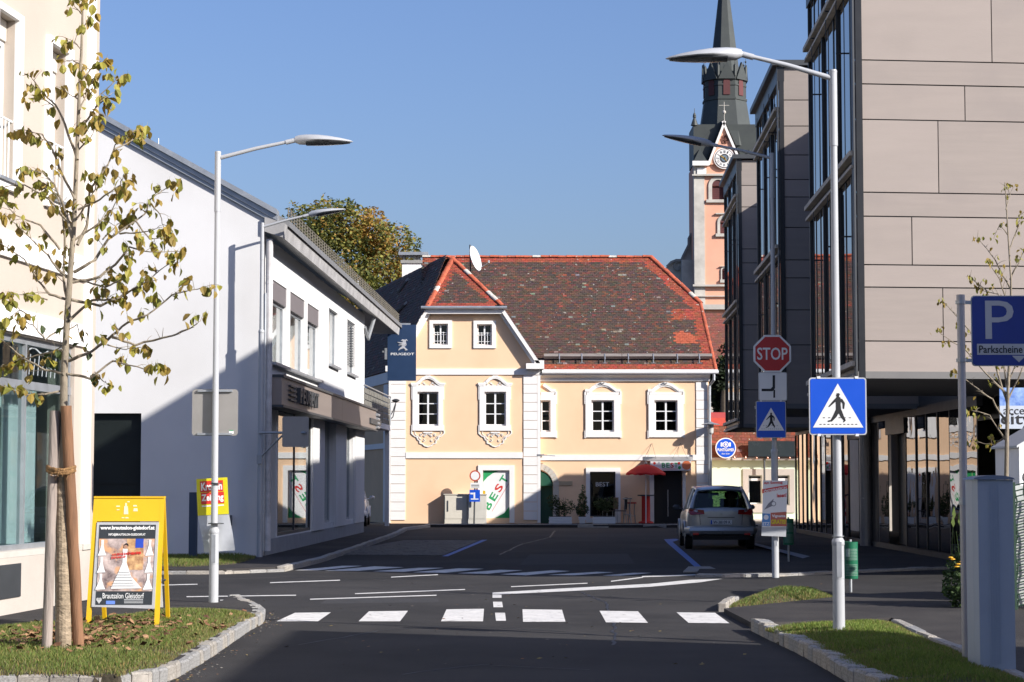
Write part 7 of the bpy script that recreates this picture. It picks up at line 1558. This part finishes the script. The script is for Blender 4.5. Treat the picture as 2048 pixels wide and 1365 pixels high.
t = thing('standing_table', 'red barrel shaped standing table under the parasol', 'table', (xp + .02, Yp_ + .35, HP)); b = MB(); Yt = Yp_ + .35; b.lathe([(.28, HP), (.28, HP + .05), (.16, HP + .08), (.155, 1.1), (.17, 1.12)], (xp + .02, Yt, 0), 20); b.build('column', REDB, t, smooth=True); b = MB(); b.lathe([(.30, 1.12), (.31, 1.15), (.30, 1.17)], (xp + .02, Yt, 0), 20); b.build('table_top', METALD, t)
b = MB(); b.box(P(1112, 1, YM - .03).x, P(1143, 1, YM - .03).x, YM - .03, YM - .005, P(1, 971, YM).z, P(1, 963, YM).z); o = b.build('name_plate', mat('brass plate', (.45, .36, .24), .5, .3), origin=tuple(P(1128, 971, YM - .02))); tag(o, 'small brass name plate right of the arched green door', 'plaque')
# floodlight bracket under the string course, left of wing
b = MB(); p = P(1075, 911, YM - .05); b.tube([P(1080, 910, YM - .05), P(1095, 911, YM - .35), P(1110, 912, YM - .3)], .02, 6); b.box(p.x, p.x + .25, YM - .3, YM - .1, p.z - .02, p.z + .04); o = b.build('wall_bracket', METAL, origin=tuple(p)); tag(o, 'thin grey bracket on the white string course above the arched door', 'bracket')
# ================================================================ cars
def car(label, paint, loc, rot, plate_txt='W-38109 K', detail=True):
    t = thing('parked_car', label, 'car', loc); t.rotation_euler.z = rot       # local: rear at y=0, front at y=+L
    Lc, Wd, H = 4.05, .835, 1.53
    def B(bm, n, mm, par=None, **k):
        o = bm.build(n, mm, par or t, local=True, **k); ORG[o.name] = V((0, 0, 0)); return o
    # lower body loft: stations along y, half section (x, z)
    st = [(0.00, .50, .42, .74, .86, .96, .60), (.06, .74, .34, .80, .90, 1.00, .68), (.20, .82, .27, .82, .92, 1.02, .72), (.60, .835, .24, .84, .94, 1.02, .74), (1.4, .84, .22, .84, .93, .99, .76), (2.4, .84, .22, .84, .91, .95, .76), (2.95, .84, .22, .82, .89, .93, .72), (3.4, .82, .24, .76, .84, .87, .66), (3.8, .76, .30, .66, .74, .76, .56), (4.0, .62, .38, .56, .62, .64, .46), (4.05, .45, .42, .52, .56, .58, .40)]
    vs = []; m_ = 0
    for (y, hw, zb, zm, zs, zt, tw) in st:
        half = [(hw * .86, zb), (hw * .98, zb + .10), (hw, (zb + zm) / 2), (hw * .995, zm), (hw * .965, zs), (tw, zt), (tw * .5, zt + .015), (0, zt + .02)]
        full = half + [(-a, c) for a, c in half[-2::-1]]; m_ = len(full)
        vs += [(a, y, c) for a, c in full]
    b = MB(); b.add(vs, [(i * m_ + k, i * m_ + k + 1, (i + 1) * m_ + k + 1, (i + 1) * m_ + k) for i in range(len(st) - 1) for k in range(m_ - 1)] + [(i * m_ + m_ - 1, i * m_, (i + 1) * m_, (i + 1) * m_ + m_ - 1) for i in range(len(st) - 1)] + [tuple(range(m_)), tuple(range(len(vs) - m_, len(vs)))])
    body = B(b, 'body', paint, smooth=True)
    sb = body.modifiers.new('soft', 'SUBSURF'); sb.levels = 1; sb.render_levels = 1
    # greenhouse corners (x, y, z)
    bl, br = [(.70, .10, .98), (.73, 2.95, .93)], None
    base = [V((.71, .09, .97)), V((.75, .95, .99)), V((.75, 1.9, .96)), V((.72, 2.95, .91))]; top = [V((.54, .42, 1.44)), V((.58, 1.0, 1.50)), V((.58, 1.75, 1.49)), V((.55, 2.2, 1.40))]
    mir = lambda p: V((-p.x, p.y, p.z))
    pw = MB()
    def pillar(a, c, r): pw.tube([a, a * .5 + c * .5 + V((.015 if a.x > 0 else -.015, 0, 0)), c], [r * 1.15, r, r * .9], 8)
    for a, c, r in zip(base, top, (.055, .03, .03, .038)): pillar(a, c, r); pillar(mir(a), mir(c), r)
    for i in range(3): pw.tube([top[i], top[i + 1]], .035, 8); pw.tube([mir(top[i]), mir(top[i + 1])], .035, 8); 
    pw.tube([top[0], mir(top[0])], .03, 8); B(pw, 'pillars', paint, smooth=True)
    rf = MB(); rows = [[V((top[i].x * f, top[i].y - (.03 if i == 0 else 0) * (1 - abs(f)), top[i].z + .035 * (1 - f * f) + .02)) for f in (-1, -.6, -.2, .2, .6, 1)] for i in range(4)]; rows.insert(0, [p + V((0, -.10, -.035)) for p in rows[0]])
    vs = [p for r in rows for p in r]; rf.add(vs, [(i * 6 + k, i * 6 + k + 1, (i + 1) * 6 + k + 1, (i + 1) * 6 + k) for i in range(4) for k in range(5)]); rf.add([p - V((0, 0, .035)) for p in vs], [(i * 6 + k, (i + 1) * 6 + k, (i + 1) * 6 + k + 1, i * 6 + k + 1) for i in range(4) for k in range(5)]); B(rf, 'roof', paint, smooth=True)
    def pane(n, q):
        b = MB(); q = [V(p) for p in q]; nn = (q[1] - q[0]).cross(q[3] - q[0]).normalized() * .004; b.prism([p + nn for p in q], nn * -2); return B(b, n, GLC)
    pane('rear_window', [mir(base[0]) + V((.03, .0, .02)), base[0] + V((-.03, 0, .02)), top[0] + V((-.0, -.02, .02)), mir(top[0]) + V((0, -.02, .02))])
    pane('windscreen', [base[3], mir(base[3]), mir(top[3]), top[3]])
    for i in range(3): pane('side_window', [base[i], base[i + 1], top[i + 1], top[i]]); pane('side_window', [mir(base[i + 1]), mir(base[i]), mir(top[i]), mir(top[i + 1])])
    b = MB(); b.box(-.68, .68, .3, 2.8, .55, .93); 
    for xx in (-.36, .36):
        for yy in (1.0, 1.9): b.box(xx - .24, xx + .24, yy, yy + .14, .8, 1.22); b.lathe([(.07, 1.22), (.13, 1.26), (.13, 1.36), (.06, 1.42)], (xx, yy + .06, 0), 10, sy=.5)
    b.box(-.10, .10, 2.25, 2.28, 1.30, 1.37); B(b, 'seats', RUBB)
    # wheels
    for sx in (-1, 1):
        for yy in (.72, 3.22):
            b = MB(); n = 24; x0, x1 = sx * .66, sx * .85; R0 = .31
            ring_ = [(R0 * .7, x1), (R0 * .95, x1), (R0, x1 - sx * .02), (R0, x0 + sx * .02), (R0 * .9, x0)]; vs = []
            for r_, x_ in ring_:
                for k in range(n): a = 2 * pi * k / n; vs.append((x_, yy + r_ * cos(a), R0 + r_ * sin(a)))
            b.add(vs, [(i * n + k, i * n + (k + 1) % n, (i + 1) * n + (k + 1) % n, (i + 1) * n + k) for i in range(4) for k in range(n)] + [tuple(range(4 * n, 5 * n))]); w_ = B(b, 'wheel', RUBB, smooth=True)
            b = MB(); b.cyl((x1 - sx * .03, yy, R0), (x1 - sx * .015, yy, R0), R0 * .70, n=20)
            for k in range(5): a = 2 * pi * k / 5; b.obox(V((x1 - sx * .015, yy, R0)) + V((0, -sin(a), cos(a))) * -.03, V((0, cos(a), sin(a))) * R0 * .66, V((0, -sin(a), cos(a))) * .06, V((sx * .012, 0, 0)))
            B(b, 'rim', METAL, w_)
            b = MB(); a_ = [(sx * .855, yy + (.37) * cos(q_), R0 + .37 * sin(q_)) for q_ in [i * pi / 10 for i in range(11)]]; b.tube(a_, .025, 6); B(b, 'wheel_arch', paint)
            b = MB(); b.disc(V((sx * .838, yy, R0)), V((0, 1, 0)), UP, .345, .004, 24); B(b, 'arch_void', BLACK)
    # rear details
    b = MB(); b.box(-.74, .74, -.055, .04, .34, .56); b.tube([(-.80, .22, .46), (-.74, -.03, .46), (0, -.075, .46), (.74, -.03, .46), (.80, .22, .46)], [.10, .11, .11, .11, .10], 8); B(b, 'bumper', paint, smooth=True)
    b = MB(); b.box(-.70, .70, -.06, .1, .24, .36); B(b, 'lower_valance', RUBB)
    for sx in (-1, 1):
        b = MB(); q = [(sx * .40, -.012, .86), (sx * .74, .02, .84), (sx * .79, .12, .90), (sx * .77, .13, .98), (sx * .42, -.002, .96)]; b.prism([V(p) + V((0, -.02, 0)) for p in q], V((0, .06, 0))); B(b, 'tail_light', mat('red tail lamp', (.28, .008, .008), .15, coat=.8))
        b = MB(); b.box(sx * .62 - .07, sx * .62 + .07, -.165, -.10, .36, .40); B(b, 'reflector', REDB)
        b = MB(); b.lathe([(.02, 0), (.08, .03), (.09, .08), (.05, .13)], (sx * .95, 2.55, .93), 10, sx=1.1, sy=.6); b.cyl((sx * .78, 2.5, .95), (sx * .92, 2.53, .97), .02, n=6); B(b, 'mirror', paint if sx > 0 else METALD)
        b = MB(); b.box(sx * .845 - .006, sx * .845 + .006, 1.15, 1.30, .82, .85); B(b, 'door_handle', paint)
    b = MB(); b.box(-.27, .27, -.03, .02, .60, .74); B(b, 'plate_recess', paint)
    b = MB(); b.box(-.26, .26, -.045, -.031, .61, .72); pl_ = B(b, 'number_plate', SWHITE); b = MB(); b.box(-.255, -.22, -.048, -.0455, .615, .715); B(b, 'blue_strip', BLUE, pl_); b = MB(); b.text(plate_txt, V((.02, -.046, .665)), X, UP, .42, .075, depth=.002, bold=.01); B(b, 'lettering', BLACK, pl_)
    b = MB(); b.tube([(0, .085, .985), (.30, .10, 1.02)], .010, 6); B(b, 'rear_wiper', RUBB)
    b = MB(); b.lathe([(.035, 0), (.04, .01), (.02, .012)], (0, -.02, .86), 12); B(b, 'badge', METAL)
    b = MB(); b.tube([(0, -.012, .78), (-.33, -.006, .78)], .006, 4); b.tube([(0, -.012, .78), (.33, -.006, .78)], .006, 4); b.tube([(-.50, -.01, .60), (-.52, -.002, .85), (-.60, .04, .97)], .005, 4); b.tube([(.50, -.01, .60), (.52, -.002, .85), (.60, .04, .97)], .005, 4); B(b, 'hatch_seam', BLACK)
    return t
GLC = glassm('car glass', (.45, .55, .45), 1, 1.45)
pc = G(1438, 1097); car('silver hatchback parked with its rear to the camera in the right parking bay', SILV, (P(1440, 1095, 50.2).x, 49.9, 0), -.03)
car('white car almost hidden behind the end of the white showroom', mat('white car paint', (.7, .7, .7), .3, coat=.5), (P(735, 1040, 72).x - .86, 71.5, .09), .03, 'GZ-48 FK')

# ================================================================ young staked tree (left) and sapling (right)
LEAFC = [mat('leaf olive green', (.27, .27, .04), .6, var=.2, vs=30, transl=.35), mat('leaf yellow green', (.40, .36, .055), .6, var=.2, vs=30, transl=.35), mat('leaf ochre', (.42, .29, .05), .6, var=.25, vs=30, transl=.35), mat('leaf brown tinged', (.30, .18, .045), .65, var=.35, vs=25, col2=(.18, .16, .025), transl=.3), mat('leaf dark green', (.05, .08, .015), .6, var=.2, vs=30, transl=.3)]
def leaf_mesh(k, m):
    rr = random.Random(k); out = [(0, 0), (.22, .22), (.40, .50), (.34, .78), (.12, 1.0), (0, 1.18)]; b = MB(); fold = rr.uniform(.10, .35); curl = rr.uniform(.1, .5); vs = []
    mid = [(0, t, -curl * t * t * .35) for t in (0, .3, .62, 1.18)]
    vs = mid[:]; L_ = [(-.24, .20), (-.42, .50), (-.32, .85)]; 
    for x, y in L_: vs.append((x + rr.uniform(-.03, .03), y + rr.uniform(-.03, .03), abs(x) * fold * 2 - curl * y * y * .35))
    for x, y in L_: vs.append((-x + rr.uniform(-.03, .03), y + rr.uniform(-.03, .03), abs(x) * fold * 2 - curl * y * y * .35))
    b.add(vs, [(0, 1, 4), (1, 2, 5, 4), (2, 3, 6, 5), (0, 7, 1), (1, 7, 8, 2), (2, 8, 9, 3)]); b.tube([(0, 0, 0), (0, -.35, .05)], [.012, .008], 3)
    o = b.build('leaf', m); me = o.data; bpy.data.objects.remove(o); return me
LM = [(leaf_mesh(i * 5 + j, m), j) for i in range(3) for j, m in enumerate(LEAFC)]
def young_tree(name, label, cat, Y, base, trunk, tr, branches, lsize, nmax, dens, darkrange=None, depth=.55, seed=1, trunkmat=BARK):
    rr = random.Random(seed); t = thing(name, label, cat, tuple(base)); s = Y / FPX; leaves = []
    pts = [P(x, y, Y + .04 * sin(y * .02)) for x, y in trunk]; pts[0] = V(base)
    b = MB(); n = len(pts); b.tube(pts, [tr * (1 - .95 * (i / (n - 1)) ** .56) + .004 for i in range(n)], 10); b.build('trunk', trunkmat, t, smooth=True)
    for bi, br in enumerate(branches):
        bare = br[0] == 'bare'; br = [q for q in br if q != 'bare']; ang = rr.uniform(-1, 1) * depth; m_ = len(br); bp = []
        length = sum(sqrt((br[i + 1][0] - br[i][0]) ** 2 + (br[i + 1][1] - br[i][1]) ** 2) for i in range(m_ - 1)); acc = 0
        fine = []
        for i in range(m_ - 1):
            k = 4
            for j in range(k):
                f = j / k; fine.append((br[i][0] * (1 - f) + br[i + 1][0] * f + rr.uniform(-1.2, 1.2) * (i + j > 0), br[i][1] * (1 - f) + br[i + 1][1] * f + rr.uniform(-1.2, 1.2) * (i + j > 0)))
        fine.append(br[-1]); K = len(fine)
        for i, (x, y) in enumerate(fine): bp.append(P(x, y, Y + ang * i / (K - 1) + .03 * sin(i + bi)))
        r0 = min(.016, .005 + length * s * .011); b = MB(); b.tube(bp, [r0 * (1 - .8 * i / (K - 1)) for i in range(K)], 6)
        def place(p, big=1):
            leaves.append((p, big))
        nt_ = max(3, int(length * s * 11)); 
        for q in range(nt_):
            f = .18 + .82 * (q + rr.random()) / nt_ if not bare else .3 + .7 * rr.random(); i = min(K - 2, int(f * (K - 1))); g_ = f * (K - 1) - i; p = bp[i].lerp(bp[i + 1], g_); d = (bp[i + 1] - bp[i]).normalized()
            side = V((rr.uniform(-1, 1), rr.uniform(-1, 1), rr.uniform(-.3, .9))).normalized(); tl = rr.uniform(.05, .20) * (1.1 - .4 * f); e = p + (d * .6 + side).normalized() * tl; mm = p.lerp(e, .5) + UP * .01; b.tube([p, mm, e], [.0035, .0025, .0015], 4)
            if not bare or rr.random() < .2:
                for _ in range(rr.choice([1, 2, 3, 4]) if rr.random() < dens else 0): place(e + V((rr.gauss(0, .022), rr.gauss(0, .03), rr.gauss(-.01, .02))))
        if not bare:
            for _ in range(rr.choice([4, 6, 8])): place(bp[-1] + V((rr.gauss(0, .035), rr.gauss(0, .04), rr.gauss(0, .03))))
        b.build('branch', trunkmat, t)
    rr.shuffle(leaves); restm = MB()
    for i, (p, big) in enumerate(leaves):
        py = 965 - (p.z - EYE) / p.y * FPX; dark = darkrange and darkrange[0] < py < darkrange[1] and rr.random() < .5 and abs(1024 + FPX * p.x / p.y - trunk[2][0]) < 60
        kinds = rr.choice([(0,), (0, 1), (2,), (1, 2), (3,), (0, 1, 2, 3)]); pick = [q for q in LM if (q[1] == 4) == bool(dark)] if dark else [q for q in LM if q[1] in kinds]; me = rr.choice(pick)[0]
        sz = lsize * rr.uniform(.6, 1.2); rot = Matrix.Rotation(rr.uniform(0, 2 * pi), 4, 'Z') @ Matrix.Rotation(rr.gauss(-1.15, .45), 4, 'X') @ Matrix.Rotation(rr.gauss(0, .5), 4, 'Y')
        if i < nmax:
            o = bpy.data.objects.new('leaf', me); COL.objects.link(o); o.parent = t; o.matrix_local = Matrix.Translation(p - V(base)) @ rot @ Matrix.Scale(sz, 4)
        else:
            M_ = Matrix.Translation(p) @ rot @ Matrix.Scale(sz, 4); restm.add([M_ @ v.co for v in me.vertices], [tuple(f.vertices) for f in me.polygons], LM[[l[0] for l in LM].index(me)][1])
    if restm.v: o = restm.build('small_leaves', LEAFC, t); o['kind'] = 'stuff'
    return t
bt = G(128, 1300, HP + .03); YTt = bt.y
trk = [(128, 1300), (128, 1100), (127, 900), (128, 760), (134, 640), (141, 540), (148, 450), (153, 330), (158, 200), (163, 100), (165, 30), (167, -90)]
BR = [[(134, 748), (180, 757), (225, 722), (290, 738), (322, 740)], [(190, 745), (205, 762), (220, 772)], [(138, 722), (180, 705), (215, 680), (255, 645), (295, 630), (345, 590), (390, 580), (412, 573)], ['bare', (225, 675), (270, 690), (345, 672), (385, 655), (402, 642)], [(215, 690), (245, 700), (275, 695)],
      [(140, 640), (185, 600), (230, 600), (280, 570), (315, 560)], [(143, 600), (200, 612), (250, 590), (300, 560), (345, 520)], [(145, 565), (200, 555), (240, 520), (260, 495), (300, 505), (360, 503)], [(148, 545), (190, 520), (215, 480), (290, 430), (300, 400), (350, 365)], [(240, 468), (285, 465), (325, 455)], [(270, 440), (300, 480), (335, 475)],
      [(155, 490), (175, 450), (180, 380), (215, 330), (230, 290), (270, 260)], [(156, 420), (200, 400), (240, 370), (250, 345)], [(160, 260), (190, 220), (200, 190), (245, 150)], [(190, 215), (205, 200), (222, 190)], [(157, 300), (185, 270), (200, 235)], [(163, 160), (185, 135), (205, 120)], [(160, 220), (175, 180), (190, 155)],
      [(228, 300), (260, 285), (285, 255)], [(150, 480), (195, 450), (225, 420), (240, 385)], [(152, 440), (190, 380), (195, 350)], [(205, 480), (235, 450), (250, 440)], [(300, 405), (320, 430), (330, 465)], [(160, 560), (210, 575), (250, 555), (262, 520)],
      [(128, 748), (90, 740), (50, 720), (15, 690), (-20, 660)], [(126, 700), (60, 715), (0, 735)], [(135, 650), (90, 680), (65, 650), (40, 640)], [(138, 600), (100, 590), (75, 560), (50, 520), (-10, 480)], [(142, 560), (115, 540), (95, 510), (60, 475), (10, 430)], [(145, 480), (130, 420), (110, 370), (85, 345), (50, 340)],
      [(150, 400), (125, 350), (100, 290), (85, 270), (45, 260)], [(155, 320), (130, 250), (110, 210), (80, 180), (60, 150)], [(148, 460), (100, 400), (50, 370), (-5, 375)], [(140, 640), (128, 560), (130, 470), (118, 400), (92, 365)], [(110, 215), (90, 200), (60, 190)], [(120, 500), (80, 450), (30, 430), (5, 400)], [(95, 600), (60, 590), (20, 590)], [(70, 640), (40, 620), (10, 640)],
      [(163, 100), (150, 85), (135, 78)], [(165, 30), (150, 14), (143, -10)], [(166, 20), (178, 8), (186, -12)], [(162, 60), (172, 48), (178, 36)], [(161, 130), (145, 120), (125, 125)], [(158, 200), (140, 190), (120, 175)], [(156, 250), (175, 240), (190, 245)], [(128, 780), (90, 790), (50, 790), (0, 770)], [(133, 690), (110, 700), (100, 720)], [(136, 660), (155, 650), (165, 690)]]
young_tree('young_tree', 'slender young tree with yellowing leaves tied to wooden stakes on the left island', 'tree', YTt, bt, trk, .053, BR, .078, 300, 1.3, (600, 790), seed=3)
# jute wrap on the trunk is a separate visible sleeve
tt = None
for o in bpy.data.objects:
    if o.name == 'young_tree': tt = o
b = MB(); pts = [P(128, 1302, YTt), P(128, 1200, YTt), P(127, 1100, YTt), P(126, 1000, YTt), P(126, 955, YTt)]; pts[0] = bt; wr = []
rads = []
for i in range(41): f = i / 40 * 4; j = min(3, int(f)); wr.append(pts[j].lerp(pts[j + 1], f - j)); rads.append(.066 * (1 - .15 * i / 40) + .003 * (i % 3 == 0) + ru(-.001, .001))
b.tube(wr, rads, 14); b.build('trunk_wrap', WRAP, tt)
def stake(label, x0, y0, x1, y1, dy0, dy1, r, m):
    a = P(x0, y0, YTt + dy0); a.z = HP; c = P(x1, y1, YTt + dy1); t = MB(); n = 16; pp = [a.lerp(c, i / n) + V((ru(-.002, .002), 0, 0)) for i in range(n + 1)]; t.tube(pp, [r * ru(.96, 1.04) for _ in pp], 12); o = t.build('tree_stake', m, origin=tuple(a), smooth=True); tag(o, label, 'stake', 'wooden stakes round the young tree')
stake('pale weathered stake left of the young tree trunk', 93, 1300, 110, 822, -.05, -.05, .046, STAKEA); stake('thicker brown stake right of the young tree trunk', 158, 1303, 132, 812, .04, -.10, .05, STAKEB)
stake('shaded grey stake behind the young tree trunk', 122, 1270, 120, 865, .28, .16, .05, STAKEA)
b = MB()
for kk in range(3):
    pp = []; 
    for i in range(33): a = 2 * pi * i / 32; x = 122 + 27 * cos(a); pp.append(P(x, 937 + kk * 4 - 3 * cos(a * 2), YTt + .0 + .15 * sin(a) - .02) + V((ru(-.004, .004), ru(-.004, .004), ru(-.006, .006))))
    b.tube(pp, .016, 7)
for i in range(26): p = P(98 + 50 * R(), 942 + 8 * R(), YTt - .18 + ru(0, .05)); b.tube([p, p + V((ru(-.02, .02), -.01, ru(-.05, .01)))], [.004, .002], 3)
o = b.build('rope', ROPE, origin=tuple(P(122, 940, YTt))); tag(o, 'coir rope binding the stakes to the young tree trunk', 'rope')
# right sapling
bs = G(2012, 1185, .08); YS_ = 26.0; bs = V((P(2012, 1185, YS_).x, YS_, .06))
tr2 = [(2012, 1185), (2012, 1000), (2014, 870), (2016, 780), (2022, 660), (2022, 560), (2015, 450), (2010, 365)]
BR2 = [[(2014, 850), (1985, 800), (1945, 770), (1905, 742)], [(2015, 790), (1985, 760), (1930, 700), (1875, 662)], [(2018, 820), (1990, 730), (1930, 650), (1885, 602)], [(2012, 870), (1990, 890), (1950, 885)], [(2020, 700), (2000, 640), (1970, 580), (1940, 555)], [(2022, 640), (1995, 590), (1960, 580)], [(2022, 580), (1990, 520), (1955, 475)], [(2022, 700), (2045, 640), (2060, 600)], [(2020, 560), (2040, 520), (2060, 480)], [(2015, 470), (2000, 450), (1990, 470)], [(2012, 420), (2020, 390), (2012, 372)], [(2020, 620), (2000, 560), (1975, 520)], [(2018, 500), (2035, 460), (2040, 430)], [(2016, 800), (2045, 740), (2060, 700)], [(2018, 760), (2035, 720), (2040, 690)], [(2016, 780), (2000, 700), (1975, 690)], [(2010, 880), (1980, 830), (1940, 820)]]
young_tree('sapling', 'thin sapling with sparse leaves in front of the office building at the right edge', 'tree', YS_, bs, tr2, .04, BR2, .055, 260, .55, None, depth=.4, seed=9)
